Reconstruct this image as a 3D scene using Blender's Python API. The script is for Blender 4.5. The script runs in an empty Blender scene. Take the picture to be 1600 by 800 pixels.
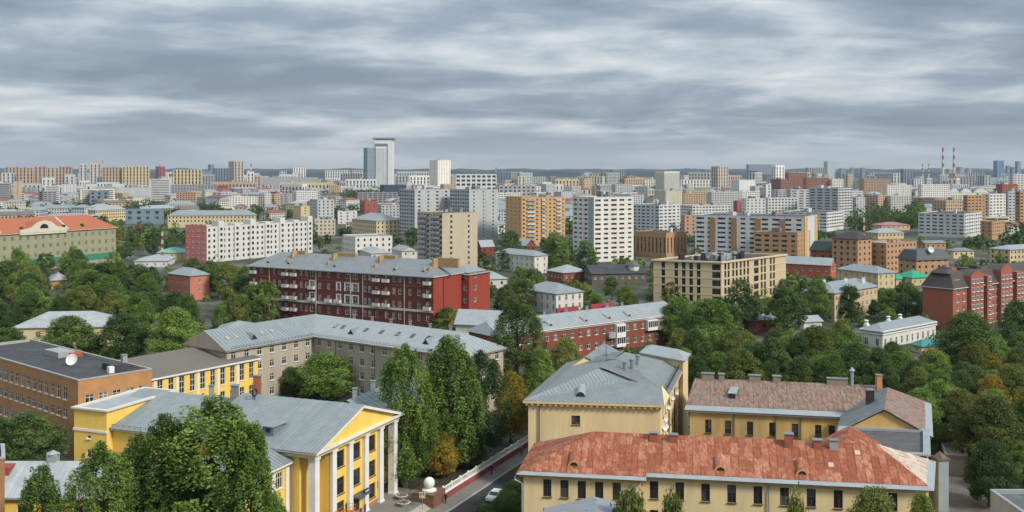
import bpy, math, random
import numpy as np
from mathutils import Vector, Matrix
random.seed(7); rng = np.random.default_rng(11)
R = math.radians
sc = bpy.context.scene
COL = sc.collection
# ------------------------------------------------------------------ camera, sky, sun, exposure
H = 52.0; F = 1600.0; HV = 268.0            # camera height (m), focal length and horizon row in photo pixels
cd = bpy.data.cameras.new('camera'); cam = bpy.data.objects.new('camera', cd); COL.objects.link(cam)
cam.location = (0, 0, H); cam.rotation_euler = (R(90), 0, 0)
cd.sensor_width = 36.0; cd.lens = 36.0*F/1600.0; cd.shift_y = -(400.0-HV)/1600.0
cd.clip_start = 1.0; cd.clip_end = 60000.0
sc.camera = cam
sc.view_settings.view_transform = 'Standard'; sc.view_settings.look = 'None'
sc.view_settings.exposure = 1.3; sc.view_settings.gamma = 1.0
sc.view_settings.use_curve_mapping = False
sc.render.engine = 'CYCLES'
sc.cycles.use_denoising = True
sc.cycles.max_bounces = 5; sc.cycles.diffuse_bounces = 2; sc.cycles.glossy_bounces = 2
sc.cycles.transmission_bounces = 2; sc.cycles.volume_bounces = 0; sc.cycles.transparent_max_bounces = 4
sc.cycles.caustics_reflective = False; sc.cycles.caustics_refractive = False
SUN_EL, SUN_AZ = 38.0, 128.0                 # azimuth clockwise from +Y (behind and right of the camera)
sd = bpy.data.lights.new('sun', 'SUN'); sun = bpy.data.objects.new('sun', sd); COL.objects.link(sun)
sd.energy = 1.5; sd.angle = R(12); sd.color = (1.0, 0.93, 0.82)
sv = Vector((math.sin(R(SUN_AZ))*math.cos(R(SUN_EL)), math.cos(R(SUN_AZ))*math.cos(R(SUN_EL)), math.sin(R(SUN_EL))))
sun.rotation_euler = sv.to_track_quat('Z', 'Y').to_euler(); sun.location = (60, -60, 150)

W = bpy.data.worlds.new('World'); sc.world = W; W.use_nodes = True
def world():
    nt = W.node_tree; n = nt.nodes; l = nt.links; n.clear()
    def N(t, **k):
        x = n.new(t)
        for a, b in k.items(): setattr(x, a, b)
        return x
    def M(op, a, b=None, c=None):
        x = N('ShaderNodeMath', operation=op)
        for i, q in enumerate((a, b, c)):
            if q is None: continue
            if isinstance(q, (int, float)): x.inputs[i].default_value = q
            else: l.new(q, x.inputs[i])
        return x.outputs[0]
    out = N('ShaderNodeOutputWorld')
    sky = N('ShaderNodeTexSky', sky_type='NISHITA', sun_disc=False)
    sky.sun_elevation = R(SUN_EL); sky.sun_rotation = R(SUN_AZ); sky.altitude = 150
    bsky = N('ShaderNodeBackground'); bsky.inputs[1].default_value = 0.06; l.new(sky.outputs[0], bsky.inputs[0])
    tc = N('ShaderNodeTexCoord'); sep = N('ShaderNodeSeparateXYZ'); l.new(tc.outputs['Generated'], sep.inputs[0])
    z = M('MAXIMUM', sep.outputs[2], 0.0)
    d = M('ADD', z, 0.13)                       # a cloud deck seen in perspective
    px = M('DIVIDE', sep.outputs[0], d); py = M('DIVIDE', sep.outputs[1], d)
    def noise(sx, sy, scale, detail, rough, off, dist=0.0):
        c = N('ShaderNodeCombineXYZ'); l.new(M('MULTIPLY', px, sx), c.inputs[0]); l.new(M('MULTIPLY', py, sy), c.inputs[1])
        c.inputs[2].default_value = off
        t = N('ShaderNodeTexNoise'); t.inputs['Scale'].default_value = scale; t.inputs['Detail'].default_value = detail
        t.inputs['Roughness'].default_value = rough; t.inputs['Distortion'].default_value = dist
        l.new(c.outputs[0], t.inputs[0]); return t.outputs[0]
    a = noise(0.95, 1.15, 0.72, 8, 0.53, CLOUD_SEED, 0.3)
    b = noise(1.1, 1.2, 2.4, 8, 0.55, CLOUD_SEED+5.3, 0.35)
    s = M('ADD', M('MULTIPLY', a, 0.78), M('MULTIPLY', b, 0.22))
    cr = N('ShaderNodeValToRGB'); l.new(s, cr.inputs[0])
    e = cr.color_ramp.elements
    e[0].position = 0.40; e[0].color = (0.115, 0.142, 0.178, 1)
    e[1].position = 0.645; e[1].color = (0.49, 0.485, 0.47, 1)
    m = e.new(0.485); m.color = (0.175, 0.21, 0.25, 1)
    m = e.new(0.55); m.color = (0.30, 0.33, 0.35, 1)
    # towards the horizon the deck thins into even pale grey-blue
    hz = N('ShaderNodeMapRange', interpolation_type='SMOOTHSTEP'); l.new(z, hz.inputs[0])
    hz.inputs[1].default_value = 0.0; hz.inputs[2].default_value = 0.05; hz.inputs[3].default_value = 0.7; hz.inputs[4].default_value = 0.0
    mx = N('ShaderNodeMix', data_type='RGBA'); l.new(hz.outputs[0], mx.inputs[0]); l.new(cr.outputs[0], mx.inputs[6])
    mx.inputs[7].default_value = (0.31, 0.335, 0.345, 1)
    # overcast sky: the deck is brighter overhead than low down
    g = M('ADD', 0.95, M('MULTIPLY', z, 1.5))
    vm = N('ShaderNodeVectorMath', operation='SCALE'); l.new(mx.outputs[2], vm.inputs[0]); l.new(g, vm.inputs[3])
    bc = N('ShaderNodeBackground'); l.new(vm.outputs[0], bc.inputs[0]); bc.inputs[1].default_value = SKYB
    ms = N('ShaderNodeMixShader'); ms.inputs[0].default_value = 0.93
    l.new(bsky.outputs[0], ms.inputs[1]); l.new(bc.outputs[0], ms.inputs[2]); l.new(ms.outputs[0], out.inputs[0])
CLOUD_SEED = 31.9; SKYB = 0.70; HAZE = 4.2e-5
world()

# ------------------------------------------------------------------ materials
MATS = {}
def mat(name, col, rough=0.8, var=0.12, scale=0.25, streak=False, col2=None, rnd=0.0, spec=0.3, metal=0.0, bump=0.0, f2=0.5, sharp=False, scale2=None, rmix=0.0, slope=False):
    """procedural material: base colour with noise wear, optional second colour patches, per-object variation"""
    if name in MATS: return MATS[name]
    m = bpy.data.materials.new(name); m.use_nodes = True; nt = m.node_tree; n = nt.nodes; l = nt.links
    p = n['Principled BSDF']; p.inputs['Roughness'].default_value = rough
    p.inputs['Specular IOR Level'].default_value = spec; p.inputs['Metallic'].default_value = metal
    g = n.new('ShaderNodeNewGeometry')
    mp = n.new('ShaderNodeMapping'); l.new(g.outputs['Position'], mp.inputs[0])
    mp.inputs['Scale'].default_value = (1, 0.38, 0.38) if slope else (1, 1, 0.18 if streak else 1)
    t = n.new('ShaderNodeTexNoise'); t.inputs['Scale'].default_value = scale*2; t.inputs['Detail'].default_value = 6; t.inputs['Roughness'].default_value = 0.65
    l.new(mp.outputs[0], t.inputs[0])
    cur = None
    if col2:
        t2 = n.new('ShaderNodeTexNoise'); t2.inputs['Scale'].default_value = scale2 or scale*0.9; t2.inputs['Detail'].default_value = 8; t2.inputs['Roughness'].default_value = 0.7
        l.new(mp.outputs[0], t2.inputs[0])
        src = t2.outputs[0]
        if rmix:
            o1 = n.new('ShaderNodeObjectInfo'); k1 = n.new('ShaderNodeMath'); k1.operation = 'MULTIPLY_ADD'; l.new(o1.outputs['Random'], k1.inputs[0]); k1.inputs[1].default_value = rmix; k1.inputs[2].default_value = -rmix/2
            k2 = n.new('ShaderNodeMath'); k2.operation = 'ADD'; l.new(src, k2.inputs[0]); l.new(k1.outputs[0], k2.inputs[1]); src = k2.outputs[0]
        mr = n.new('ShaderNodeMapRange'); l.new(src, mr.inputs[0])
        w = 0.03 if sharp else 0.12
        mr.inputs[1].default_value = 1-f2-w; mr.inputs[2].default_value = 1-f2+w
        mx = n.new('ShaderNodeMix'); mx.data_type = 'RGBA'; l.new(mr.outputs[0], mx.inputs[0])
        mx.inputs[6].default_value = (*col, 1); mx.inputs[7].default_value = (*col2, 1); cur = mx.outputs[2]
    mr = n.new('ShaderNodeMapRange'); l.new(t.outputs[0], mr.inputs[0])
    mr.inputs[1].default_value = 0.3; mr.inputs[2].default_value = 0.7; mr.inputs[3].default_value = 1-var; mr.inputs[4].default_value = 1+var*0.7
    val = mr.outputs[0]
    if rnd:
        oi = n.new('ShaderNodeObjectInfo'); r2 = n.new('ShaderNodeMapRange'); l.new(oi.outputs['Random'], r2.inputs[0])
        r2.inputs[3].default_value = 1-rnd; r2.inputs[4].default_value = 1+rnd*0.8
        mm = n.new('ShaderNodeMath'); mm.operation = 'MULTIPLY'; l.new(val, mm.inputs[0]); l.new(r2.outputs[0], mm.inputs[1]); val = mm.outputs[0]
    hv = n.new('ShaderNodeHueSaturation'); l.new(val, hv.inputs['Value'])
    if cur is not None: l.new(cur, hv.inputs['Color'])
    else: hv.inputs['Color'].default_value = (*col, 1)
    l.new(hv.outputs[0], p.inputs['Base Color'])
    if bump:
        bp = n.new('ShaderNodeBump'); bp.inputs['Strength'].default_value = bump; bp.inputs['Distance'].default_value = 0.05
        l.new(t.outputs[0], bp.inputs['Height']); l.new(bp.outputs[0], p.inputs['Normal'])
    MATS[name] = m; return m
def glass_mat(name, dark, light, cell=1.7, frac=0.3):
    """window glass: each pane keeps a dark room or a pale curtain behind it"""
    m = bpy.data.materials.new(name); m.use_nodes = True; nt = m.node_tree; n = nt.nodes; l = nt.links
    p = n['Principled BSDF']; p.inputs['Roughness'].default_value = 0.06; p.inputs['Specular IOR Level'].default_value = 0.7
    g = n.new('ShaderNodeNewGeometry'); sn = n.new('ShaderNodeVectorMath'); sn.operation = 'SNAP'
    l.new(g.outputs['Position'], sn.inputs[0]); sn.inputs[1].default_value = (cell, cell, cell)
    wn = n.new('ShaderNodeTexWhiteNoise'); l.new(sn.outputs[0], wn.inputs[0])
    cr = n.new('ShaderNodeValToRGB'); l.new(wn.outputs[0], cr.inputs[0]); e = cr.color_ramp.elements
    e[0].position = 0.0; e[0].color = (*dark, 1); e[1].position = 1.0; e[1].color = (*light, 1)
    k = e.new(1-frac); k.color = (*[d*2.0 for d in dark], 1)
    l.new(cr.outputs[0], p.inputs['Base Color']); MATS[name] = m; return m
def leaf_mat(name, c1, c2, c3):
    m = bpy.data.materials.new(name); m.use_nodes = True; nt = m.node_tree; n = nt.nodes; l = nt.links
    p = n['Principled BSDF']; p.inputs['Roughness'].default_value = 0.6; p.inputs['Specular IOR Level'].default_value = 0.25
    at = n.new('ShaderNodeAttribute'); at.attribute_name = 'tint'
    cr = n.new('ShaderNodeValToRGB'); l.new(at.outputs['Fac'], cr.inputs[0]); e = cr.color_ramp.elements
    e[0].position = 0.0; e[0].color = (*c1, 1); e[1].position = 1.0; e[1].color = (*c3, 1); k = e.new(0.55); k.color = (*c2, 1)
    oi = n.new('ShaderNodeObjectInfo'); r2 = n.new('ShaderNodeMapRange'); l.new(oi.outputs['Random'], r2.inputs[0])
    r2.inputs[3].default_value = 0.9; r2.inputs[4].default_value = 1.85
    h2 = n.new('ShaderNodeMapRange'); l.new(oi.outputs['Random'], h2.inputs[0]); h2.inputs[3].default_value = 0.505; h2.inputs[4].default_value = 0.482
    hv = n.new('ShaderNodeHueSaturation'); l.new(cr.outputs[0], hv.inputs['Color']); l.new(r2.outputs[0], hv.inputs['Value']); l.new(h2.outputs[0], hv.inputs['Hue'])
    l.new(hv.outputs[0], p.inputs['Base Color'])
    tr = n.new('ShaderNodeBsdfTranslucent'); l.new(hv.outputs[0], tr.inputs[0])
    ms = n.new('ShaderNodeMixShader'); ms.inputs[0].default_value = 0.3; l.new(p.outputs[0], ms.inputs[1]); l.new(tr.outputs[0], ms.inputs[2])
    l.new(ms.outputs[0], n['Material Output'].inputs[0]); MATS[name] = m; return m
G_DARK = glass_mat('window_glass', (0.012, 0.014, 0.017), (0.10, 0.10, 0.095), 1.3, 0.25)
G_PALE = glass_mat('curtained_glass', (0.018, 0.02, 0.022), (0.26, 0.25, 0.23), 1.6, 0.4)
G_BLUE = glass_mat('blue_glass', (0.03, 0.05, 0.075), (0.10, 0.15, 0.2), 3.0, 0.3)
WHITE = mat('white_paint', (0.72, 0.72, 0.70), 0.6, 0.08)
OFFW = mat('weathered_white_render', (0.58, 0.57, 0.53), 0.85, 0.15, 0.2, True)
YEL = mat('yellow_render', (0.82, 0.55, 0.12), 0.9, 0.12, 0.3, True, (0.70, 0.46, 0.12), f2=0.36)
YELD = mat('ochre_render', (0.60, 0.40, 0.14), 0.9, 0.18, 0.2, True, (0.42, 0.30, 0.15), f2=0.42)
CREAM = mat('cream_render', (0.70, 0.55, 0.31), 0.9, 0.14, 0.25, True, (0.55, 0.43, 0.27), f2=0.33)
ORB = mat('orange_brick', (0.47, 0.245, 0.11), 0.9, 0.14, 0.35, False, (0.37, 0.19, 0.09), f2=0.4)
REDB = mat('red_brick_paint', (0.155, 0.040, 0.028), 0.85, 0.14, 0.2, True)
REDE = mat('sunlit_red_tone', (0.29, 0.052, 0.032), 0.85, 0.12, 0.15, True)  # house red brightened for sun-facing walls; the light is put into the colour
REDK = mat('red_brown_brick', (0.33, 0.105, 0.062), 0.88, 0.14, 0.4)
METAL = mat('grey_sheet_metal', (0.215, 0.255, 0.27), 0.45, 0.10, 0.5, False, (0.26, 0.285, 0.29), rnd=0.05, spec=0.5, f2=0.45)
METALD = mat('dull_sheet_metal', (0.18, 0.205, 0.215), 0.5, 0.16, 0.35, False, (0.23, 0.235, 0.235), rnd=0.08, spec=0.4, f2=0.4)
METALP = mat('pale_sheet_metal', (0.30, 0.335, 0.35), 0.45, 0.12, 0.3, False, (0.24, 0.26, 0.265), spec=0.45, f2=0.35)
RUSTR = mat('red_rusted_sheet', (0.31, 0.092, 0.045), 0.75, 0.35, 1.8, False, (0.43, 0.225, 0.15), rnd=0.15, f2=0.42, sharp=False, scale2=2.8, rmix=0.14, slope=True)
RUSTB = mat('brown_rusted_sheet', (0.27, 0.215, 0.18), 0.65, 0.25, 0.9, False, (0.19, 0.085, 0.05), rnd=0.16, f2=0.46, sharp=False, scale2=2.6, rmix=0.16, slope=True)
RUSTP = mat('pale_rusted_sheet', (0.50, 0.42, 0.35), 0.65, 0.2, 0.9, False, (0.40, 0.17, 0.09), rnd=0.2, f2=0.42, sharp=True)
BROWNR = mat('brown_grey_roof', (0.155, 0.14, 0.125), 0.8, 0.1, 0.5)
BITU = mat('bitumen_roof', (0.05, 0.053, 0.058), 0.75, 0.25, 0.3, False, (0.085, 0.09, 0.1), f2=0.4)
BITP = mat('patched_bitumen_roof', (0.10, 0.10, 0.105), 0.8, 0.25, 0.4, False, (0.38, 0.38, 0.38), f2=0.36, sharp=True)
ORTILE = mat('orange_tile_roof', (0.37, 0.125, 0.065), 0.8, 0.15, 0.5)
ASPH = mat('asphalt', (0.05, 0.05, 0.052), 0.9, 0.2, 0.4)
PAVE = mat('paving', (0.20, 0.19, 0.175), 0.9, 0.18, 0.7)
GRAN = mat('brown_granite', (0.19, 0.10, 0.065), 0.55, 0.25, 2.0)
WALLR = mat('dark_red_wall_paint', (0.27, 0.07, 0.075), 0.8, 0.15, 0.4)
SKIRT = mat('grey_plinth', (0.22, 0.20, 0.18), 0.9, 0.15, 0.5)
GREY = mat('grey_concrete', (0.34, 0.34, 0.33), 0.9, 0.14, 0.25, True)
DARKM = mat('dark_metal', (0.03, 0.03, 0.033), 0.5, 0.1)
BARK = mat('bark', (0.075, 0.06, 0.045), 0.95, 0.25, 1.5)
def wallmat(c, key=None, var=0.12):
    key = key or 'render_%02d_%02d_%02d' % tuple(int(x*99) for x in c)
    return mat(key, c, 0.88, var, 0.12, True)

# ------------------------------------------------------------------ helpers
def P(u, v, h=0.0):
    """ground position of the photo pixel (u, v) for a point h metres above the ground"""
    Y = F*(H-h)/(v-HV); return ((u-800.0)*Y/F, Y)
def at(u, Y): return ((u-800.0)*Y/F, Y)
def Yb(vb): return F*H/(vb-HV)
def hz_(v, Y): return H-(v-HV)*Y/F
class MB:
    def __init__(s): s.v = []; s.f = []; s.m = []
    def face(s, pts, m=0):
        i = len(s.v); s.v.extend(pts); s.f.append(tuple(range(i, i+len(pts)))); s.m.append(m)
    def prism(s, poly, z0, z1, m=0, mt=None, bottom=False):
        n = len(poly)
        for i in range(n):
            a, b = poly[i], poly[(i+1) % n]
            s.face([(a[0], a[1], z0), (b[0], b[1], z0), (b[0], b[1], z1), (a[0], a[1], z1)], m)
        s.face([(p[0], p[1], z1) for p in poly], m if mt is None else mt)
        if bottom: s.face([(p[0], p[1], z0) for p in reversed(poly)], m)
    def box(s, c, d, z0, z1, ang=0.0, m=0, mt=None, bottom=True):
        """box centred at c (x, y), size d, turned by ang"""
        ca, sa = math.cos(ang), math.sin(ang)
        q = [(-1, -1), (1, -1), (1, 1), (-1, 1)]
        s.prism([(c[0]+x*d[0]/2*ca-y*d[1]/2*sa, c[1]+x*d[0]/2*sa+y*d[1]/2*ca) for x, y in q], z0, z1, m, mt, bottom)
    def obox(s, o, ex, ey, ez, x0, x1, y0, y1, z0, z1, m=0):
        """box in a frame: o origin, ex ey ez axes"""
        o, ex, ey, ez = Vector(o), Vector(ex), Vector(ey), Vector(ez)
        c = [tuple(o+ex*x+ey*y+ez*z) for z in (z0, z1) for y in (y0, y1) for x in (x0, x1)]
        for q in ((0, 2, 3, 1), (4, 5, 7, 6), (0, 1, 5, 4), (2, 6, 7, 3), (0, 4, 6, 2), (1, 3, 7, 5)): s.face([c[k] for k in q], m)
    def tube(s, pts, rad, n=6, m=0, cap=True):
        rings = []
        for i, p in enumerate(pts):
            p = Vector(p); a = Vector(pts[max(i-1, 0)]); b = Vector(pts[min(i+1, len(pts)-1)]); t = (b-a).normalized()
            e = t.orthogonal().normalized(); g = t.cross(e)
            r = rad[i] if isinstance(rad, (list, tuple)) else rad
            rings.append([tuple(p+(e*math.cos(k*2*math.pi/n)+g*math.sin(k*2*math.pi/n))*r) for k in range(n)])
        i0 = len(s.v)
        for r_ in rings: s.v.extend(r_)
        for i in range(len(rings)-1):
            for k in range(n):
                s.f.append((i0+i*n+k, i0+i*n+(k+1) % n, i0+(i+1)*n+(k+1) % n, i0+(i+1)*n+k)); s.m.append(m)
        if cap:
            s.f.append(tuple(i0+k for k in reversed(range(n)))); s.m.append(m)
            s.f.append(tuple(i0+(len(rings)-1)*n+k for k in range(n))); s.m.append(m)
    def lathe(s, c, prof, n=16, m=0):
        i0 = len(s.v)
        for r, z in prof:
            for k in range(n): s.v.append((c[0]+r*math.cos(k*2*math.pi/n), c[1]+r*math.sin(k*2*math.pi/n), z))
        for i in range(len(prof)-1):
            for k in range(n):
                s.f.append((i0+i*n+k, i0+i*n+(k+1) % n, i0+(i+1)*n+(k+1) % n, i0+(i+1)*n+k)); s.m.append(m)
    def mesh(s, name, mats, off=(0, 0, 0), smooth=False):
        me = bpy.data.meshes.new(name)
        me.from_pydata([(x-off[0], y-off[1], z-off[2]) for x, y, z in s.v], [], s.f)
        for q in (mats if isinstance(mats, (list, tuple)) else [mats]): me.materials.append(q)
        if any(s.m): me.polygons.foreach_set('material_index', s.m)
        if smooth: me.polygons.foreach_set('use_smooth', [True]*len(s.f))
        return me
    def build(s, name, mats, root=None, smooth=False):
        off = Vector((0, 0, 0)); r_ = root
        while r_: off += r_.location; r_ = r_.parent
        o = bpy.data.objects.new(name, s.mesh(name, mats, off, smooth)); COL.objects.link(o)
        if root: o.parent = root
        return o
def thing(name, label, cat, loc, group=None, kind=None):
    o = bpy.data.objects.new(name, None); COL.objects.link(o); o.location = (loc[0], loc[1], loc[2] if len(loc) > 2 else 0)
    o.empty_display_size = 1.0
    return tag(o, label, cat, group, kind)
def tag(o, label=None, cat=None, group=None, kind=None):
    if label: o['label'] = label
    if cat: o['category'] = cat
    if group: o['group'] = group
    if kind: o['kind'] = kind
    return o
def link(name, me, parent=None, loc=(0, 0, 0), rz=0.0):
    o = bpy.data.objects.new(name, me); COL.objects.link(o); o.location = loc; o.rotation_euler = (0, 0, rz)
    if parent: o.parent = parent
    return o
def sub2(a, b): return (a[0]-b[0], a[1]-b[1])
def add2(a, d, t): return (a[0]+d[0]*t, a[1]+d[1]*t)
def lerp(a, b, t): return tuple(x+(y-x)*t for x, y in zip(a, b))
def unit(a):
    q = math.hypot(*a); return (a[0]/q, a[1]/q)
def offset(poly, d):
    n = len(poly); out = []
    for i in range(n):
        p0, p1, p2 = poly[i-1], poly[i], poly[(i+1) % n]
        e1, e2 = unit(sub2(p1, p0)), unit(sub2(p2, p1)); n1, n2 = (e1[1], -e1[0]), (e2[1], -e2[0])
        k = 1+n1[0]*n2[0]+n1[1]*n2[1]
        out.append((p1[0]+(n1[0]+n2[0])*d/k, p1[1]+(n1[1]+n2[1])*d/k))
    return out
def ccw(poly):
    a = sum(poly[i][0]*poly[(i+1) % len(poly)][1]-poly[(i+1) % len(poly)][0]*poly[i][1] for i in range(len(poly)))
    return poly if a > 0 else poly[::-1]
def corner(u0, uN, u1, Y, a, W_=None, L_=None):
    """footprint of a rectangular house from the picture columns of its left, near and right corners at depth Y; a = heading of the right face"""
    a = R(a); k0, k1 = (u0-800)/F, (u1-800)/F; X = (uN-800)*Y/F
    r = (math.cos(a), math.sin(a)); l = (-r[1], r[0])
    L = L_ or (k1*Y-X)/(r[0]-k1*r[1])
    Wd = W_ or (X-k0*Y)/(r[1]+k0*r[0])
    if not 3 < Wd < 70 and not W_: Wd = 14.0
    if not 3 < L < 260 and not L_: L = 30.0
    N_ = (X, Y)
    return [N_, add2(N_, r, L), add2(add2(N_, r, L), l, Wd), add2(N_, l, Wd)]
def ring(mb, poly, w, z0, z1, m=0):
    a, b_ = offset(poly, w), offset(poly, -0.05); n = len(poly)
    for k in range(n):
        p, q, r_, t = a[k], a[(k+1) % n], b_[(k+1) % n], b_[k]
        mb.face([(*p, z0), (*q, z0), (*q, z1), (*p, z1)], m); mb.face([(*p, z1), (*q, z1), (*r_, z1), (*t, z1)], m); mb.face([(*q, z0), (*p, z0), (*t, z0), (*r_, z0)], m)
NAMED = []
FOOT = []          # footprints, so that trees and fillers keep clear
PROT = []          # (u0, u1, v0, v1, Y): picture areas of faces that trees in front must leave in view
def facade(mb, p0, p1, z0, z1, ops, depth=0.22, mw=0, mr=0):
    """wall from p0 to p1 with real openings (s0, s1, t0, t1) and reveals"""
    L = math.hypot(p1[0]-p0[0], p1[1]-p0[1]); e = unit(sub2(p1, p0)); nx, ny = e[1], -e[0]
    def q(s, t, dd=0.0): return (p0[0]+e[0]*s-nx*dd, p0[1]+e[1]*s-ny*dd, t)
    ts = sorted({z0, z1, *[o[2] for o in ops], *[o[3] for o in ops]})
    for a, b in zip(ts, ts[1:]):
        if b-a < 1e-4: continue
        row = sorted((o[0], o[1]) for o in ops if o[2] < b-1e-4 and o[3] > a+1e-4)
        s = 0.0
        for s0, s1 in row+[(L, L)]:
            if s0 > s+1e-4: mb.face([q(s, a), q(s0, a), q(s0, b), q(s, b)], mw)
            s = s1
    for s0, s1, t0, t1 in ops:
        mb.face([q(s0, t0), q(s1, t0), q(s1, t0, depth), q(s0, t0, depth)], mr)
        mb.face([q(s0, t1, depth), q(s1, t1, depth), q(s1, t1), q(s0, t1)], mr)
        mb.face([q(s0, t0), q(s0, t0, depth), q(s0, t1, depth), q(s0, t1)], mr)
        mb.face([q(s1, t0, depth), q(s1, t0), q(s1, t1), q(s1, t1, depth)], mr)
WM = {}
def window_mesh(w, h, nx, ny, fm, gm, fr=0.09, sill=True):
    """frame bars and pane of one window; local x along the wall, -y outwards, z up from the sill"""
    key = (round(w, 2), round(h, 2), nx, ny, fm.name, gm.name, fr)
    if key in WM: return WM[key]
    f = MB()
    X, Y_, Z = (1, 0, 0), (0, 1, 0), (0, 0, 1)
    def bar(x0, x1, z0, z1, y0=-0.05, y1=0.05): f.obox((0, 0, 0), X, Y_, Z, x0, x1, y0, y1, z0, z1)
    bar(-w/2, -w/2+fr, 0, h); bar(w/2-fr, w/2, 0, h); bar(-w/2+fr, w/2-fr, 0, fr); bar(-w/2+fr, w/2-fr, h-fr, h)
    for i in range(1, nx):
        x = -w/2+w*i/nx; bar(x-fr*0.4, x+fr*0.4, fr, h-fr, -0.045, 0.045)
    for j in range(1, ny):
        z = h*(0.66 if ny == 2 else j/ny); bar(-w/2+fr, w/2-fr, z-fr*0.4, z+fr*0.4, -0.04, 0.04)
    if sill: bar(-w/2-0.08, w/2+0.08, -0.09, -0.01, -0.32, 0.04)
    g = MB(); g.face([(-w/2+0.02, 0.02, 0.02), (w/2-0.02, 0.02, 0.02), (w/2-0.02, 0.02, h-0.02), (-w/2+0.02, 0.02, h-0.02)])
    WM[key] = (f.mesh('window', fm), g.mesh('pane', gm)); return WM[key]
def regular(L, z0, fl, fh, n, w, h, sill=0.9, m=None, skip=()):
    """regular rows of openings: fl floors of height fh, n per row"""
    m = (L/n-w)/2 if m is None else m; st = (L-2*m-w)/(n-1) if n > 1 else 0
    if n == 1: m = (L-w)/2
    return [(m+i*st, m+i*st+w, z0+j*fh+sill, z0+j*fh+sill+h) for j in range(fl) for i in range(n) if (i, j) not in skip]
def put_windows(root, p0, p1, ops, nx=2, ny=2, fm=WHITE, gm=G_DARK, depth=0.22, fr=0.09, sill=True):
    e = unit(sub2(p1, p0)); rz = math.atan2(e[1], e[0]); nx_, ny_ = e[1], -e[0]
    for s0, s1, t0, t1 in ops:
        fme, gme = window_mesh(s1-s0, t1-t0, nx if s1-s0 > 0.8 else 1, ny, fm, gm, fr, sill)
        c = add2(p0, e, (s0+s1)/2); c = (c[0]-nx_*(depth-0.07), c[1]-ny_*(depth-0.07), t0)
        w = link('window', fme, root, (c[0]-root.location[0], c[1]-root.location[1], c[2]-root.location[2]), rz)
        link('pane', gme, w)
def glazing(root, name, sets, gm, depth):
    """all panes of a facade too far off to pick apart: one mesh"""
    mb = MB()
    for p0, p1, ops in sets:
        e = unit(sub2(p1, p0)); nx_, ny_ = e[1], -e[0]
        o = (p0[0]-nx_*depth, p0[1]-ny_*depth)
        for s0, s1, t0, t1 in ops:
            a, b = add2(o, e, s0), add2(o, e, s1)
            mb.face([(*a, t0), (*b, t0), (*b, t1), (*a, t1)])
    if mb.f: tag(mb.build(name, gm, root), kind='stuff')
def slope_frame(poly3):
    a, b = Vector(poly3[0]), Vector(poly3[1]); e = (b-a).normalized()
    n = Vector((0, 0, 0))
    for i in range(len(poly3)):
        p, q = Vector(poly3[i]), Vector(poly3[(i+1) % len(poly3)]); n += p.cross(q)
    n.normalize()
    if n.z < 0: n = -n
    s = n.cross(e); return a, e, s, n
def clip(poly, x0, x1, y0, y1):
    for ax, lim, sg in ((0, x0, 1), (0, x1, -1), (1, y0, 1), (1, y1, -1)):
        out = []
        for i in range(len(poly)):
            p, q = poly[i], poly[(i+1) % len(poly)]
            ip, iq = (p[ax]-lim)*sg >= 0, (q[ax]-lim)*sg >= 0
            if ip: out.append(p)
            if ip != iq:
                t = (lim-p[ax])/(q[ax]-p[ax]); out.append((p[0]+(q[0]-p[0])*t, p[1]+(q[1]-p[1])*t))
        poly = out
        if len(poly) < 3: return []
    return poly
def sheets(root, poly3, du, dv, mats, name='roof_sheet', gap=0.03, th=0.035, lift=0.03, jit=0.02, stag=True, lip=0.0, parent=None, phase=0.0):
    """cover a roof slope with separate metal sheets (first edge = eave)"""
    a, e, s, n = slope_frame(poly3); loc = root.location
    flat = [((Vector(p)-a).dot(e), (Vector(p)-a).dot(s)) for p in poly3]
    xs = [p[0] for p in flat]; ys = [p[1] for p in flat]; x0, x1, y0, y1 = min(xs), max(xs), min(ys), max(ys)
    if dv is None: dv = y1-y0+0.01
    cnt = 0; i = 0; x = x0+phase
    while x < x1-0.02:
        k = 0; y = y0 - (dv*random.random()*0.8 if stag else 0)
        while y < y1-0.02:
            c = clip(flat, x+gap/2, x+du-gap/2, y+gap/2, y+dv-gap/2)
            if len(c) >= 3:
                ar = abs(sum(c[i][0]*c[(i+1) % len(c)][1]-c[(i+1) % len(c)][0]*c[i][1] for i in range(len(c))))/2
                if ar > 0.03:
                    mb = MB(); z = lift+random.random()*jit; tl = random.uniform(-1, 1)*jit*0.5
                    top = [a+e*p[0]+s*p[1]+n*(z+th+tl*(p[0]-x)/du) for p in c]; bot = [a+e*p[0]+s*p[1]+n*0.004 for p in c]
                    mb.face([tuple(q) for q in top])
                    for q in range(len(c)):
                        r_ = (q+1) % len(c); mb.face([tuple(bot[q]), tuple(bot[r_]), tuple(top[r_]), tuple(top[q])])
                    if lip:                      # standing seam along the left edge
                        yl = [p[1] for p in c if p[0] < min(w[0] for w in c)+0.02]
                        if len(yl) > 1 and max(yl)-min(yl) > 0.2:
                            lx = min(w[0] for w in c)
                            mb.obox(a, e, s, n, lx, lx+0.05, min(yl), max(yl), 0.01, z+th+lip)
                    m = mats if not isinstance(mats, list) else random.choice(mats)
                    mb.build(name, m, parent or root); cnt += 1
            y += dv; k += 1
        x += du; i += 1
    return cnt
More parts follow.
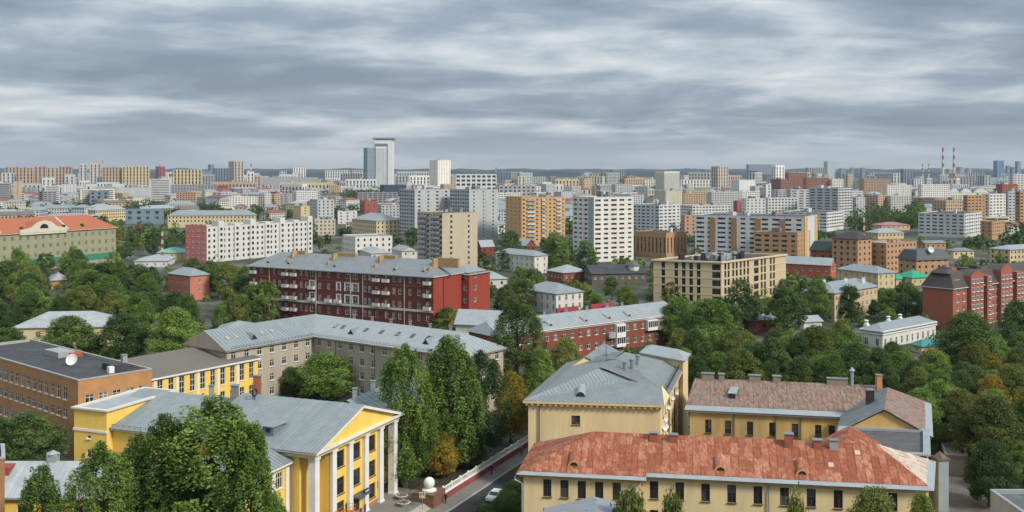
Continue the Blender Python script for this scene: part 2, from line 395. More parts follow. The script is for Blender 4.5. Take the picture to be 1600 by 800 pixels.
def roof_slopes(poly, h, rise, kind='hip', over=0.5, hipf=1.0, flip=False):
    """four slopes over a quadrilateral: list of 3d polygons, first edge = eave; ridge follows the longer side unless flip"""
    q = offset(poly, over); A, B, C, D = q
    l0 = math.hypot(*sub2(B, A)); l1 = math.hypot(*sub2(C, B))
    rot = (l0 < l1) != flip
    if rot: A, B, C, D = B, C, D, A
    m1, m2 = lerp(D, A, 0.5), lerp(B, C, 0.5); w = math.hypot(*sub2(D, A))/2; ln = math.hypot(*sub2(m2, m1))
    t = 0.0 if kind == 'gable' else min(0.499, w*hipf/ln)
    r1, r2 = lerp(m1, m2, t), lerp(m1, m2, 1-t); z = h+rise
    a3 = lambda p: (p[0], p[1], h); R1, R2 = (*r1, z), (*r2, z)
    sl = [[a3(A), a3(B), R2, R1], [a3(B), a3(C), R2], [a3(C), a3(D), R1, R2], [a3(D), a3(A), R1]]
    return sl
def pitched(root, poly, h, rise, rm, kind='hip', over=0.5, hipf=1.0, wm=None, flip=False, thick=0.22, trim=None):
    sl = roof_slopes(poly, h, rise, kind, over, hipf, flip); mb = MB()
    for i, s in enumerate(sl):
        if kind == 'gable' and i in (1, 3): continue
        mb.face(s, 0)
    q = offset(poly, over); n = 4
    for i in range(4):
        a, b = q[i], q[(i+1) % 4]; mb.face([(*a, h-thick), (*b, h-thick), (*b, h), (*a, h)], 1)
    mb.face([(p[0], p[1], h-thick) for p in reversed(q)], 1)
    if kind == 'gable':
        for i in (1, 3):
            s = [Vector(p) for p in sl[i]]; c = (s[0]+s[1])/2; ins = (Vector((*lerp(sl[0][0][:2], sl[2][0][:2], 0.5), 0))-c)
            ins.z = 0; ins = ins.normalized()*(over+0.0)
            mb.face([tuple(p+ins) for p in s], 2)
    o = mb.build('roof', [rm, trim or rm, wm or rm], root)
    return sl, o
def flat_roof(root, poly, h, rm, pm, par=0.5, wd=0.35, out=0.08):
    mb = MB(); o = offset(poly, out); i_ = offset(poly, -wd)
    n = len(poly)
    for k in range(n):
        a, b, c, d = o[k], o[(k+1) % n], i_[(k+1) % n], i_[k]
        mb.face([(*a, h+0.06), (*b, h+0.06), (*c, h+0.06), (*d, h+0.06)], 1)
        mb.face([(*a, h-0.18), (*b, h-0.18), (*b, h+0.06), (*a, h+0.06)], 1)
        mb.face([(*d, h+0.06), (*c, h+0.06), (*c, h-par), (*d, h-par)], 1)
        mb.face([(*b, h-0.18), (*a, h-0.18), (*poly[k], h-0.18), (*poly[(k+1) % n], h-0.18)], 1)
    mb.face([(*p, h-par) for p in i_], 0)
    return mb.build('roof', [rm, pm], root)
def faces_cam(p0, p1):
    e = unit(sub2(p1, p0)); n = (e[1], -e[0]); m = ((p0[0]+p1[0])/2, (p0[1]+p1[1])/2)
    return -(n[0]*m[0]+n[1]*m[1]) > 0
def elen(poly, i):
    a, b = poly[i], poly[(i+1) % len(poly)]; return math.hypot(b[0]-a[0], b[1]-a[1])
def px_box(poly, z0, z1):
    us = [800+F*p[0]/p[1] for p in poly]; Ys = [p[1] for p in poly]
    return min(us), max(us), HV+F*(H-z1)/max(Ys), HV+F*(H-z0)/min(Ys), min(Ys)
def house(name, label, poly, h, wm, spec=None, z0=0.0, detail='mesh', gm=G_DARK, fm=WHITE, depth=0.22, roof=None, rm=None, rise=3.0, pm=None,
          nxy=(2, 2), cat='building', group=None, over=0.5, hipf=1.0, flip=False, prot=None, fr=0.09, trim=None, foot=True, fascia=None, sillm=True):
    """one building: wall with openings, roof, windows. spec: {edge: openings} or function(edge, length) -> openings"""
    cx = sum(p[0] for p in poly)/len(poly); cy = sum(p[1] for p in poly)/len(poly)
    root = thing(name, label, cat, (cx, cy, z0), group); NAMED.append(((cx, cy), label))
    mb = MB(); sets = []
    for i in range(len(poly)):
        p0, p1 = poly[i], poly[(i+1) % len(poly)]
        ops = []
        if spec and faces_cam(p0, p1): ops = spec.get(i, []) if isinstance(spec, dict) else (spec(i, elen(poly, i)) or [])
        if detail == 'far':
            mb.face([(*p0, z0), (*p1, z0), (*p1, h), (*p0, h)])
        else: facade(mb, p0, p1, z0, h, ops, depth)
        if ops: sets.append((p0, p1, ops))
    wall = mb.build('wall', wm, root)
    if detail == 'obj':
        for p0, p1, ops in sets: put_windows(root, p0, p1, ops, nxy[0], nxy[1], fm, gm, depth, fr, sillm)
    elif sets: glazing(root, 'window_glazing', sets, gm, depth if detail == 'mesh' else -0.06)
    sl = None
    if roof in ('hip', 'gable'): sl, ro = pitched(root, poly, h, rise, rm or METAL, roof, over, hipf, wm, flip, trim=trim or fascia)
    elif roof == 'flat': flat_roof(root, poly, h, rm or BITU, pm or wm)
    if foot: FOOT.append(poly)
    b = px_box(poly, z0, h+ (rise if roof in ('hip', 'gable') else 0))
    if prot is not None: PROT.append((b[0], b[1], b[2], b[3] if prot is True else prot, b[4]))
    return root, sl
def grid(pitch=3.2, w=1.5, h=1.5, fh=3.0, sill=0.9, top=0.6, m=1.0):
    def f(i, L, hh):
        n = max(1, int((L-2*m)/pitch)); fl = max(1, int((hh-top)/fh))
        return regular(L, 0.0+(hh-top-fl*fh), fl, fh, n, w, h, sill)
    return f
def block(name, label, u0, uN, u1, vt, vb, a, wm, style='grid', detail=None, roof='flat', rm=None, rise=2.5, W_=None, group=None, cat='building', gm=None, pm=None, par=None, prot=None, **k):
    """a block placed by its corner columns, top row and base row"""
    Y = Yb(vb); poly = corner(u0, uN, u1, Y, a, W_); h = hz_(vt, Y)
    if detail is None: detail = 'mesh' if Y < 1000 else 'far'
    g = STY[style] if isinstance(style, str) else style
    sp = (lambda i, L: g(i, L, h)) if g else None
    root, sl = house(name, label, poly, h, wm, sp, detail=detail, gm=gm or G_DARK, roof=roof, rm=rm, rise=rise, pm=pm, group=group, cat=cat, depth=k.pop('depth', 0.3), prot=prot, **k)
    return root, poly, h
STY = {
 'grid': grid(), 'wide': grid(3.4, 2.2, 1.5), 'fine': grid(2.6, 1.3, 1.5, 3.0), 'big': grid(6.5, 3.6, 2.6, 5.5, 1.6),
 'band': lambda i, L, hh: grid(L*0.98, L*0.9, 1.4, 3.1, 1.0, 0.8, 0.2)(i, L, hh),
 'loggia': lambda i, L, hh: grid(6.4, 5.2, 1.25, 2.8, 1.2, 0.9, 0.5)(i, L, hh),
 'tall': grid(3.0, 1.5, 2.2, 3.6, 0.8), 'none': None,
 'strips': lambda i, L, hh: [(o[0], o[1], 3.0, hh-3.0) for o in grid(2.6, 1.1, 1, hh)(i, L, hh)],
 'vs': lambda i, L, hh: [(o[0], o[1], q, min(q+7.4, hh-1.5)) for o in grid(8.0, 3.6, 1, hh)(i, L, hh) for q in np.arange(3.0, hh-5, 9.0)],
 'sparse': grid(5.5, 1.4, 1.4, 3.0), 'huge': grid(9.0, 6.5, 4.2, 7.5, 2.0, 1.0),
}
# ------------------------------------------------------------------ setting: ground, street, terrace
def ground_mat():
    m = bpy.data.materials.new('city_ground'); m.use_nodes = True; nt = m.node_tree; n = nt.nodes; l = nt.links
    p = n['Principled BSDF']; p.inputs['Roughness'].default_value = 0.95
    g = n.new('ShaderNodeNewGeometry')
    t = n.new('ShaderNodeTexNoise'); t.inputs['Scale'].default_value = 0.028; t.inputs['Detail'].default_value = 8; t.inputs['Roughness'].default_value = 0.7
    l.new(g.outputs['Position'], t.inputs[0])
    cr = n.new('ShaderNodeValToRGB'); l.new(t.outputs[0], cr.inputs[0]); e = cr.color_ramp.elements
    e[0].position = 0.40; e[0].color = (0.03, 0.042, 0.018, 1); e[1].position = 0.66; e[1].color = (0.15, 0.145, 0.135, 1)
    k = e.new(0.52); k.color = (0.06, 0.068, 0.04, 1); k = e.new(0.56); k.color = (0.10, 0.097, 0.09, 1)
    l.new(cr.outputs[0], p.inputs['Base Color']); return m
GROUND = ground_mat()
mb = MB(); mb.face([(-9000, -300, 0), (9000, -300, 0), (9000, 13500, 0), (-9000, 13500, 0)])
tag(mb.build('ground', GROUND), kind='structure')
# street: wall foot line S0 + d*t, offset to the right n*w
S0 = (-11.1, 161.6); SD = unit((0.4, 0.916)); SN = (SD[1], -SD[0])
def st(t, w): return (S0[0]+SD[0]*t+SN[0]*w, S0[1]+SD[1]*t+SN[1]*w)
def strip(name, t0, t1, w0, w1, z0, z1, m, kind='structure', par=None):
    b = MB(); b.prism([st(t0, w0), st(t0, w1), st(t1, w1), st(t1, w0)], z0, z1, 0); o = b.build(name, m)
    if par: o.parent = par
    else: tag(o, kind=kind)
    return o
strip('road', -70, 170, 3.4, 9.4, -0.2, 0.004, ASPH)
strip('pavement', -70, 170, 0.36, 3.1, -0.2, 0.13, PAVE)
strip('kerb', -70, 170, 3.1, 3.4, -0.2, 0.14, GREY)
EARTH = mat('park_earth', (0.05, 0.048, 0.03), 0.95, 0.3, 0.4, False, (0.09, 0.08, 0.06), f2=0.35)
b = MB(); b.prism([st(1.5, -0.02), st(150, -0.02), st(150, -14), st(1.5, -14)], -0.2, 0.72, 0); tag(b.build('terrace_ground', EARTH), kind='structure')
b = MB(); b.prism([st(-36, -1.2), st(1.45, -1.2), st(1.45, -16), st(-36, -16)], -0.2, 0.70, 0); tag(b.build('forecourt', PAVE), kind='structure')
steps = thing('forecourt_steps', 'pale stone steps leading down from the forecourt beside the ball pedestal', 'steps', (*st(-8, -0.6), 0))
for i in range(4):
    b = MB(); b.prism([st(-14, -1.2+i*0.38), st(-3.4, -1.2+i*0.38), st(-3.4, -0.82+i*0.38), st(-14, -0.82+i*0.38)], -0.1, 0.62-i*0.15, 0)
    b.build('step', mat('pale_step_stone', (0.42, 0.40, 0.37), 0.8, 0.15, 0.8), steps)
# retaining wall and balustrade
rw = thing('street_wall', 'long low dark red street wall carrying a white balustrade', 'wall', (*st(60, 0), 0))
b = MB(); b.prism([st(0, 0), st(0, 0.34), st(150, 0.34), st(150, 0)], -0.1, 1.12, 0); b.build('wall_face', WALLR, rw)
b = MB(); b.prism([st(0, -0.08), st(0, 0.42), st(150, 0.42), st(150, -0.08)], 1.12, 1.24, 0); b.build('coping', WHITE, rw)
bal = thing('balustrade', 'white balustrade of short posts and rails on top of the dark red street wall', 'balustrade', (*st(60, 0.17), 1.24))
for i in range(51):
    b = MB(); b.prism([st(i*3, 0.0), st(i*3, 0.34), st(i*3+0.34, 0.34), st(i*3+0.34, 0.0)], 1.24, 2.2, 0)
    b.lathe(st(i*3+0.17, 0.17), [(0.2, 2.2), (0.2, 2.26), (0.12, 2.36), (0.0, 2.42)], 6); b.build('post', WHITE, bal)
    if i < 50:
        b = MB(); b.prism([st(i*3+0.35, 0.06), st(i*3+0.35, 0.28), st(i*3+2.99, 0.28), st(i*3+2.99, 0.06)], 1.98, 2.12, 0, bottom=True)
        b.prism([st(i*3+0.35, 0.06), st(i*3+0.35, 0.28), st(i*3+2.99, 0.28), st(i*3+2.99, 0.06)], 1.25, 1.36, 0)
        for k in range(6):
            b.tube([(*st(i*3+0.58+k*0.44, 0.17), 1.36), (*st(i*3+0.58+k*0.44, 0.17), 1.62), (*st(i*3+0.58+k*0.44, 0.17), 1.98)], [0.06, 0.1, 0.055], 5, cap=False)
        b.build('balustrade_bay', WHITE, bal)
# ball on its pedestal
pc = st(-2.0, -1.15); pa = math.atan2(SD[1], SD[0])
pd = thing('ball_pedestal', 'brown granite pedestal block below the big white ball', 'pedestal', (*pc, 0))
b = MB(); b.box(pc, (4.0, 3.6), 0, 1.95, pa); b.box(pc, (4.2, 3.8), -0.05, 0.35, pa); b.build('block', GRAN, pd)
b = MB(); b.box(pc, (4.1, 3.7), 1.96, 2.1, pa); b.build('cap_slab', GRAN, pd)
b = MB(); b.lathe(pc, [(0, 2.1), (1.15, 2.1), (1.15, 2.3), (0.8, 2.4), (0.6, 2.5), (0, 2.5)], 20); b.build('ring_base', WHITE, pd)
b = MB(); r_ = 0.87; b.lathe(pc, [(r_*math.sin(math.pi*i/14), 2.45+r_-r_*math.cos(math.pi*i/14)) for i in range(15)], 24)
tag(b.build('stone_ball', mat('ball_white', (0.78, 0.77, 0.74), 0.55, 0.05), smooth=True), 'big white ball standing on the brown granite pedestal', 'ball')
# ------------------------------------------------------------------ F1: yellow house of culture with portico
FO = (-22.7, 152.5); FA = unit((0.37, 0.93)); FN = (FA[1], -FA[0])
def f1(s, t): return (FO[0]+FA[0]*s+FN[0]*t, FO[1]+FA[1]*s+FN[1]*t)
def f3(s, t, z): return (*f1(s, t), z)
r1 = thing('portico_hall', 'bright yellow classical hall with white columned portico, pediment and grey metal roofs', 'building', (*f1(0, -8), 0.0))
FOOT.append([f1(-38, -14), f1(-38, -3), f1(-13, 1), f1(13, 1), f1(13, -3), f1(38, -3), f1(38, -14), f1(12, -14), f1(12, -43), f1(-12, -43), f1(-12, -14)])
Z0 = 0.4
# front wall of portico, recessed behind columns
mw = MB(); ops = [(x-1.05, x+1.05, z-1.2, z+1.25) for x in (12-4.6, 12.0, 12+4.6) for z in (10.35, 6.45)] + [(12-5.6, 12-3.6, 1.9, 4.2), (12+3.6, 12+5.6, 1.9, 4.2), (11.1, 12.9, 0.7, 3.6)]
ops = [(o[0]-4.6, o[1]-4.6, o[2], o[3]) for o in ops]
facade(mw, f1(-7.4, -0.5), f1(7.4, -0.5), Z0, 12.4, ops, 0.25)
for sa, sb in ((-12, -7.4), (7.4, 12)): facade(mw, f1(sa, -2.6), f1(sb, -2.6), Z0, 12.4, [], 0.2)
facade(mw, f1(-7.4, -2.6), f1(-7.4, -0.5), Z0, 12.4, []); facade(mw, f1(7.4, -0.5), f1(7.4, -2.6), Z0, 12.4, [])
put_windows(r1, f1(-7.4, -0.5), f1(7.4, -0.5), ops[:-1], 2, 2, mat('dark_brown_frame', (0.07, 0.05, 0.04), 0.6), G_DARK, 0.25)
# side walls of the portico block and hall
for s in (-12, 12):
    pts = [f1(s, -14), f1(s, -2.6)] if s < 0 else [f1(s, -2.6), f1(s, -14)]
    facade(mw, pts[0], pts[1], Z0, 12.4, [], 0.2)
wall1 = mw.build('wall', YEL, r1)
b = MB(); b.prism([f1(-7.45, -0.8), f1(-7.45, -0.46), f1(7.45, -0.46), f1(7.45, -0.8)], 0.3, 1.4); b.build('plinth', mat('salmon_plinth', (0.36, 0.17, 0.12), 0.85), r1)
for i, s in enumerate((-11.45, -6.9, -2.3, 2.3, 6.9, 11.45)):
    b = MB(); deep = 1.15 if i in (0, 5) else 0.48
    b.prism([f1(s-0.55, -deep+0.02), f1(s-0.55, -0.02), f1(s+0.55, -0.02), f1(s+0.55, -deep+0.02)][::-1][::-1], Z0, 12.0)
    b.prism([f1(s-0.68, -deep), f1(s-0.68, 0.1), f1(s+0.68, 0.1), f1(s+0.68, -deep)], 12.0, 12.36); b.prism([f1(s-0.68, -deep), f1(s-0.68, 0.1), f1(s+0.68, 0.1), f1(s+0.68, -deep)], Z0-0.1, 0.95)
    b.build('column', WHITE, r1)
b = MB(); b.prism([f1(-12.4, -14), f1(-12.4, 0.15), f1(12.4, 0.15), f1(12.4, -14)][::-1][::-1], 12.4, 13.05); b.build('architrave', mat('pale_yellow_trim', (0.74, 0.60, 0.30), 0.8), r1)
b = MB(); b.prism([f1(-12.9, -14), f1(-12.9, 0.75), f1(12.9, 0.75), f1(12.9, -14)], 13.05, 13.32, bottom=True); b.build('cornice', WHITE, r1)
# pediment
b = MB(); b.face([f3(-12.0, 0.1, 13.3), f3(12.0, 0.1, 13.3), f3(0, 0.1, 16.9)]); b.build('tympanum', YEL, r1)
b = MB()
for sg in (-1, 1):
    p, q = Vector(f3(sg*12.95, 0, 13.32)), Vector(f3(0, 0, 17.3)); d = (q-p); ln = d.length; d.normalize()
    nn = Vector((FN[0], FN[1], 0)); up = nn.cross(d) if sg < 0 else d.cross(nn)
    if up.z < 0: up = -up
    b.obox(p, d, nn, up, 0, ln, 0.1, 0.78, -0.42, -0.03)
b.build('raking_cornice', WHITE, r1)
b = MB()
b.face([f3(-13.0, 0.85, 13.33), f3(0, 0.85, 17.33), f3(0, -21, 17.33), f3(-13.0, -21, 13.33)][::-1]); b.face([f3(13, 0.85, 13.33), f3(13, -21, 13.33), f3(0, -21, 17.33), f3(0, 0.85, 17.33)][::-1])
ro1 = b.build('gable_roof', METALD, r1)
sheets(r1, [f3(-13.0, -20.9, 13.33), f3(-13.0, 0.85, 13.33), f3(0, 0.85, 17.33), f3(0, -20.9, 17.33)], 0.62, None, METAL, 'roof_sheet', 0.02, 0.02, 0.01, 0.008, False, 0.06)
sheets(r1, [f3(13.0, 0.85, 13.33), f3(13.0, -20.9, 13.33), f3(0, -20.9, 17.33), f3(0, 0.85, 17.33)], 1.3, None, METAL, 'roof_sheet', 0.02, 0.02, 0.01, 0.008, False, 0.06)
# front wings
for sg in (-1, 1):
    a0, a1 = (-29, -12.05) if sg < 0 else (12.05, 38)
    L = a1-a0; mw = MB()
    ops = [(1.0+i*3.3+0.75, 1.0+i*3.3+2.35, z, z+2.25) for i in range(7) for z in (0.9, 4.75, 8.5)]
    ops = [o for o in ops if o[1] < L-0.4]
    if sg < 0: ops = [(L-o[1], L-o[0], o[2], o[3]) for o in ops]
    facade(mw, f1(a0, -4.1), f1(a1, -4.1), 0, 11.4, ops, 0.22)
    put_windows(r1, f1(a0, -4.1), f1(a1, -4.1), ops, 3, 2, WHITE, G_DARK, 0.22)
    pe = [f1(a1, -4.1), f1(a1, -15), f1(a0, -15), f1(a0, -4.1)]
    for k in range(3): facade(mw, pe[k], pe[k+1], 0, 11.4, [], 0.2)
    mw.build('wing_wall', YEL, r1)
    for i in range(8):
        s = 0.9+i*3.3; s = a1-s if sg < 0 else a0+s
        if s < a0+0.3 or s > a1-0.1: continue
        b = MB(); b.prism([f1(s-0.4, -4.12), f1(s-0.4, -3.85), f1(s+0.4, -3.85), f1(s+0.4, -4.12)], 0.6, 11.0); b.build('pilaster', WHITE, r1)
    b = MB(); b.prism([f1(a0, -15.4), f1(a0, -3.5), f1(a1, -3.5), f1(a1, -15.4)], 11.4, 11.75, bottom=True); b.build('wing_cornice', WHITE, r1)
    e0, e1 = (a0, a1) if sg < 0 else (a0, a1)
    b = MB(); zz = 11.78
    b.face([f3(a0, -3.4, zz), f3(a1, -3.4, zz), f3(a1, -9.5, 14.6), f3(a0+(6 if sg < 0 else 0), -9.5, 14.6)]); b.face([f3(a1, -15.6, zz), f3(a0, -15.6, zz), f3(a0, -9.5, 14.6), f3(a1, -9.5, 14.6)])
    b.build('wing_roof', METALD, r1)
    if sg < 0: sheets(r1, [f3(a0, -3.4, zz), f3(a1+0.5, -3.4, zz), f3(a1+0.5, -9.5, 14.6), f3(a0, -9.5, 14.6)], 0.7, None, METAL, 'roof_sheet', 0.02, 0.02, 0.01, 0.008, False, 0.05)
    else: sheets(r1, [f3(a0, -3.4, zz), f3(a1, -3.4, zz), f3(a1, -9.5, 14.6), f3(a0, -9.5, 14.6)], 1.4, None, METAL, 'roof_sheet', 0.02, 0.02, 0.01, 0.008, False, 0.05)
# left return of portico seen from the side street: cornice return and downpipe
b = MB(); b.tube([f3(-12.3, -3.6, 0.8), f3(-12.3, -3.6, 11.6)], 0.09, 6); b.build('downpipe', METALD, r1)
# hall behind
mw = MB(); hall = [f1(-11, -14), f1(-11, -40.5), f1(11, -40.5), f1(11, -14)][::-1]
hp = [f1(-11, -40.5), f1(-11, -14)]; L = 26.5
ops = [(x, x+3.0, 2.9, 9.0) for x in (2.7, 8.2, 13.7, 19.2)]
facade(mw, hp[0], hp[1], 0, 12.8, ops, 0.3); put_windows(r1, hp[0], hp[1], ops, 3, 4, WHITE, G_DARK, 0.3, 0.16)
facade(mw, f1(11, -14), f1(11, -40.5), 0, 12.8, []); facade(mw, f1(11, -40.5), f1(-11, -40.5), 0, 12.8, [])
mw.build('hall_wall', YEL, r1)
b = MB(); b.prism([f1(-11.6, -41), f1(-11.6, -13), f1(11.6, -13), f1(11.6, -41)][::1], 12.8, 13.1, bottom=True); b.build('hall_cornice', mat('pale_trim', (0.60, 0.57, 0.50), 0.8), r1)
b = MB(); b.face([f3(-11.8, -41, 13.12), f3(-11.8, -12, 13.12), f3(0, -12, 16.4), f3(0, -41, 16.4)]); b.face([f3(11.8, -12, 13.12), f3(11.8, -41, 13.12), f3(0, -41, 16.4), f3(0, -12, 16.4)])
b.face([f3(-11, -40.6, 13), f3(0, -40.6, 16.3), f3(11, -40.6, 13)]); b.build('hall_roof', METALD, r1)
sheets(r1, [f3(-11.8, -41, 13.12), f3(-11.8, -12, 13.12), f3(0, -12, 16.4), f3(0, -41, 16.4)], 0.66, None, METAL, 'roof_sheet', 0.02, 0.02, 0.01, 0.008, False, 0.05)
# snow guard rail on the hall eave
b = MB()
for i in range(27): b.tube([f3(-11.3, -40.5+i*1.05, 13.2), f3(-11.3, -40.5+i*1.05, 13.65)], 0.03, 4)
b.tube([f3(-11.3, -40.5, 13.62), f3(-11.3, -13.2, 13.62)], 0.03, 4); b.build('snow_guard', DARKM, r1)
# stage tower
mw = MB(); tp = [f1(-12.2, -43), f1(-12.2, -36.6), f1(3, -36.6), f1(3, -43)]
ops = [(2.5, 3.3, z, z+hh) for z, hh in ((11.3, 0.5), (8.4, 1.2), (4.7, 1.3), (1.6, 1.3))]
facade(mw, tp[0], tp[1], 0, 15.7, ops, 0.2); put_windows(r1, tp[0], tp[1], ops, 1, 1, WHITE, G_DARK, 0.2)
for k in (1, 2, 3): facade(mw, tp[k], tp[(k+1) % 4], 0, 15.7, [])
mw.build('stage_wall', YEL, r1); flat_roof(r1, tp, 15.9, METALP, mat('pale_trim', (0.6, 0.57, 0.5)), 0.2, 0.4, 0.35)
b = MB(); b.prism([f1(-12.35, -43.1), f1(-12.35, -36.5), f1(-12.1, -36.5), f1(-12.1, -43.1)], 12.4, 12.75, bottom=True); b.build('string_course', WHITE, r1)
# roof fittings
def dormer_box(root, s, t, z, w, d, h, fr=f3, m=METALD, name='roof_dormer'):
    b = MB(); q = [fr(s-d/2, t-w/2, 0)[:2], fr(s-d/2, t+w/2, 0)[:2], fr(s+d/2, t+w/2, 0)[:2], fr(s+d/2, t-w/2, 0)[:2]]
    b.prism(ccw(q), z-1.2, z+h); o = b.build(name, m, root)
    b = MB(); q2 = [fr(s-d/2-0.03, t-w*0.2, 0)[:2], fr(s-d/2-0.03, t+w*0.2, 0)[:2], fr(s-d/2+0.02, t+w*0.2, 0)[:2], fr(s-d/2+0.02, t-w*0.2, 0)[:2]]
    b.prism(ccw(q2), z+h*0.15, z+h*0.75); k = b.build('dormer_opening', DARKM, o); k.location = (0, 0, 0)
    for v in k.data.vertices: pass
    b = MB(); b.prism(ccw([fr(s-d/2-0.25, t-w/2-0.25, 0)[:2], fr(s-d/2-0.25, t+w/2+0.25, 0)[:2], fr(s+d/2+0.9, t+w/2+0.25, 0)[:2], fr(s+d/2+0.9, t-w/2-0.25, 0)[:2]]), z+h, z+h+0.1, bottom=True); b.build('dormer_lid', METAL, root)
    return o
dormer_box(r1, -9.0, -9.0, 14.6, 1.8, 2.6, 0.95); dormer_box(r1, -9.2, -24.0, 13.85, 1.8, 2.4, 0.9)
def chimney(root, p, z0, z1, d=(0.9, 0.9), m=ORB, ang=0.0, cap=METALD, name='chimney'):
    b = MB(); b.box(p, d, z0, z1, ang); o = b.build(name, m, root)
    b = MB(); b.box(p, (d[0]+0.25, d[1]+0.25), z1, z1+0.12, ang); b.build('chimney_cap', cap, root); return o
chimney(r1, f1(-0.8, -21.8), 16, 18.6, (1.0, 1.0), METALD); chimney(r1, f1(2.5, -20.0), 15, 19.6, (1.1, 0.9), REDK)
b = MB()
for k in range(10):
    a = k*math.pi/5; b.tube([f3(-1.5+0.55*math.cos(a), -17.6, 18.0+0.55*math.sin(a)), f3(-1.5+0.55*math.cos(a+math.pi/5), -17.6, 18.0+0.55*math.sin(a+math.pi/5))], 0.16, 5)
b.tube([f3(-1.5, -17.6, 16.7), f3(-1.5, -17.6, 17.5)], 0.08, 5); b.build('roof_siren', DARKM, r1)
for s, t, z in ((4, -30, 15.3), (-6, -19, 15.2), (14, -9, 14.5), (20, -9, 14.6)): chimney(r1, f1(s, t), z-0.6, z+1.7, (0.7, 0.7), METALP)
# entrance canopy, door, plaques and flower bowls
b = MB(); b.prism(ccw([f1(-1.6, -1.2), f1(-1.6, 0.9), f1(1.6, 0.9), f1(1.6, -1.2)]), 3.75, 4.05, bottom=True); b.build('entrance_canopy', mat('canopy_grey', (0.10, 0.11, 0.13), 0.5), r1)
b = MB(); b.prism(ccw([f1(0.2, 0.5), f1(0.2, 0.8), f1(1.5, 0.8), f1(1.5, 0.5)]), 4.06, 4.6); sg_ = b.build('canopy_sign', mat('blue_sign', (0.02, 0.05, 0.22), 0.5), r1)
b = MB()
for k, s in enumerate((0.35, 0.75, 1.12)): b.prism(ccw([f1(s, 0.81), f1(s, 0.84), f1(s+0.24, 0.84), f1(s+0.24, 0.81)]), 4.22, 4.46)
tag(b.build('sign_letters', WHITE, sg_), kind='stuff')
b = MB(); b.prism(ccw([f1(-0.85, -0.7), f1(-0.85, -0.6), f1(0.85, -0.6), f1(0.85, -0.7)]), 0.7, 3.55); b.build('door', DARKM, r1)
b = MB(); b.lathe(f1(0, 0), [(0, 0)], 3)
for s, z0, z1, w, m in ((2.9, 1.5, 2.7, 0.8, 'plaque_red'), (6.6, 3.0, 4.1, 0.6, 'plaque_dark')):
    b = MB(); b.prism(ccw([f1(s-w/2, -0.49), f1(s-w/2, -0.4), f1(s+w/2, -0.4), f1(s+w/2, -0.49)]), z0, z1, bottom=True)
    b.build('wall_plaque', mat(m, (0.32, 0.03, 0.03) if 'red' in m else (0.03, 0.03, 0.035), 0.5), r1)
BOWL = mat('white_planter', (0.66, 0.65, 0.62), 0.7, 0.1)
for i, (s, t) in enumerate(((6.5, 4.0), (8.3, 12.2))):
    c = f1(s, t) if i == 0 else st(-3.5, -5.2)
    t_ = thing('flower_bowl', ('white round flower bowl by the portico columns', 'white round flower bowl near the ball pedestal')[i], 'planter', (*c, 0.7))
    b = MB(); b.lathe(c, [(0, 0.7), (0.45, 0.7), (0.5, 0.8), (0.95, 1.2), (1.0, 1.3), (0.88, 1.32), (0.8, 1.2), (0, 1.18)], 14); b.build('bowl', BOWL, t_)
    b = MB()
    for k in range(60):
        a = random.random()*6.28; r_ = random.random()*0.75; b.obox((c[0]+r_*math.cos(a), c[1]+r_*math.sin(a), 1.2), (1, 0, 0), (0, 1, 0), (0.3*math.cos(a), 0.3*math.sin(a), 1), -0.07, 0.07, -0.07, 0.07, 0, 0.15+random.random()*0.25)
    b.build('flowers', mat('flower_green', (0.07, 0.12, 0.04), 0.8, 0.3, 4.0, False, (0.5, 0.3, 0.25)), t_)
# railing posts at the portico corner
t_ = thing('iron_railing', 'short black iron railing beside the last portico column', 'railing', (*f1(14.5, 2), 0.7))
b = MB()
for k in range(8): b.tube([f3(13.2+k*0.5, 1.6, 0.7), f3(13.2+k*0.5, 1.6, 1.8)], 0.03, 4)
for z in (0.95, 1.75): b.tube([f3(13.2, 1.6, z), f3(16.7, 1.6, z)], 0.03, 4)
b.build('bars', DARKM, t_)
# ------------------------------------------------------------------ F2: orange brick block, left
pN, pR, pL = P(122, 594, 14.5), P(237, 576, 14.5), P(0, 577, 14.5)
eR = unit(sub2(pR, pN)); eL = (-eR[1], eR[0]); lR = math.hypot(*sub2(pR, pN))
poly = [pN, add2(pN, eR, lR), add2(add2(pN, eR, lR), eL, 52), add2(pN, eL, 52)]
o3 = [(52-2.2-i*2.55-3.6, 52-2.2-i*2.55-3.6+1.5, z, z+hh) for i in range(17) for z, hh in ((10.3, 2.3), (7.0, 1.6), (3.2, 1.6), (0.6, 1.5))]
o0 = [(1.3+i*2.6, 1.3+i*2.6+1.7, z, z+hh) for i in range(5) for z, hh in ((9.9, 1.75), (6.2, 1.75), (2.6, 1.75))]
r2, _ = house('brick_school', 'long orange brick block with flat dark roof and white dish on top', poly, 14.5, ORB, {0: [o for o in o0 if o[1] < lR-0.3], 3: o3}, detail='obj', nxy=(2, 2), gm=G_PALE, roof='flat', rm=BITU, pm=mat('grey_parapet', (0.36, 0.35, 0.33)), depth=0.2)
def roofbox(root, p, d, z0, z1, ang, m, name='roof_box'):
    b = MB(); b.box(p, d, z0, z1, ang); return b.build(name, m, root)
pa2 = math.atan2(eR[1], eR[0])
q2 = lambda a, c: add2(add2(pN, eR, a), eL, c)
roofbox(r2, q2(10.5, 7), (2.6, 4.6), 14.0, 15.2, pa2, BITU, 'roof_vent'); roofbox(r2, q2(8.4, 4.4), (1.0, 1.0), 14.0, 15.2, pa2, WHITE, 'roof_cabinet')
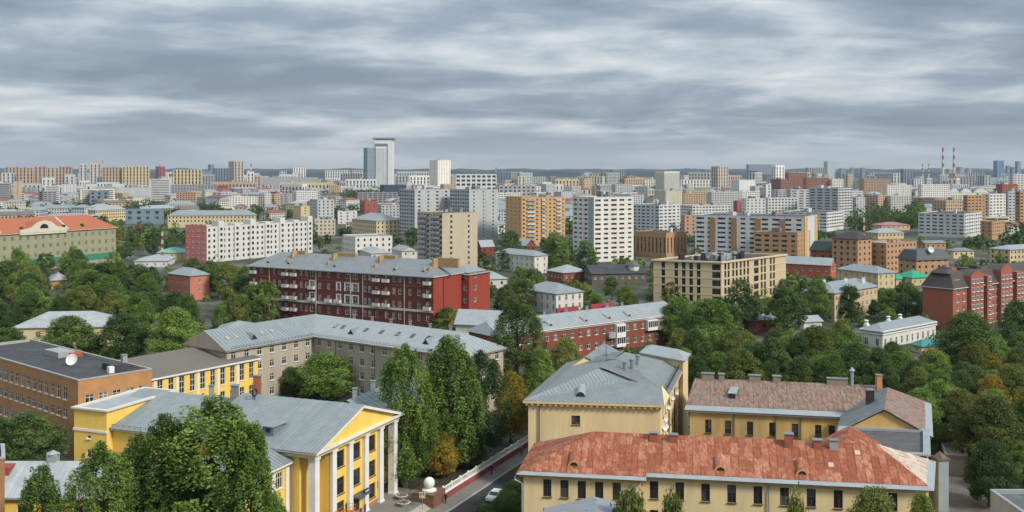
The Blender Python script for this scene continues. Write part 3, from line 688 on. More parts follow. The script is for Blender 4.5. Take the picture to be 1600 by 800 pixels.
chimney(r2, q2(12.2, 6.5), 15.2, 16.6, (0.9, 0.9), GREY, pa2); roofbox(r2, q2(10.5, 30), (3.4, 6.5), 14.0, 15.1, pa2, GREY, 'roof_vent'); roofbox(r2, q2(12, 26.5), (2.0, 3.0), 14.0, 14.8, pa2, REDK, 'roof_vent')
def dish(p, z, r, yaw, label, col=WHITE, tilt=35, mast=0.8):
    t = thing('satellite_dish', label, 'satellite dish', (*p, z))
    ax = Vector((math.sin(R(yaw))*math.cos(R(tilt)), math.cos(R(yaw))*math.cos(R(tilt)), math.sin(R(tilt)))); c = Vector((*p, z+mast))
    e = ax.orthogonal().normalized(); g = ax.cross(e); b = MB(); rings = []
    for i in range(5):
        rr = r*i/4; rings.append([tuple(c+ax*(0.28*r*(i/4)**2)+(e*math.cos(k*math.pi/8)+g*math.sin(k*math.pi/8))*rr) for k in range(16)])
    for i in range(4):
        for k in range(16): b.face([rings[i][k], rings[i][(k+1) % 16], rings[i+1][(k+1) % 16], rings[i+1][k]])
    b.build('reflector', col, t)
    b = MB(); b.tube([(p[0], p[1], z), tuple(c)], 0.05*max(1, r), 5); b.tube([tuple(c+g*-r*0.9), tuple(c+ax*r*0.9)], 0.03*max(1, r), 4); b.build('mount', GREY, t)
    return t
dish(q2(6.8, 16.5), 14.0, 1.15, 185, 'large white satellite dish on the dark flat roof of the orange brick block', tilt=25, mast=1.2)
# ------------------------------------------------------------------ F3: yellow wing with brown roof
A3, B3 = P(238, 590, 11), P(403, 558, 11); e3 = unit(sub2(B3, A3)); n3 = (-e3[1], e3[0]); L3 = math.hypot(*sub2(B3, A3))
poly = [A3, B3, add2(B3, n3, 12.5), add2(A3, n3, 12.5)]
ops = []; x = 1.2
while x < L3-2: ops.append((x, x+1.3, 6.6, 10.2)); ops.append((x, x+1.3, 2.0, 5.2)); x += 2.62
rr, _ = house('yellow_wing', 'yellow wing with white pilasters, tall windows and plain brown-grey roof', poly, 10.8, YEL, {0: ops}, detail='obj', nxy=(2, 3), fm=WHITE)
b = MB(); a, c = offset(poly, 0.5), 0
b.face([(*a[0], 10.85), (*a[1], 10.85), (*a[2], 13.0), (*a[3], 13.0)]); b.face([(*a[1], 10.85), (*a[1], 10.5), (*a[2], 10.5), (*a[2], 13.0)], 1); b.face([(*a[0], 10.5), (*a[1], 10.5), (*a[1], 10.85), (*a[0], 10.85)], 2)
b.face([(*a[0], 10.85), (*a[3], 13.0), (*a[3], 10.5), (*a[0], 10.5)], 1); b.face([(*a[2], 13.0), (*a[2], 10.5), (*a[3], 10.5), (*a[3], 13.0)], 1)
b.build('roof', [BROWNR, YEL, WHITE], rr)
x = 1.2
while x < L3-0.5:
    b = MB(); p = add2(A3, e3, x-0.85); m_ = (e3[1], -e3[0]); b.prism([add2(p, m_, -0.02), add2(add2(p, m_, 0.12), (0, 0), 0), add2(add2(p, e3, 0.5), m_, 0.12), add2(add2(p, e3, 0.5), m_, -0.02)], 0, 10.4); b.build('pilaster', WHITE, rr); x += 5.24
# ------------------------------------------------------------------ F4: L-shaped grey-roofed block
A4, B4, C4 = P(397, 539, 13), P(490, 526, 13), P(661, 550, 13)
d2 = unit(sub2(C4, B4)); d1 = (d2[1], -d2[0]); d1 = (-d1[0], -d1[1]) if d1[1] < 0 else d1   # arms at right angles
d1 = unit((-d2[1]*1.0, d2[0]*1.0)); d1 = d1 if d1[1] > 0 else (-d1[0], -d1[1])
BRICKG = mat('grey_beige_render', (0.40, 0.35, 0.275), 0.9, 0.16, 0.2, True)
q4 = lambda a, c: add2(add2(B4, d2, a), d1, c)          # a along right arm, c away from the yard
poly4 = [q4(0.0, -25), q4(0.0, 0), q4(46, 0), q4(46, 13.5), q4(-14, 13.5), q4(-14, -25)]
poly4 = ccw(poly4)
oa = regular(25, 0.6, 4, 3.15, 7, 1.35, 1.65, 1.0); ob = regular(46, 0.6, 4, 3.15, 13, 1.35, 1.65, 1.0); oe = regular(13.5, 0.6, 4, 3.15, 3, 1.35, 1.65, 1.0)
r4, _ = house('corner_block', 'grey-beige L-shaped four-storey block with pale metal roof full of skylights', poly4, 12.9, BRICKG, lambda i, L: oa if abs(L-25) < 0.1 else ob if abs(L-46) < 0.1 else oe if abs(L-13.5) < 0.1 else [], detail='obj', gm=G_DARK, depth=0.18, nxy=(2, 2))
b = MB(); b.prism(offset(poly4, 0.6), 12.9, 13.15, bottom=True); b.build('cornice', mat('beige_trim', (0.45, 0.36, 0.25)), r4)
z4 = 13.17; zr = 17.0; o_ = 0.8
c3 = lambda a, c, z: (*q4(a, c), z)
rA = [c3(-7, -25.8, zr), c3(-7, 6.75, zr)]; rB = [c3(-7, 6.75, zr), c3(39, 6.75, zr)]
slopes = [
 [c3(o_, -25.8, z4), c3(o_, -o_, z4), c3(-7, 6.75, zr), c3(-7, -25.8, zr)],          # left arm, yard side
 [c3(o_, -o_, z4), c3(46+o_, -o_, z4), c3(39, 6.75, zr), c3(-7, 6.75, zr)],          # right arm, yard side
 [c3(46+o_, -o_, z4), c3(46+o_, 13.5+o_, z4), c3(39, 6.75, zr)],
 [c3(46+o_, 13.5+o_, z4), c3(-14-o_, 13.5+o_, z4), c3(-7, 6.75, zr), c3(39, 6.75, zr)],
 [c3(-14-o_, 13.5+o_, z4), c3(-14-o_, -25.8, z4), c3(-7, -25.8, zr), c3(-7, 6.75, zr)]]
b = MB()
for s in slopes: b.face(s)
b.face([c3(o_, -25.8, z4), c3(-7, -25.8, zr), c3(-14-o_, -25.8, z4)], 1); b.build('roof', [METALP, BRICKG], r4)
for k, s in enumerate(slopes[:3]): sheets(r4, s, (0.95, 1.0, 1.3)[k], None, METALP if k else METAL, 'roof_sheet', 0.02, 0.02, 0.008, 0.006, False, 0.04)
def slope_item(root, sl, x, y, w, d, h, name, m, m2=None, lift=0.02):
    a, e, s, n = slope_frame(sl); b = MB()
    b.obox(a, e, s, n, x-w/2, x+w/2, y-d/2, y+d/2, lift, h, 0)
    o = b.build(name, m, root)
    if m2: b = MB(); b.obox(a, e, s, n, x-w/2+0.1, x+w/2-0.1, y-d/2+0.1, y+d/2-0.1, h+0.002, h+0.02, 0); b.build('skylight_pane', m2, o).location = (0, 0, 0)
    return o
def fixloc(o): return o
for x in (3.5, 6, 13, 16): slope_item(r4, slopes[0], x, 4.6, 0.9, 1.3, 0.16, 'skylight', GREY, None); 
for x in (3, 5.5, 13, 18, 23, 27.5, 32, 36, 39.5): slope_item(r4, slopes[1], x, 4.9, 1.0, 1.4, 0.16, 'skylight', mat('skylight_frame', (0.16, 0.16, 0.16)), None)
for x in (3, 5.5, 13, 18, 23, 27.5, 32, 36, 39.5): slope_item(r4, slopes[1], x, 4.9, 0.72, 1.1, 0.19, 'skylight_pane', G_PALE, None)
for sl, x in ((slopes[0], 9.5), (slopes[1], 10), (slopes[1], 33)):
    a, e, s, n = slope_frame(sl); b = MB(); up = Vector((0, 0, 1)); f = a+e*x+s*2.6
    hw, hh = 1.0, 1.2; bk = a+e*x+s*6.2
    p = [f-e*hw, f+e*hw, f+up*hh]
    b.face([tuple(p[0]), tuple(p[1]), tuple(p[2])], 1); b.face([tuple(p[1]), tuple(bk), tuple(p[2])]); b.face([tuple(p[0]), tuple(p[2]), tuple(bk)]); b.build('gablet_dormer', [METALD, DARKM], r4)
for x in range(6, 40, 6): chimney(r4, q4(x, 7.4), zr-0.8, zr+0.75, (0.6, 0.6), METALD)
b = MB()
for x in range(0, 47): b.tube([c3(x, -0.4, z4+0.1), c3(x, -0.4, z4+0.75)], 0.03, 4)
for y in range(1, 25): b.tube([c3(0.4, -y, z4+0.1), c3(0.4, -y, z4+0.75)], 0.03, 4)
for z in (0.4, 0.72): b.tube([c3(0.4, -24, z4+z), c3(0.4, -0.4, z4+z), c3(46, -0.4, z4+z)], 0.025, 4)
b.build('roof_railing', DARKM, r4)
for a in (7.5, 20, 33, 46): b = MB(); b.tube([c3(a, -0.1, 0), c3(a, -0.1, 12.9)], 0.08, 5); b.build('downpipe', METALD, r4)
# ------------------------------------------------------------------ F6: yellow hipped house by the street
A6, B6, C6 = P(817, 626, 15), P(1038, 633, 15), P(1070, 572, 15); D6 = (A6[0]+C6[0]-B6[0], A6[1]+C6[1]-B6[1])
eav = [A6, B6, C6, D6]; wall6 = offset(eav, -0.7)
L0, L1 = elen(wall6, 0), elen(wall6, 1)
o6 = [(7.0, 8.4, 11.2, 12.7)]
o61 = [(x, x+1.3, z, z+2.0) for x in (3, 6.2, 9.4, 13, 16.5, 20, 23.5, 27) for z in (12.0, 8.4, 4.8, 1.2) if x < L1-2]
r6, _ = house('corner_house', 'cream yellow house with grey hipped metal roof standing above the street', wall6, 14.6, CREAM, {0: o6, 1: o61}, detail='obj', fm=mat('dark_brown_frame', (0.07, 0.05, 0.04)), depth=0.25)
FOOT.append(eav)
b = MB(); b.prism(eav, 14.6, 15.0, bottom=True); b.build('cornice', mat('cream_trim', (0.62, 0.50, 0.30)), r6)
e6 = unit(sub2(B6, A6)); m6 = (e6[1], -e6[0]); n = int(math.hypot(*sub2(B6, A6))/0.95)
for i in range(n): roofbox(r6, add2(add2(A6, e6, 0.6+i*0.95), m6, -0.38), (0.42, 0.6), 14.25, 14.6, math.atan2(e6[1], e6[0]), mat('ochre_bracket', (0.5, 0.32, 0.10)), 'cornice_bracket')
R1 = (*P(935, 576, 18.5), 18.5); R2 = (*P(977, 550, 18.5), 18.5)
T2 = (*add2(B6, (-m6[0], -m6[1]), 5.6), 17.0); T2 = (T2[0]-0.4, T2[1], 17.0); T1 = (*lerp(R1[:2], T2[:2], 0.28), 17.05)
z = 15.02; E = [(*p, z) for p in eav]
b = MB()
b.face([E[0], E[1], T2, T1]); b.face([E[0], T1, R1]); b.face([E[1], (*lerp(B6, C6, 0.22), z), T2], 1); b.face([T1, T2, (*lerp(B6, C6, 0.24), z), R1]); b.face([(*lerp(B6, C6, 0.22), z), E[2], R2, R1]); b.face([E[2], E[3], R2]); b.face([E[3], E[0], R1, R2])
b.build('roof', [METALD, CREAM], r6)
sheets(r6, [E[0], E[1], T2, T1], 0.66, None, METAL, 'roof_sheet', 0.02, 0.02, 0.01, 0.008, False, 0.06)
sheets(r6, [E[0], T1, R1], 0.66, None, METAL, 'roof_sheet', 0.02, 0.02, 0.01, 0.008, False, 0.05)
sheets(r6, [(*lerp(B6, C6, 0.23), z), E[2], R2, R1], 1.1, None, METALD, 'roof_sheet', 0.02, 0.02, 0.01, 0.008, False, 0.04)
sheets(r6, [E[3], E[0], R1, R2], 0.8, None, METAL, 'roof_sheet', 0.02, 0.02, 0.01, 0.008, False, 0.05)
for uu, vv in ((977, 588), (988, 584), (997, 577)):
    p = P(uu, vv, 16.6); b = MB(); b.tube([(*p, 15.6), (*p, 19.0)], 0.42, 8); b.tube([(*p, 18.98), (*p, 19.2)], 0.5, 8); b.build('vent_flue', METAL, r6)
b = MB()   # round-headed dormer on the front slope
a_, e_, s_, n_ = slope_frame([E[0], E[1], T2, T1]); f_ = a_+e_*9.2+s_*1.6; bk = s_*3.0
pr = [f_+e_*(0.75*math.cos(k*math.pi/8))+Vector((0, 0, 1))*(0.1+0.85*math.sin(k*math.pi/8)) for k in range(9)]
for k in range(8): b.face([tuple(pr[k]), tuple(pr[k+1]), tuple(pr[k+1]+bk), tuple(pr[k]+bk)])
b.face([tuple(p) for p in pr], 1); b.build('round_dormer', [METALP, DARKM], r6)
b = MB()   # snow guard on right eave
p0, p1 = (*lerp(B6, C6, 0.28), 15.4), (*lerp(B6, C6, 0.98), 15.4)
for k in range(17):
    q = lerp(p0, p1, k/16); b.tube([(q[0]-0.7, q[1], 15.2), (q[0]-0.7, q[1], 16.0)], 0.05, 4)
b.tube([(p0[0]-0.7, p0[1], 15.95), (p1[0]-0.7, p1[1], 15.95)], 0.07, 4); b.tube([(p0[0]-0.7, p0[1], 15.6), (p1[0]-0.7, p1[1], 15.6)], 0.05, 4); b.build('snow_guard', DARKM, r6)
for w in (1.6,): b = MB(); p = add2(add2(A6, e6, 2.6), m6, -0.5); b.tube([(*p, 0), (*p, 14.4)], 0.1, 6); b.build('downpipe', mat('brown_pipe', (0.16, 0.12, 0.09)), r6)
for k in (0.35, 0.62): b = MB(); p = lerp(B6, C6, k); b.tube([(p[0]-0.55, p[1], 0), (p[0]-0.55, p[1], 14.6)], 0.12, 6); b.build('downpipe', mat('brown_pipe', (0.16, 0.12, 0.09)), r6)
b = MB()   # antenna mast
p = P(947, 565, 18); b.tube([(*p, 17.6), (*p, 23.5)], 0.06, 5)
for zz in (21.5, 22.3, 23.1): b.tube([(p[0]-0.9, p[1], zz), (p[0]+0.9, p[1], zz)], 0.035, 4)
b.build('antenna', DARKM, r6); chimney(r6, P(947, 562, 18), 17, 19.0, (0.9, 0.9), METALP); chimney(r6, P(956, 566, 18), 16.5, 18.6, (1.0, 0.8), METALP)
for i, (k, zz) in enumerate(((0.08, 10.6), (0.13, 10.0), (0.17, 11.2), (0.2, 9.8), (0.3, 12.2), (0.5, 12.4), (0.7, 12.0))):
    p = lerp(wall6[1], wall6[2], k); dish((p[0]+0.25, p[1]-0.05), zz, 0.36, 160, ('small white dish fixed to the side wall of the cream corner house'), tilt=20, mast=0.1)['group'] = 'small dishes on the corner house side wall'
# raised rear block
pc_ = [P(1003, 548, 17.3), P(1067, 560, 17.3)]; e_ = unit(sub2(pc_[1], pc_[0])); bk = (0.3, 0.95)
q_ = [pc_[0], pc_[1], add2(pc_[1], bk, 7), add2(pc_[0], bk, 7)]
b = MB(); b.prism(q_, 0, 17.0); b.build('rear_wall', CREAM, r6); pitched(r6, q_, 17.0, 1.2, METALP, 'hip', 0.5, 0.6)
pl = [P(872, 588, 14.5), P(958, 580, 14.5)]
q_ = [pl[0], pl[1], add2(pl[1], (0.3, 0.95), 15), add2(pl[0], (0.3, 0.95), 15)]
b = MB(); b.prism(q_, 0, 14.3); b.build('wing_wall', CREAM, r6); sl_, _o = pitched(r6, q_, 14.3, 3.4, METAL, 'gable', 0.4, wm=CREAM); sheets(r6, sl_[0] if sl_[0][0][1] < sl_[2][0][1] else sl_[2], 0.75, None, METAL, 'roof_sheet', 0.02, 0.02, 0.01, 0.008, False, 0.05)
FOOT.append(q_)
# ------------------------------------------------------------------ F7: cream house with the red rusted roof
E0 = P(810, 740, 11); E1 = P(1460, 772, 11); e7 = unit(sub2(E1, E0)); b7 = (-e7[1], e7[0]); g7 = unit((0.37, 0.929)); L7 = math.hypot(*sub2(E1, E0))
q7 = lambda s, t: add2(add2(E0, e7, s), b7, t)
r3_ = lambda s, t: add2(add2(E1, e7, s), g7, t)
w7 = [q7(0.6, 0.6), q7(16.4, 0.6), q7(16.4, 2.3), q7(L7-0.6, 2.3), r3_(-0.6, 15), q7(1.2, 14.8)]
ow1 = [(x, x+1.12, z, z+2.4) for x in (2.7, 5.05, 7.4, 9.75, 12.1) for z in (7.85, 3.9)]
ow2 = [(1.2+i*3.42, 1.2+i*3.42+1.15, z, z+2.4) for i in range(11) for z in (7.8, 3.9) if 1.2+i*3.42+1.15 < L7-17.6]
DKF = mat('dark_brown_frame', (0.07, 0.05, 0.04))
r7, _ = house('rust_roof_house', 'cream two-storey house under a long patchy red rusted sheet roof', w7, 10.6, CREAM, {0: ow1, 2: ow2}, detail='obj', fm=DKF, nxy=(2, 2), depth=0.22)
FOOT.append([q7(-1, -1), q7(L7+1, -1), r3_(1, 16), q7(-1, 16)])
b = MB(); b.prism([q7(0.1, 0.1), q7(16.9, 0.1), q7(16.9, 1.8), q7(L7-0.1, 1.8), r3_(-0.1, 15.4), q7(0.3, 15.3)], 10.6, 10.95, bottom=True); b.build('cornice', mat('ochre_trim', (0.52, 0.36, 0.15), 0.9, 0.2), r7)
def s7(s, t, z): return (*q7(s, t), z)
zz = 10.98; zr7 = 15.0
RL, RM, RR = s7(9.6, 8.1, zr7), s7(17.0, 8.1, zr7), s7(L7-5.7, 8.1, zr7)
S = [[s7(-0.3, -0.35, zz), s7(17.2, -0.35, zz), s7(17.2, 8.1, zr7), RL], [s7(17.2, 1.4, zz), s7(L7+0.3, 1.4, zz), RR, s7(17.2, 8.1, zr7)],
     [s7(L7+0.3, 1.4, zz), (*r3_(0.4, 15.8), zz), RR], [(*r3_(0.4, 15.8), zz), s7(-0.1, 15.7, zz), RL, RR], [s7(-0.1, 15.7, zz), s7(-0.3, -0.35, zz), RL]]
b = MB()
for s in S: b.face(s)
b.face([s7(17.2, -0.35, zz), s7(17.2, 1.4, zz), s7(17.2, 8.1, zr7)]); b.build('roof', METALP, r7)
def inset_eave(sl, d):
    a, e, s, n = slope_frame(sl)
    fl = [((Vector(p)-a).dot(e), (Vector(p)-a).dot(s)) for p in sl]
    c = clip(fl, -1e4, 1e4, d, 1e4); i = min(range(len(c)), key=lambda k: (round(c[k][1], 3), c[k][0])); c = c[i:]+c[:i]
    return [tuple(a+e*p[0]+s*p[1]) for p in c]
sheets(r7, inset_eave(S[0], 0.75), 0.86, 1.75, RUSTR, 'roof_sheet', 0.015, 0.03, 0.01, 0.03, lip=0.04); sheets(r7, inset_eave(S[1], 0.75), 1.02, 2.1, RUSTR, 'roof_sheet', 0.015, 0.03, 0.01, 0.03, lip=0.04)
sheets(r7, inset_eave(S[2], 1.1), 0.95, 1.6, RUSTP, 'roof_sheet', 0.015, 0.03, 0.01, 0.03); sheets(r7, S[4], 1.2, 2.4, RUSTR, 'roof_sheet', 0.015, 0.03, 0.01, 0.03, lip=0.04); sheets(r7, S[3], 2.0, 3.0, RUSTR, 'roof_sheet', 0.015, 0.03, 0.01, 0.03, lip=0.04)
def lunette(root, sl, x, y, r=0.8, m=RUSTR):
    a, e, s, n = slope_frame(sl); f = a+e*x+s*y; up = Vector((0, 0, 1)); bk = s*2.2; b = MB(); n_ = 10
    po = [f+e*(r*math.cos(k*math.pi/n_))+up*(r*math.sin(k*math.pi/n_)+0.02) for k in range(n_+1)]; pi_ = [f+e*(r*0.72*math.cos(k*math.pi/n_))+up*(r*0.72*math.sin(k*math.pi/n_)+0.05) for k in range(n_+1)]
    for k in range(n_):
        b.face([tuple(po[k]), tuple(po[k+1]), tuple(po[k+1]+bk), tuple(po[k]+bk)], 0); b.face([tuple(po[k]), tuple(pi_[k]), tuple(pi_[k+1]), tuple(po[k+1])], 2)
    b.face([tuple(p+s*0.12) for p in pi_], 1)
    b.build('round_dormer', [m, DARKM, mat('ochre_trim', (0.52, 0.36, 0.15))], root)
lunette(r7, S[0], 7.7, 2.0); lunette(r7, S[1], 9.8, 1.5); lunette(r7, S[1], 20.4, 1.5)
for s, m, h_ in ((26.0-8, REDK, .5), (29.0-8.3, REDK, .35), (37.3-1, REDK, 1.1), (41.3-1.2, REDK, .45), (43.2-1.0, GREY, .5)): chimney(r7, q7(s, 7.2), zr7-1.5, zr7+h_, (1.1, 0.9), m, math.atan2(e7[1], e7[0]))
for x, y in ((28, 6.0), (24.3, 3.6)): slope_item(r7, S[1], x, y, 0.7, 0.8, 0.12, 'roof_hatch', mat('pale_hatch', (0.55, 0.42, 0.36)))
b = MB(); b.tube([s7(-0.4, 0.0, 10.7), s7(-0.5, 0.0, 10.2), s7(0.45, 0.35, 9.6), s7(0.45, 0.4, 0)], 0.1, 6); b.build('downpipe', METALP, r7)
b = MB(); b.tube([s7(17.0, 1.6, 10.7), s7(16.9, 1.9, 10.0), s7(15.6, 0.4, 9.2), s7(15.6, 0.4, 0)], 0.09, 6); b.build('downpipe', mat('brown_pipe', (0.16, 0.12, 0.09)), r7)
for s in (33.2,): b = MB(); b.tube([s7(s, 2.1, 0), s7(s, 2.1, 10.7)], 0.09, 6); b.build('downpipe', METALD, r7)
# small red cross gable, flat patched roof and gabled yellow link along the right side
lk = thing('yard_link_wing', 'yellow link wing with patched black flat roof joining the two rusted roofs', 'building', (*r3_(-7, 30), 0))
FOOT.append([r3_(-15, 14), r3_(1, 14), r3_(1, 54), r3_(-15, 54)])
b = MB(); q_ = [r3_(-13.5, 15.2), r3_(-0.6, 15.2), r3_(-0.6, 30), r3_(-13.5, 30)]; b.prism(q_, 0, 11.5); b.build('wall', YELD, lk)
flat_roof(lk, q_, 12.1, BITP, METALP, 0.3, 0.7, 0.3)
b = MB(); c = [r3_(-15.5, 7.5), r3_(-7.5, 7.5), r3_(-7.5, 17.5), r3_(-15.5, 17.5)]
xg = (*r3_(-11.5, 9.0), 14.8), (*r3_(-11.5, 19.0), 14.8)
b.face([(*r3_(-16, 19.0), 12.4), (*r3_(-16, 7.5), 12.4), xg[0], xg[1]]); b.face([(*r3_(-7.0, 7.5), 12.4), (*r3_(-7.0, 19.0), 12.4), xg[1], xg[0]]); b.face([(*r3_(-15.6, 18.6), 10), (*r3_(-7.4, 18.6), 10), (*r3_(-7.4, 18.6), 12.5), (*r3_(-11.5, 18.6), 14.6), (*r3_(-15.6, 18.6), 12.5)][::-1], 1)
b.face([(*r3_(-16, 19.0), 10), (*r3_(-16, 7.5), 10), (*r3_(-16, 7.5), 12.4), (*r3_(-16, 19), 12.4)], 1); b.build('cross_gable', [RUSTR, YELD], lk)
for sl in ([(*r3_(-16, 19.0), 12.4), (*r3_(-16, 7.5), 12.4), xg[0], xg[1]], [(*r3_(-7.0, 7.5), 12.4), (*r3_(-7.0, 19.0), 12.4), xg[1], xg[0]]): sheets(lk, sl, 1.1, 1.8, RUSTP if sl[0][2] == 0 else RUSTR, 'roof_sheet', 0.015, 0.03, 0.01, 0.03, lip=0.04)
q_ = [r3_(-13.5, 30.02), r3_(-0.6, 30.02), r3_(-0.6, 53), r3_(-13.5, 53)]; b = MB(); b.prism(q_, 0, 11.3)
b.face([(*r3_(-13.5, 30.01), 11.3), (*r3_(-0.6, 30.01), 11.3), (*r3_(-7, 30.01), 14.8)]); b.build('gable_wall', YELD, lk)
gs = [[(*r3_(-14.3, 54), 11.1), (*r3_(-14.3, 29.5), 11.1), (*r3_(-7, 29.5), 15.1), (*r3_(-7, 47), 15.1)], [(*r3_(0.2, 29.5), 11.1), (*r3_(0.2, 54), 11.1), (*r3_(-7, 47), 15.1), (*r3_(-7, 29.5), 15.1)], [(*r3_(0.2, 54), 11.1), (*r3_(-14.3, 54), 11.1), (*r3_(-7, 47), 15.1)]]
b = MB()
for s in gs: b.face(s)
b.build('gable_roof', METALP, lk); sheets(lk, gs[0], 1.0, None, METALD, 'roof_sheet', 0.02, 0.03, 0.01, 0.02, False, 0.04); sheets(lk, inset_eave(gs[1], 1.3), 0.9, 1.9, RUSTB, 'roof_sheet', 0.02, 0.03, 0.01, 0.02)
chimney(lk, r3_(-9.6, 40.5), 13, 15.9, (1.1, 1.1), DARKM); chimney(lk, r3_(-8.5, 49), 13, 16.8, (0.9, 0.9), ORB)
b = MB(); b.box(r3_(0.9, 17.5), (1.6, 2.0), 0, 11.0, 0.2); b.build('vent_shaft', METALP, lk); b = MB(); b.box(r3_(0.9, 17.5), (2.0, 2.4), 11.0, 11.2, 0.2); b.lathe(r3_(0.9, 17.5), [(1.1, 11.2), (0.0, 12.1)], 4); b.build('vent_shaft_lid', mat('brown_lid', (0.14, 0.1, 0.08)), lk)
# ------------------------------------------------------------------ F8: yellow house with the brown rusted roof
A8, B8 = P(1072, 640, 11), P(1352, 653, 11); e8 = unit(sub2(B8, A8)); m8 = (e8[1], -e8[0]); L8 = math.hypot(*sub2(B8, A8))
q8 = lambda s, t: add2(add2(A8, e8, s), (g7[0]*1.0, g7[1]*1.0), t)
w8 = [q8(0.5, 0.7), q8(L8-0.5, 0.7), q8(L8+0.5, 17), q8(0.5, 17)]
ow = [(x, x+1.05, z, z+2.3) for x in (2.6, 5.9, 9.6, 13.3, 17.0, 20.8, 23.0) for z in (7.0, 3.1, 0.3)]
r8, _ = house('brown_rust_roof_house', 'ochre yard house with brown patchy rusted roof and squat chimneys', w8, 10.6, YELD, {0: ow}, detail='obj', fm=DKF, depth=0.2)
b = MB(); b.prism([q8(0, 0.1), q8(L8, 0.1), q8(L8, 17.5), q8(0, 17.5)], 10.6, 10.95, bottom=True); b.build('cornice', METALP, r8)
def s8(s, t, z): return (*q8(s, t), z)
zr8 = 14.7
S8 = [[s8(-0.3, -0.1, 10.98), s8(L8+0.3, -0.1, 10.98), s8(L8+2, 9, zr8), s8(-0.3, 9, zr8)], [s8(L8+4, 18, 10.98), s8(-0.3, 18, 10.98), s8(-0.3, 9, zr8), s8(L8+2, 9, zr8)]]
b = MB(); [b.face(s) for s in S8]; b.face([s8(-0.3, -0.1, 10.98), s8(-0.3, 9, zr8), s8(-0.3, 18, 10.98)]); b.build('roof', METALP, r8)
sheets(r8, inset_eave(S8[0], 1.5), 0.82, 1.9, RUSTB, 'roof_sheet', 0.015, 0.03, 0.01, 0.03, lip=0.04); sheets(r8, S8[1], 2.0, 3.0, RUSTB, 'roof_sheet', 0.015, 0.03, 0.01, 0.03, lip=0.04)
for s, w in ((2.0, 2.2), (4.4, 1.0), (10.2, 2.0), (14.0, 1.3), (24.3, 3.4)): chimney(r8, q8(s, 9), zr8-0.9, zr8+0.95, (w, 1.0), mat('weathered_stack', (0.26, 0.22, 0.17), 0.9, 0.2, 1.0), math.atan2(e8[1], e8[0]))
b = MB()   # slanting hatch dormer
for dx in (0,): b.face([s8(6.4, 3.4, 13.4), s8(7.9, 3.4, 13.4), s8(7.9, 6.4, 14.0), s8(6.4, 6.4, 14.0)]); b.face([s8(6.6, 3.5, 12.3), s8(7.7, 3.5, 12.3), s8(7.7, 3.5, 13.38), s8(6.6, 3.5, 13.38)], 1); b.face([s8(6.5, 3.5, 12.3), s8(6.5, 3.5, 13.38), s8(6.5, 6.4, 13.9)], 0)
b.build('hatch_dormer', [METALP, DARKM], r8)
for s in (8.0, 14.9, 19): b = MB(); b.tube([s8(s, 0.55, 0), s8(s, 0.55, 10.7)], 0.09, 6); b.build('downpipe', mat('brown_pipe', (0.16, 0.12, 0.09)), r8)
p = q8(26.8, 8.6); b = MB(); b.tube([(*p, 13.5), (*p, 17.2)], 0.28, 8); b.lathe(p, [(0.55, 17.2), (0.1, 17.8), (0, 17.9)], 8); b.build('vent_flue', METALP, r8)
# ------------------------------------------------------------------ F9 grey gable roof at the bottom edge, F10, F11, garage
q_ = [at(842, 112), at(1015, 112), at(1000, 126), at(855, 126)]
r9, _ = house('grey_roof_annex', 'low annex with pale grey roof and antennas in front of the red rusted roof', q_, 10.4, CREAM, None, roof='gable', rm=mat('grey_felt_roof', (0.24, 0.26, 0.28), 0.8, 0.08), rise=1.5, over=0.4)
for uu, vv, hh in ((930, 772, 2.6), (917, 790, 1.4), (882, 796, 1.0)):
    p = at(uu, 119); b = MB(); b.tube([(*p, 11.2), (*p, 11.5+hh)], 0.07, 6); b.tube([(p[0]-0.3, p[1], 11.4+hh), (p[0]+0.3, p[1], 11.4+hh)], 0.09, 5); b.build('roof_pipe', METALP, r9)
for uu, lab in ((956, 'small white dish on the pale grey annex roof beside the shrubs'), (889, 'small white dish on the pale grey annex roof below the broken window')): dish(at(uu, 118.5), 11.6, 0.42, 185, lab, tilt=25, mast=0.3)
q_ = [P(1548, 772, 9), (62, 118), (90, 118), (90, 141)]; q_ = [(65.5, 124), (95, 124), (95, 141), (65.9, 141)]
r10, _ = house('flat_shed', 'low shed with worn grey flat roof and white metal edge by the yard', q_, 8.2, GREY, None, roof='flat', rm=BITP if False else mat('worn_grey_roof', (0.11, 0.12, 0.115), 0.85, 0.25, 0.3, False, (0.22, 0.23, 0.22), f2=0.4), pm=METALP)
EY = P(20, 769, 8)
q_ = [(-78, 138.5), (-50, 138.5), (-50, 150), (-78, 150)]
ops = [(x, x+2.2, 3.5, 6.9) for x in (7.2, 11.0, 14.8, 18.6, 22.4)]
r11, sl_ = house('yellow_annex', 'low yellow annex with streaked grey metal roof and red dormer', q_, 8.0, YEL, {0: ops}, detail='obj', nxy=(3, 2), roof='gable', rm=METALP, rise=3.2, over=0.6, depth=0.2)
sheets(r11, sl_[0], 0.75, None, mat('streaked_sheet', (0.36, 0.39, 0.41), 0.5, 0.2, 0.2, False, (0.30, 0.22, 0.17), rnd=0.08, f2=0.33), 'roof_sheet', 0.02, 0.02, 0.01, 0.01, False, 0.05)
b = MB(); b.obox((-58.2, 140.2, 9.2), (1, 0, 0), (0, 1, 0), (0, 0, 1), 0, 2.3, 0, 4, 0, 0.95, 0); b.build('red_dormer', mat('red_dormer_paint', (0.30, 0.07, 0.06)), r11); b = MB(); b.obox((-58.6, 139.6, 10.17), (1, 0, 0), (0, 1, 0.05), (0, 0, 1), 0, 3.3, 0, 6, 0, 0.12, 0); b.build('dormer_roof', METALP, r11)
b = MB(); b.obox((-57.5, 140.15, 9.3), (1, 0, 0), (0, 1, 0), (0, 0, 1), 0, 0.7, 0, 0.04, 0, 0.7); b.build('dormer_window', DARKM, r11)
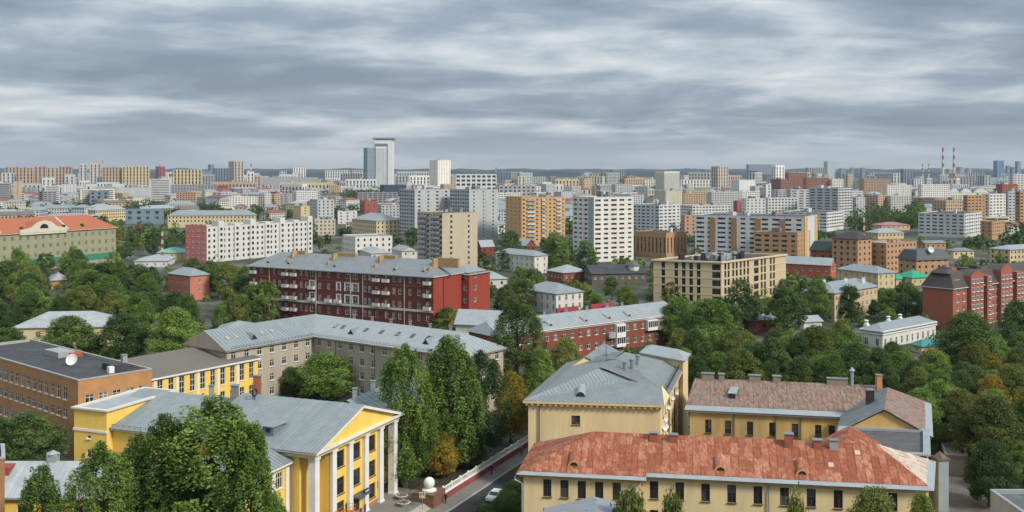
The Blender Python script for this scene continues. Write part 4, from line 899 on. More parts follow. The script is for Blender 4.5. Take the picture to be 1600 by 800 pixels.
b = MB(); b.box((-64.8, 144.6), (1.3, 1.3), 10.4, 12.2); b.lathe((-64.8, 144.6), [(1.05, 12.2), (0, 12.7)], 4); b.build('vent_cowl', METALP, r11)
b = MB(); b.obox((-76, 141.6, 9.9), (1, 0, 0), (0, 1, 0), (0, 0, 1), 0, 6.4, 0, 3, 0, 1.15, 0); b.build('red_parapet', mat('red_dormer_paint', (0.30, 0.07, 0.06)), r11)
q_ = [(-75, 118), (-58.45, 118), (-61.5, 124), (-75, 124)]
house('brick_corner_house', 'orange brick house corner cut off by the edge beside the yellow annex', q_, 19.0, ORB, None, roof='flat', rm=BITU, pm=GREY)
gq = [P(1477, 742), P(1512, 744)]; q_ = [gq[0], gq[1], add2(gq[1], (0.3, 0.95), 8), add2(gq[0], (0.3, 0.95), 8)]
rg, _ = house('yard_garage', 'small low grey garage under the trees beyond the yard', q_, 3.6, mat('garage_grey', (0.20, 0.18, 0.16)), None, roof='flat', rm=GREY, pm=GREY); 
b = MB(); p0, p1 = lerp(q_[0], q_[1], 0.15), lerp(q_[0], q_[1], 0.85); b.face([(p0[0], p0[1]-0.04, 0.05), (p1[0], p1[1]-0.04, 0.05), (p1[0], p1[1]-0.04, 2.7), (p0[0], p0[1]-0.04, 2.7)]); b.build('garage_door', mat('garage_door_grey', (0.26, 0.24, 0.22)), rg)
b = MB(); b.face([(*P(1440, 800, 0), 0.012), (*P(1600, 870, 0), 0.012), (*P(1545, 742, 0), 0.012), (*P(1468, 735, 0), 0.012)]); tag(b.build('yard_paving', mat('yard_asphalt', (0.14, 0.135, 0.125), 0.9, 0.25, 0.25)), kind='structure')
# ------------------------------------------------------------------ M1: long red five-storey house
N1, L1_, R1_ = P(677, 431, 19), P(390, 413.5, 19), P(718, 424, 19)
e1 = unit(sub2(N1, L1_)); w1 = (-e1[1], e1[0]); len1 = math.hypot(*sub2(N1, L1_)); wid1 = 16.4
poly1 = [L1_, N1, add2(N1, w1, wid1), add2(L1_, w1, wid1)]
def s_of_u(u, p0, e):
    k = (u-800)/F; return (k*p0[1]-p0[0])/(e[0]-k*e[1])
cols = [397.5, 409, 429, 437, 447, 460, 471, 479, 488, 500, 514, 529, 543, 555, 570.5, 577.5, 589, 604, 616, 625, 641, 654.5, 668.5]
BALC = {397.5: (3, 2, 1), 447: (3, 2, 1, 0), 460: (3, 2, 1, 0), 488: (2, 1), 514: (1,), 529: (1,), 589: (3, 2, 1), 604: (3, 2, 1), 668.5: (3, 2, 1)}
WIDE = {488: 2.0, 543: 1.9, 555: 2.2}
ops = []
for u in cols:
    s = s_of_u(u, L1_, e1); w = WIDE.get(u, 1.25)
    if s-w/2 < 0.5 or s+w/2 > len1-0.5: continue
    for f in range(5): ops.append((s-w/2, s+w/2, -0.1+4*f+0.4, -0.1+4*f+(2.5 if u not in BALC else 2.6)))
r_m1, sl1 = house('red_apartment_house', 'long dark red five-storey house with white balconies and ochre firewalls on grey roof', poly1, 18.7, REDB, {0: ops, 1: []}, detail='obj', gm=G_PALE, depth=0.2, roof='hip', rm=METALD, rise=4.6, over=0.7, hipf=0.9, prot=505, trim=OFFW, sillm=False)
mE = MB(); mm = (e1[0]*0.05, e1[1]*0.05)
facade(mE, (N1[0]+mm[0], N1[1]+mm[1]), add2((N1[0]+mm[0], N1[1]+mm[1]), w1, wid1), 0, 18.4, []); mE.build('end_wall', REDE, r_m1)  # end wall gets the brighter red that carries its sunlight
nn = (e1[1], -e1[0])
for z, h_, m in ((7.2, 0.75, OFFW), (15.1, 0.25, mat('red_trim', (0.26, 0.1, 0.07)))):
    b = MB(); b.prism([add2(L1_, nn, -0.02), add2(L1_, nn, 0.14), add2(N1, nn, 0.14), add2(N1, nn, -0.02)][::1], z, z+h_, bottom=True); b.build('string_course', m, r_m1)
b = MB(); b.prism(offset(poly1, 0.35), 18.25, 18.5, bottom=True); b.build('cornice', OFFW, r_m1)
for u, fl in BALC.items():
    s = s_of_u(u, L1_, e1)
    for f in fl:
        z = -0.1+4*(f+1)+0.1 if False else 4*f+4.0
        b = MB(); p = add2(L1_, e1, s); ex, ey = (e1[0], e1[1], 0), (nn[0], nn[1], 0)
        b.obox((*p, z), ex, ey, (0, 0, 1), -1.25, 1.25, 0.0, 1.15, 0, 0.15); b.obox((*p, z), ex, ey, (0, 0, 1), -1.25, 1.25, 1.05, 1.15, 0.15, 1.1); b.obox((*p, z), ex, ey, (0, 0, 1), -1.25, -1.15, 0.0, 1.05, 0.15, 1.1); b.obox((*p, z), ex, ey, (0, 0, 1), 1.15, 1.25, 0.0, 1.05, 0.15, 1.1)
        b.build('balcony', OFFW, r_m1)
for u in (488, 529, 543, 555):        # white window surrounds
    s = s_of_u(u, L1_, e1); hw = WIDE.get(u, 1.25)/2
    for z0_, z1_ in ((8.2, 10.7), (12.2, 14.7)):
        b = MB(); p = add2(L1_, e1, s); fr_ = ((e1[0], e1[1], 0), (nn[0], nn[1], 0), (0, 0, 1))
        b.obox((*p, 0), *fr_, -hw-0.4, -hw-0.02, -0.02, 0.1, z0_-0.1, z1_+0.35); b.obox((*p, 0), *fr_, hw+0.02, hw+0.4, -0.02, 0.1, z0_-0.1, z1_+0.35); b.obox((*p, 0), *fr_, -hw-0.02, hw+0.02, -0.02, 0.1, z1_, z1_+0.35); b.build('window_surround', WHITE, r_m1)
for u in (421, 494, 548, 567, 632): b = MB(); p = add2(add2(L1_, e1, s_of_u(u, L1_, e1)), nn, 0.1); b.tube([(*p, 0), (*p, 18.6)], 0.12, 5); b.build('downpipe', OFFW, r_m1)
b = MB(); p = add2(add2(N1, w1, 5.6), e1, 0.15); b.tube([(*p, 3), (*p, 18.4)], 0.14, 5); b.build('downpipe', DARKM, r_m1)
OCH = mat('ochre_firewall', (0.40, 0.27, 0.13), 0.9, 0.2, 0.4)
for u, wd in ((441, 4.0), (505, 8.0), (578, 5.0), (663, 8.0)):
    s = s_of_u(u, L1_, e1); f = add2(L1_, e1, s); b = MB()
    for a, c, z0_, z1_ in ((2.2, 4.8, 19.0, 21.3), (4.8, 8.2, 20.0, 23.9)):
        b.prism([add2(add2(f, w1, a), e1, -0.35), add2(add2(f, w1, a), e1, 0.35), add2(add2(f, w1, c), e1, 0.35), add2(add2(f, w1, c), e1, -0.35)], z0_, z1_)
    b.prism([add2(add2(f, w1, 7.3), e1, -0.3), add2(add2(f, w1, 7.3), e1, wd), add2(add2(f, w1, 8.6), e1, wd), add2(add2(f, w1, 8.6), e1, -0.3)], 21, 24.1)
    b.build('firewall', OCH, r_m1)
for u in (414, 446, 518, 612, 657): lunette(r_m1, sl1[0], s_of_u(u, L1_, e1)+0.7, 2.4, 0.75, METALD)
q_ = [add2(add2(N1, w1, wid1+0.6), e1, -8), add2(add2(N1, w1, wid1+0.6), e1, 2.6), add2(add2(N1, w1, wid1+14), e1, 2.6), add2(add2(N1, w1, wid1+14), e1, -8)]
o_ = [(9.4-0.8, 9.4+0.8, 4*f+0.6, 4*f+2.6) for f in range(5)]; o_1 = [(x-.8, x+.8, 4*f+.6, 4*f+2.6) for x in (4.0,) for f in range(5)]
house('red_rear_wing', 'sunlit-toned red rear wing with white window column beside the long red house', q_, 18.0, REDE, {0: o_, 1: o_1}, detail='obj', gm=G_PALE, roof='hip', rm=METAL, rise=2.5, fm=WHITE, prot=486, sillm=False)
# ------------------------------------------------------------------ M2: low red brick house with pale roof, and shed roofs left of it
A2, B2 = P(775, 523, 9.5), P(1065, 487, 9.5); e2 = unit(sub2(B2, A2)); l2 = math.hypot(*sub2(B2, A2)); n2 = (-e2[1], e2[0])
poly = [A2, B2, add2(B2, n2, 12), add2(A2, n2, 12)]
ops = [(x, x+1.3, z, z+1.9) for x in np.arange(1.5, l2-2, 3.05) for z in (6.0, 2.3)]
RB2 = mat('red_brick_low', (0.22, 0.068, 0.042), 0.9, 0.18, 0.4)
rm2, sl2 = house('low_brick_house', 'low red brick house with white window frames, enclosed balconies and long pale roof', poly, 9.2, RB2, {0: ops}, detail='obj', gm=G_PALE, roof='hip', rm=METALP, rise=3.0, over=0.6, hipf=0.3, trim=WHITE, prot=512)
sheets(rm2, sl2[0], 1.15, None, METALP, 'roof_sheet', 0.02, 0.02, 0.01, 0.008, False, 0.05)
m_ = (e2[1], -e2[0])
b = MB(); b.prism([add2(A2, m_, 0.0), add2(A2, m_, 0.18), add2(B2, m_, 0.18), add2(B2, m_, 0.0)], 8.5, 9.0, bottom=True); b.build('string_course', WHITE, rm2)
for x, w, z0_, z1_, m in ((l2-26.5, 3.6, 1.8, 8.3, WHITE), (l2-13.5, 4.2, 5.3, 8.3, WHITE), (l2-9.5, 3.0, 5.2, 8.0, GREY), (l2-30, 2.6, 4.6, 6.2, GREY), (l2-2.5, 4.4, 1.5, 8.4, GREY)):
    b = MB(); p = add2(A2, e2, x); b.obox((*p, 0), (e2[0], e2[1], 0), (m_[0], m_[1], 0), (0, 0, 1), -w/2, w/2, 0, 1.2, z0_, z1_); bo = b.build('enclosed_balcony', m, rm2)
    b = MB(); nb = int(w/0.75)
    for k in range(nb):
        x0_ = -w/2+0.12+k*(w-0.24)/nb
        for zz0 in ([z0_+1.0] if z1_-z0_ < 4 else [z0_+1.0, z0_+4.2]):
            if z1_-z0_ > 2: b.obox((*p, 0), (e2[0], e2[1], 0), (m_[0], m_[1], 0), (0, 0, 1), x0_+0.08, x0_+(w-0.24)/nb-0.08, 1.19, 1.22, zz0, min(zz0+1.7, z1_-0.2))
    if b.f: tag(b.build('balcony_glass', G_DARK, bo), kind='stuff')
for x in (8, 20, 33, 42, 50): lunette(rm2, sl2[0], x, 1.5, 0.8, METALP)
for x in (6, 13, 22, 30, 38, 46, 52): chimney(rm2, add2(add2(A2, e2, x), n2, 6.5), 11, 13.1, (0.7, 0.7), (METALP, REDK)[x % 2])
for x0_, x1_ in ((28, 36), (41, 50)):
    b = MB(); b.prism([add2(add2(A2, e2, x0_), n2, 8), add2(add2(A2, e2, x1_), n2, 8), add2(add2(A2, e2, x1_), n2, 8.6), add2(add2(A2, e2, x0_), n2, 8.6)], 10.5, 13.2)
    b.build('red_parapet', mat('crimson_sheet', (0.30, 0.05, 0.06), 0.7), rm2)
sA, sB = P(712, 505, 7), P(778, 508, 7)
q_ = [sA, sB, add2(sB, (0.15, 0.98), 13), add2(sA, (0.15, 0.98), 13)]
house('pale_shed_roof_house', 'low house with broad pale metal roof tucked below the red rear wing', q_, 6.8, OFFW, None, roof='gable', rm=METALP, rise=3.6, over=0.5, prot=500)
# ------------------------------------------------------------------ mid-distance houses by corner columns
def Hs(name, label, u0, uN, u1, vt, vb, a, wm, fl, fh, pitch, w, hh, roof='hip', rm=METAL, rise=3.0, sill=0.9, detail='obj', prot=True, top=0.4, gm=G_DARK, W_=None, **k):
    Y = Yb(vb); poly = corner(u0, uN, u1, Y, a, W_); h = hz_(vt, Y)
    def sp(i, L):
        n = max(1, int((L-1.0)/pitch)); return regular(L, h-top-fl*fh, fl, fh, n, w, hh, sill)
    r, s = house(name, label, poly, h, wm, sp, detail=detail, roof=roof, rm=rm, rise=rise, gm=gm, prot=prot, depth=0.2, **k)
    return r, poly, h, s
PALEY = mat('pale_yellow_render', (0.56, 0.45, 0.255), 0.9, 0.14, 0.15, True, (0.44, 0.34, 0.21), f2=0.35)
WHT = mat('white_render', (0.62, 0.60, 0.55), 0.9, 0.12, 0.15, True)
SALM = mat('salmon_render', (0.50, 0.19, 0.13), 0.9, 0.1, 0.2, True)
PINK = mat('pink_render', (0.50, 0.17, 0.15), 0.9, 0.1, 0.2, True)
TAN = mat('tan_brick', (0.43, 0.26, 0.145), 0.9, 0.12, 0.3)
LBEI = mat('light_beige_panel', (0.55, 0.44, 0.28), 0.85, 0.08, 0.2)
r, poly, h, s = Hs('cream_flats', 'cream three-storey house with grey hipped roof and a pipe-clad side', 1258, 1304, 1371, 458, 503, 44, PALEY, 3, 3.3, 3.0, 1.2, 1.6, rise=3.0, prot=495)
for k in (0.35, 0.42): p = lerp(poly[0], poly[1], k); b = MB(); b.tube([(p[0]+0.2, p[1]-0.2, 0), (p[0]+0.2, p[1]-0.2, h)], 0.25, 5); b.build('downpipe', METALP, r)
for k in (0.25, 0.55, 0.8): chimney(r, lerp(poly[3], poly[1], k), h+1.2, h+3.6, (1.2, 0.8), WHITE)
r, poly, h, s = Hs('white_villa', 'low white classical villa with flat pale roof and white chimney pots', 1345, 1379, 1462, 519, 545, 40, WHT, 1, 5.0, 2.9, 1.1, 2.2, roof='hip', rm=METAL, rise=2.0, sill=1.0, prot=532, hipf=1.0)
b = MB(); b.prism(offset(poly, 0.35), h-0.9, h-0.5, bottom=True); b.build('cornice', WHITE, r)
b = MB(); n = len(poly)
for k in range(4):
    p0, p1 = poly[k], poly[(k+1) % 4]; ee = unit(sub2(p1, p0)); m_ = (ee[1], -ee[0]); b.prism([add2(p0, m_, 0.45), add2(p1, m_, 0.45), add2(p1, m_, 0.2), add2(p0, m_, 0.2)][::-1] if False else ccw([add2(p0, m_, 0.45), add2(p1, m_, 0.45), add2(p1, m_, 0.2), add2(p0, m_, 0.2)]), h-0.1, h+0.3)
b.build('parapet', WHITE, r)
for k in (0.1, 0.5, 0.72):
    p = lerp(poly[3], poly[2], k); b = MB(); b.box(p, (1.3, 1.3), h, h+1.3, 0.6); b.lathe(p, [(0.75, h+1.3), (0.4, h+1.8), (0.75, h+2.4), (0.2, h+2.6), (0, h+2.6)], 8); b.build('chimney', WHITE, r)
# M5 red-brown apartment house, right
N5, L5, R5 = P(1489, 451, 14), P(1447, 448, 14), P(1612, 434, 14); e5 = unit(sub2(R5, N5)); w5 = (-e5[1], e5[0]); len5 = math.hypot(*sub2(R5, N5))+25; wd5 = 10.5
poly = [N5, add2(N5, e5, len5), add2(add2(N5, e5, len5), w5, wd5), add2(N5, w5, wd5)]
ops = [(x, x+1.9, z, z+1.5) for x in (2.2, 6.2, 10.6, 13.4, 17.6, 21.4, 25.6, 28.6, 33, 36.5, 40.5, 44.5, 48) for z in (0.9, 3.7, 6.5, 9.3, 11.9)]
r5, _ = house('red_brown_flats', 'red-brown brick apartment house with dark mansard roof, arched gables and bay balconies', poly, 14.0, REDK, {0: ops}, detail='obj', gm=G_PALE, depth=0.25, prot=512, nxy=(3, 1))
b = MB(); o5 = offset(poly, 0.5); i5 = offset(poly, -1.9); MANS = mat('dark_mansard_sheet', (0.075, 0.06, 0.055), 0.55, 0.12, 0.5)
for k in range(4): b.face([(*o5[k], 14.0), (*o5[(k+1) % 4], 14.0), (*i5[(k+1) % 4], 18.6), (*i5[k], 18.6)])
b.face([(*p, 18.6) for p in i5]); b.build('mansard_roof', MANS, r5)
b = MB(); b.prism(offset(poly, 0.55), 13.75, 14.0, bottom=True); b.build('cornice', OFFW, r5)
f5 = lambda s, t: add2(add2(N5, e5, s), w5, t)
def bay(s0, s1, out, z1, arched):
    b = MB(); c = [f5(s0, 0.02), f5(s0, -out), f5(s1, -out), f5(s1, 0.02)][::1]; c = ccw([f5(s0, 3.0), f5(s0, -out), f5(s1, -out), f5(s1, 3.0)])
    b.prism(c, 0, z1)
    if arched:
        n_ = 8; pr = [(lerp((s0,), (s1,), k/n_)[0], z1+math.sin(math.pi*k/n_)*1.6) for k in range(n_+1)]
        b.face([(*f5(s, -out), z) for s, z in pr]); 
        for (sa, za), (sb, zb) in zip(pr, pr[1:]): b.face([(*f5(sa, -out), za), (*f5(sb, -out), zb), (*f5(sb, 4), zb), (*f5(sa, 4), za)], 1)
    o = b.build('bay', [REDK, MANS], r5)
    nw = max(1, int((s1-s0)/2.3)); ws = [(i+0.5)*(s1-s0)/nw for i in range(nw)]
    p0, p1 = f5(s0, -out-0.03), f5(s1, -out-0.03)
    put_windows(r5, p0, p1, [(x-0.85, x+0.85, z, z+1.5) for x in ws for z in (1.0, 3.8, 6.6, 9.4, 12.2, 15.0) if z+1.5 < z1], 3, 1, WHITE, G_DARK, 0.03)
for s0, s1, out, z1, ar in ((9.2, 17.4, 1.3, 17.6, True), (20.2, 23.4, 1.2, 17.0, False), (29.5, 37.5, 1.3, 18.4, True), (41, 46, 1.2, 17.0, False)): bay(s0, s1, out, z1, ar)
for s0, s1 in ((2.0, 7.2), (18, 28), (24, 29), (38.5, 41)):
    put_windows(r5, f5(s0, 0.75), f5(s1, 0.75), [(x, x+1.2, 14.9, 16.6) for x in np.arange(0.3, s1-s0-1.2, 1.9)], 1, 1, WHITE, G_DARK, 0.05)
for s, t, hh in ((4, 5, 3.5), (9, 6, 2.6), (18, 6, 1.5), (26, 6, 2.2)): roofbox(r5, f5(s, t), (3.0, 3.0), 18, 18.6+hh*0.5, math.atan2(e5[1], e5[0]), (MANS, REDK)[int(s) % 2], 'roof_box')
b = MB(); c = [f5(0.5, 2), f5(7, 2), f5(7, 8.5), f5(0.5, 8.5)]; apx = (*f5(3.7, 5.2), 21.2)
for k in range(4): b.face([(*c[k], 18.6), (*c[(k+1) % 4], 18.6), apx])
b.build('corner_turret', MANS, r5)
# M6 modern beige building
N6, L6, R6 = P(1127, 409, 17), P(1021, 405, 17), P(1228, 397, 17)
q_ = [N6, R6, (R6[0]+L6[0]-N6[0], R6[1]+L6[1]-N6[1]), L6]
l3, l0 = elen(q_, 3), elen(q_, 0)
o3 = [(l3-x-1.5, l3-x, z, z+2.55) for x in (8.2, 11.2, 14.2, 17.2, 22.5, 25.6) for z in (1.0, 4.2, 7.4, 10.6, 13.6) if x+1.5 < l3-0.3]+[(l3-3.6, l3-0.25, z, z+2.3) for z in (1.0, 4.2, 7.4, 10.6, 13.6)]
o0 = [(x, x+1.5, z, z+2.55) for x in (2.2, 4.6, 8.0, 10.6, 13.6, 16.4, 19.2, 30.0, 32.6, 37.4, 40) for z in (1.0, 4.2, 7.4, 10.6, 13.6) if x+1.5 < l0-0.3]+[(24.6, 28.2, z, z+2.3) for z in (1.0, 4.2, 7.4, 10.6, 13.6)]
r6m, _ = house('modern_beige_flats', 'modern beige stone apartment block with tall dark windows and equipment on dark roof', q_, 17.0, LBEI, {0: o0, 3: o3}, detail='obj', fm=DARKM, nxy=(1, 1), depth=0.3, roof='flat', rm=BITU, pm=mat('beige_cornice', (0.60, 0.50, 0.34)), prot=462, sillm=False, fr=0.06)
for z in (3.8, 7.0, 10.2, 13.3):
    b = MB(); ring(b, q_, 0.1, z, z+0.28); b.build('string_course', mat('beige_cornice', (0.60, 0.50, 0.34)), r6m)
b = MB(); ring(b, q_, 0.55, 16.4, 17.0); b.build('cornice', mat('beige_cornice', (0.60, 0.50, 0.34)), r6m)
for k in range(48):
    p = lerp(lerp(q_[3], q_[0], random.uniform(0.25, 0.95)), lerp(q_[2], q_[1], random.uniform(0.25, 0.95)), random.uniform(0.1, 0.6)); hh = random.uniform(0.6, 2.3)
    roofbox(r6m, p, (random.uniform(0.8, 2.6), random.uniform(0.8, 2.2)), 16.5, 17.2+hh, random.random(), random.choice((GREY, METALP, DARKM, METALD)), 'roof_unit')
roofbox(r6m, lerp(q_[0], q_[2], 0.42), (9, 4), 16.4, 18.6, math.atan2(e5[1], e5[0]), mat('beige_cornice', (0.6, 0.5, 0.34)), 'roof_cabin')
# further mid houses
Hs('white_manor', 'white two-storey manor with grey hipped roof and rows of small windows', 793, 869, 911, 459, 492, 38, WHT, 2, 3.2, 3.0, 1.1, 1.9, rise=3.0, prot=478, W_=20)
Hs('salmon_house', 'salmon plastered house with grey roof among dark trees', 252, 297, 327, 431, 470, 50, SALM, 2, 3.6, 5.0, 1.0, 1.5, rise=2.6, prot=455, W_=16)
Hs('white_gabled_row', 'white three-storey house with chimneys, stepped red and grey roofs', 758, 835, 856, 400, 428, 42, WHT, 3, 3.0, 3.6, 1.0, 1.5, rise=2.4, prot=412, W_=30)
Hs('brick_cottage', 'small dark red brick house with pale hipped roof and white chimneys', 846, 880, 918, 426, 443, 30, RB2, 1, 3.0, 2.6, 1.2, 1.4, rise=3.0, prot=435, sill=0.8, rm=METALP, W_=14)
r, poly, h, s = Hs('dark_roof_house', 'low dark-roofed house carrying a small white glazed turret', 905, 925, 1010, 428, 446, 12, mat('dark_wall', (0.12, 0.10, 0.09)), 1, 3.0, 3.0, 1.0, 1.2, roof='gable', rm=BITU, rise=3.5, prot=430, W_=16)
p = lerp(poly[0], poly[1], 0.78); p = (p[0], p[1]+4); b = MB(); b.lathe(p, [(2.6, h), (2.6, h+3.2)], 8); b.build('turret_wall', WHT, r); b = MB(); b.lathe(p, [(3.2, h+3.2), (1.5, h+4.8), (0, h+6.0)], 8); b.build('turret_roof', mat('turret_grey', (0.12, 0.12, 0.125)), r)
Hs('orange_gable_house', 'long orange-red house with pale metal gable roof', 1224, 1298, 1306, 415, 436, 55, mat('orange_red_render', (0.46, 0.12, 0.075), 0.9, 0.1), 1, 3.6, 3.4, 1.2, 1.6, roof='gable', rm=METALP, rise=3.4, prot=426)
Hs('beige_yard_house', 'beige low house with blank side wall and grey roof below the brown complex', 1298, 1372, 1398, 427, 452, 28, PALEY, 2, 3.0, 3.0, 1.0, 1.6, rise=2.6, prot=444, W_=24)
Hs('green_roof_house', 'small yellow house under a bright green metal roof', 1400, 1425, 1452, 434, 447, 22, PALEY, 1, 3.0, 2.4, 1.0, 1.4, rm=mat('green_sheet_roof', (0.03, 0.30, 0.17), 0.5, 0.1), rise=3.2, prot=440)
Hs('teal_roof_pavilion', 'small pavilion with dull teal roof in the trees beside the white villa', 1408, 1424, 1452, 484, 498, 20, PALEY, 1, 2.6, 3, 1, 1.2, rm=mat('teal_sheet_roof', (0.05, 0.22, 0.20), 0.6, 0.1), rise=2.6, prot=490)
Hs('teal_lean_to', 'low teal-roofed lean-to in front of the white villa windows', 1424, 1440, 1478, 541, 552, 20, PALEY, 1, 2.2, 3, 1, 1.0, rm=mat('teal_sheet_roof', (0.05, 0.22, 0.20)), rise=1.6, prot=546)
Hs('yellow_hall_left', 'pale yellow low house with long streaked grey roof beside big chestnut trees', -30, 20, 176, 512, 548, 6, mat('pale_lemon_render', (0.60, 0.50, 0.28), 0.9, 0.12, 0.15, True), 2, 3.6, 4.0, 1.2, 1.9, rm=mat('streaked_sheet', (0.36, 0.39, 0.41)), rise=3.6, prot=530, W_=15)
Hs('grey_yard_roof', 'low sheds with flat pale roofs and a little red cabin on top', 318, 335, 398, 520, 535, 8, ORB, 1, 3.0, 4, 1, 1.2, rm=METALP, rise=2.2, prot=522, W_=16)
Hs('red_gatehouse', 'small dark red brick house half hidden by a bushy tree', 223, 240, 262, 515, 545, 20, mat('dark_red_brick', (0.22, 0.05, 0.035)), 2, 3.2, 3.2, 1.0, 1.5, rm=METALD, rise=1.5, prot=530)
Hs('grey_pyramid_house', 'small brick house with pale pyramid roof deep in the dark trees', 66, 80, 103, 438, 452, 25, ORB, 1, 3, 3, 1, 1.2, rm=METALP, rise=2.6, prot=440)
Hs('pale_shed_row', 'pale broad low shed roof below the green-roofed chapel', 195, 210, 262, 408, 418, 10, OFFW, 1, 3, 4, 1, 1.2, rm=METALP, rise=2.2, prot=412, W_=26)
Hs('green_roof_chapel', 'low cream chapel with pale green roof and little white pinnacles', 230, 245, 292, 395, 408, 12, PALEY, 1, 3, 4, 1, 1.4, rm=mat('pale_green_sheet', (0.13, 0.36, 0.27), 0.5, 0.1), rise=2.6, prot=402)
LP, RP = P(-25, 368, 20), P(181, 355.5, 20); eP = unit(sub2(RP, LP)); wP = (-eP[1], eP[0]); lP = math.hypot(*sub2(RP, LP)); poly = [LP, RP, add2(RP, wP, 24), add2(LP, wP, 24)]
NET = mat('olive_netting', (0.30, 0.30, 0.20), 0.95, 0.12, 0.3, True); NETW = mat('netted_window', (0.16, 0.165, 0.115), 0.95, 0.1)
sp = lambda i, L: regular(L, 1.0, 4, 4.6, int(L/4.4), 1.7, 2.2, 1.5)
rP, slP = house('scaffolded_palace', 'long house wrapped in olive scaffold netting with orange tile roof and cream pediment', poly, 20.0, NET, sp, detail='obj', fm=NET, gm=NETW, nxy=(1, 1), depth=0.12, roof='hip', rm=ORTILE, rise=7.5, over=0.9, hipf=0.8, trim=mat('cream_cornice', (0.60, 0.56, 0.44)), prot=405, sillm=False)
mP = (eP[1], -eP[0]); sa, sb = s_of_u(30, LP, eP), s_of_u(103, LP, eP); sm = (sa+sb)/2; pq = lambda s, t: add2(add2(LP, eP, s), mP, t); hw = (sb-sa)/2
b = MB(); b.prism(ccw([pq(sa, -10), pq(sa, 0.9), pq(sb, 0.9), pq(sb, -10)]), 19.0, 21.6); pr = [(sa, 21.6), (sa+hw*0.45, 22.8), (sm-hw*0.3, 25.4), (sm, 26.2), (sm+hw*0.3, 25.4), (sb-hw*0.45, 22.8), (sb, 21.6)]
b.face([(*pq(s, 0.9), z) for s, z in pr])
for (s0, z0_), (s1, z1_) in zip(pr, pr[1:]): b.face([(*pq(s0, 0.9), z0_), (*pq(s1, 0.9), z1_), (*pq(s1, -10), z1_), (*pq(s0, -10), z0_)], 1)
b.build('pediment', [mat('cream_cornice', (0.60, 0.56, 0.44)), ORTILE], rP)
b = MB(); b.face([(*pq(sm+2.6*math.cos(k*math.pi/8), 0.98), 22.0+2.4*math.sin(k*math.pi/8)) for k in range(9)]); b.build('lunette_window', G_DARK, rP)
b = MB(); b.prism(ccw([pq(0, 0.05), pq(0, 0.22), pq(lP, 0.22), pq(lP, 0.05)]), 3.0, 6.2, bottom=True); b.build('green_net_band', mat('green_netting', (0.05, 0.22, 0.13), 0.95, 0.15, 0.5), rP)
for s in (s_of_u(108, LP, eP), s_of_u(2, LP, eP)):
    b = MB(); a_, e_, s_, n_ = slope_frame(slP[0]); b.obox(a_, e_, s_, n_, s-0.4, s+0.4, 0.5, 13, 0, 0.8); b.build('roof_fire_wall', mat('cream_cornice', (0.60, 0.56, 0.44)), rP)
for s in (10, 24, 50, 62): slope_item(rP, slP[0], s, 4.0, 1.4, 1.6, 0.9, 'roof_dormer', DARKM)
# M13 pink-ended white block
Np, Lp, Rp = P(323, 353, 21), P(290, 352, 21), P(487, 343.5, 21); eR = unit(sub2(Rp, Np)); poly = [Np, Rp, (Rp[0]+Lp[0]-Np[0], Rp[1]+Lp[1]-Np[1]), Lp]
lw, le = elen(poly, 0), elen(poly, 3)
r13, _ = house('white_flats_pink_end', 'long white six-storey block with stepped roof and a pink end wall', poly, 20.5, mat('chalk_white_panel', (0.60, 0.59, 0.56), 0.9, 0.1, 0.2, True), {0: regular(lw, 0.6, 6, 3.2, int(lw/3.6), 1.5, 1.7, 1.0)}, detail='obj', gm=G_DARK, fm=GREY, depth=0.2, roof='flat', rm=METALD, prot=402, nxy=(1, 1), sillm=False)
b = MB(); ee = unit(sub2(poly[0], poly[3])); m_ = (ee[1], -ee[0]); p0, p1 = add2(poly[3], m_, 0.12), add2(poly[0], m_, 0.12); ops = regular(le, 0.6, 6, 3.2, 4, 1.1, 1.3, 1.2); facade(b, p0, p1, 0, 21.4, ops, 0.1); b.build('pink_end_wall', PINK, r13); put_windows(r13, p0, p1, ops, 1, 1, WHITE, G_PALE, 0.1)
m_ = (eR[1], -eR[0])
for k in range(7):
    s = 8+k*lw/7; p = add2(add2(poly[0], eR, s), m_, 0.0); b = MB(); b.prism(ccw([add2(p, m_, 0.9), add2(add2(p, eR, 4.2), m_, 0.9), add2(add2(p, eR, 4.2), m_, -5), add2(p, m_, -5)]), 0, 21.6 if k % 2 else 23.4); b.build('stair_bay', mat('chalk_white_panel', (0.6, 0.59, 0.56)), r13)
    b = MB(); [b.prism(ccw([add2(add2(p, eR, 1.2), m_, 0.88), add2(add2(p, eR, 2.9), m_, 0.88), add2(add2(p, eR, 2.9), m_, 0.96), add2(add2(p, eR, 1.2), m_, 0.96)]), z, z+1.6, bottom=True) for z in (2, 5.2, 8.4, 11.6, 14.8, 18)]; tag(b.build('bay_glazing', G_DARK, r13), kind='stuff')
# towers and slabs
TW = []
PW = lambda c: mat('panel_%02d%02d%02d' % tuple(int(x*99) for x in c), c, 0.88, 0.1, 0.12, True)
W1, W2, W3, W4 = PW((0.56, 0.57, 0.56)), PW((0.42, 0.44, 0.45)), PW((0.49, 0.42, 0.31)), PW((0.66, 0.64, 0.59))
OR = PW((0.55, 0.35, 0.17)); TEAL = PW((0.30, 0.37, 0.37))
def rooftop(root, poly, h, n=4, m=None, big=True):
    for k in range(n):
        p = lerp(lerp(poly[0], poly[1], random.uniform(.15, .85)), lerp(poly[3], poly[2], random.uniform(.15, .85)), random.uniform(.2, .8)); s = random.uniform(1.5, 4.5 if big else 2.5)
        roofbox(root, p, (s, s*random.uniform(.6, 1.4)), h-0.6, h+random.uniform(1.0, 3.2 if big else 1.6), random.random()*0.4+0.5, m or random.choice((GREY, W1, METALD)), 'roof_cabin')
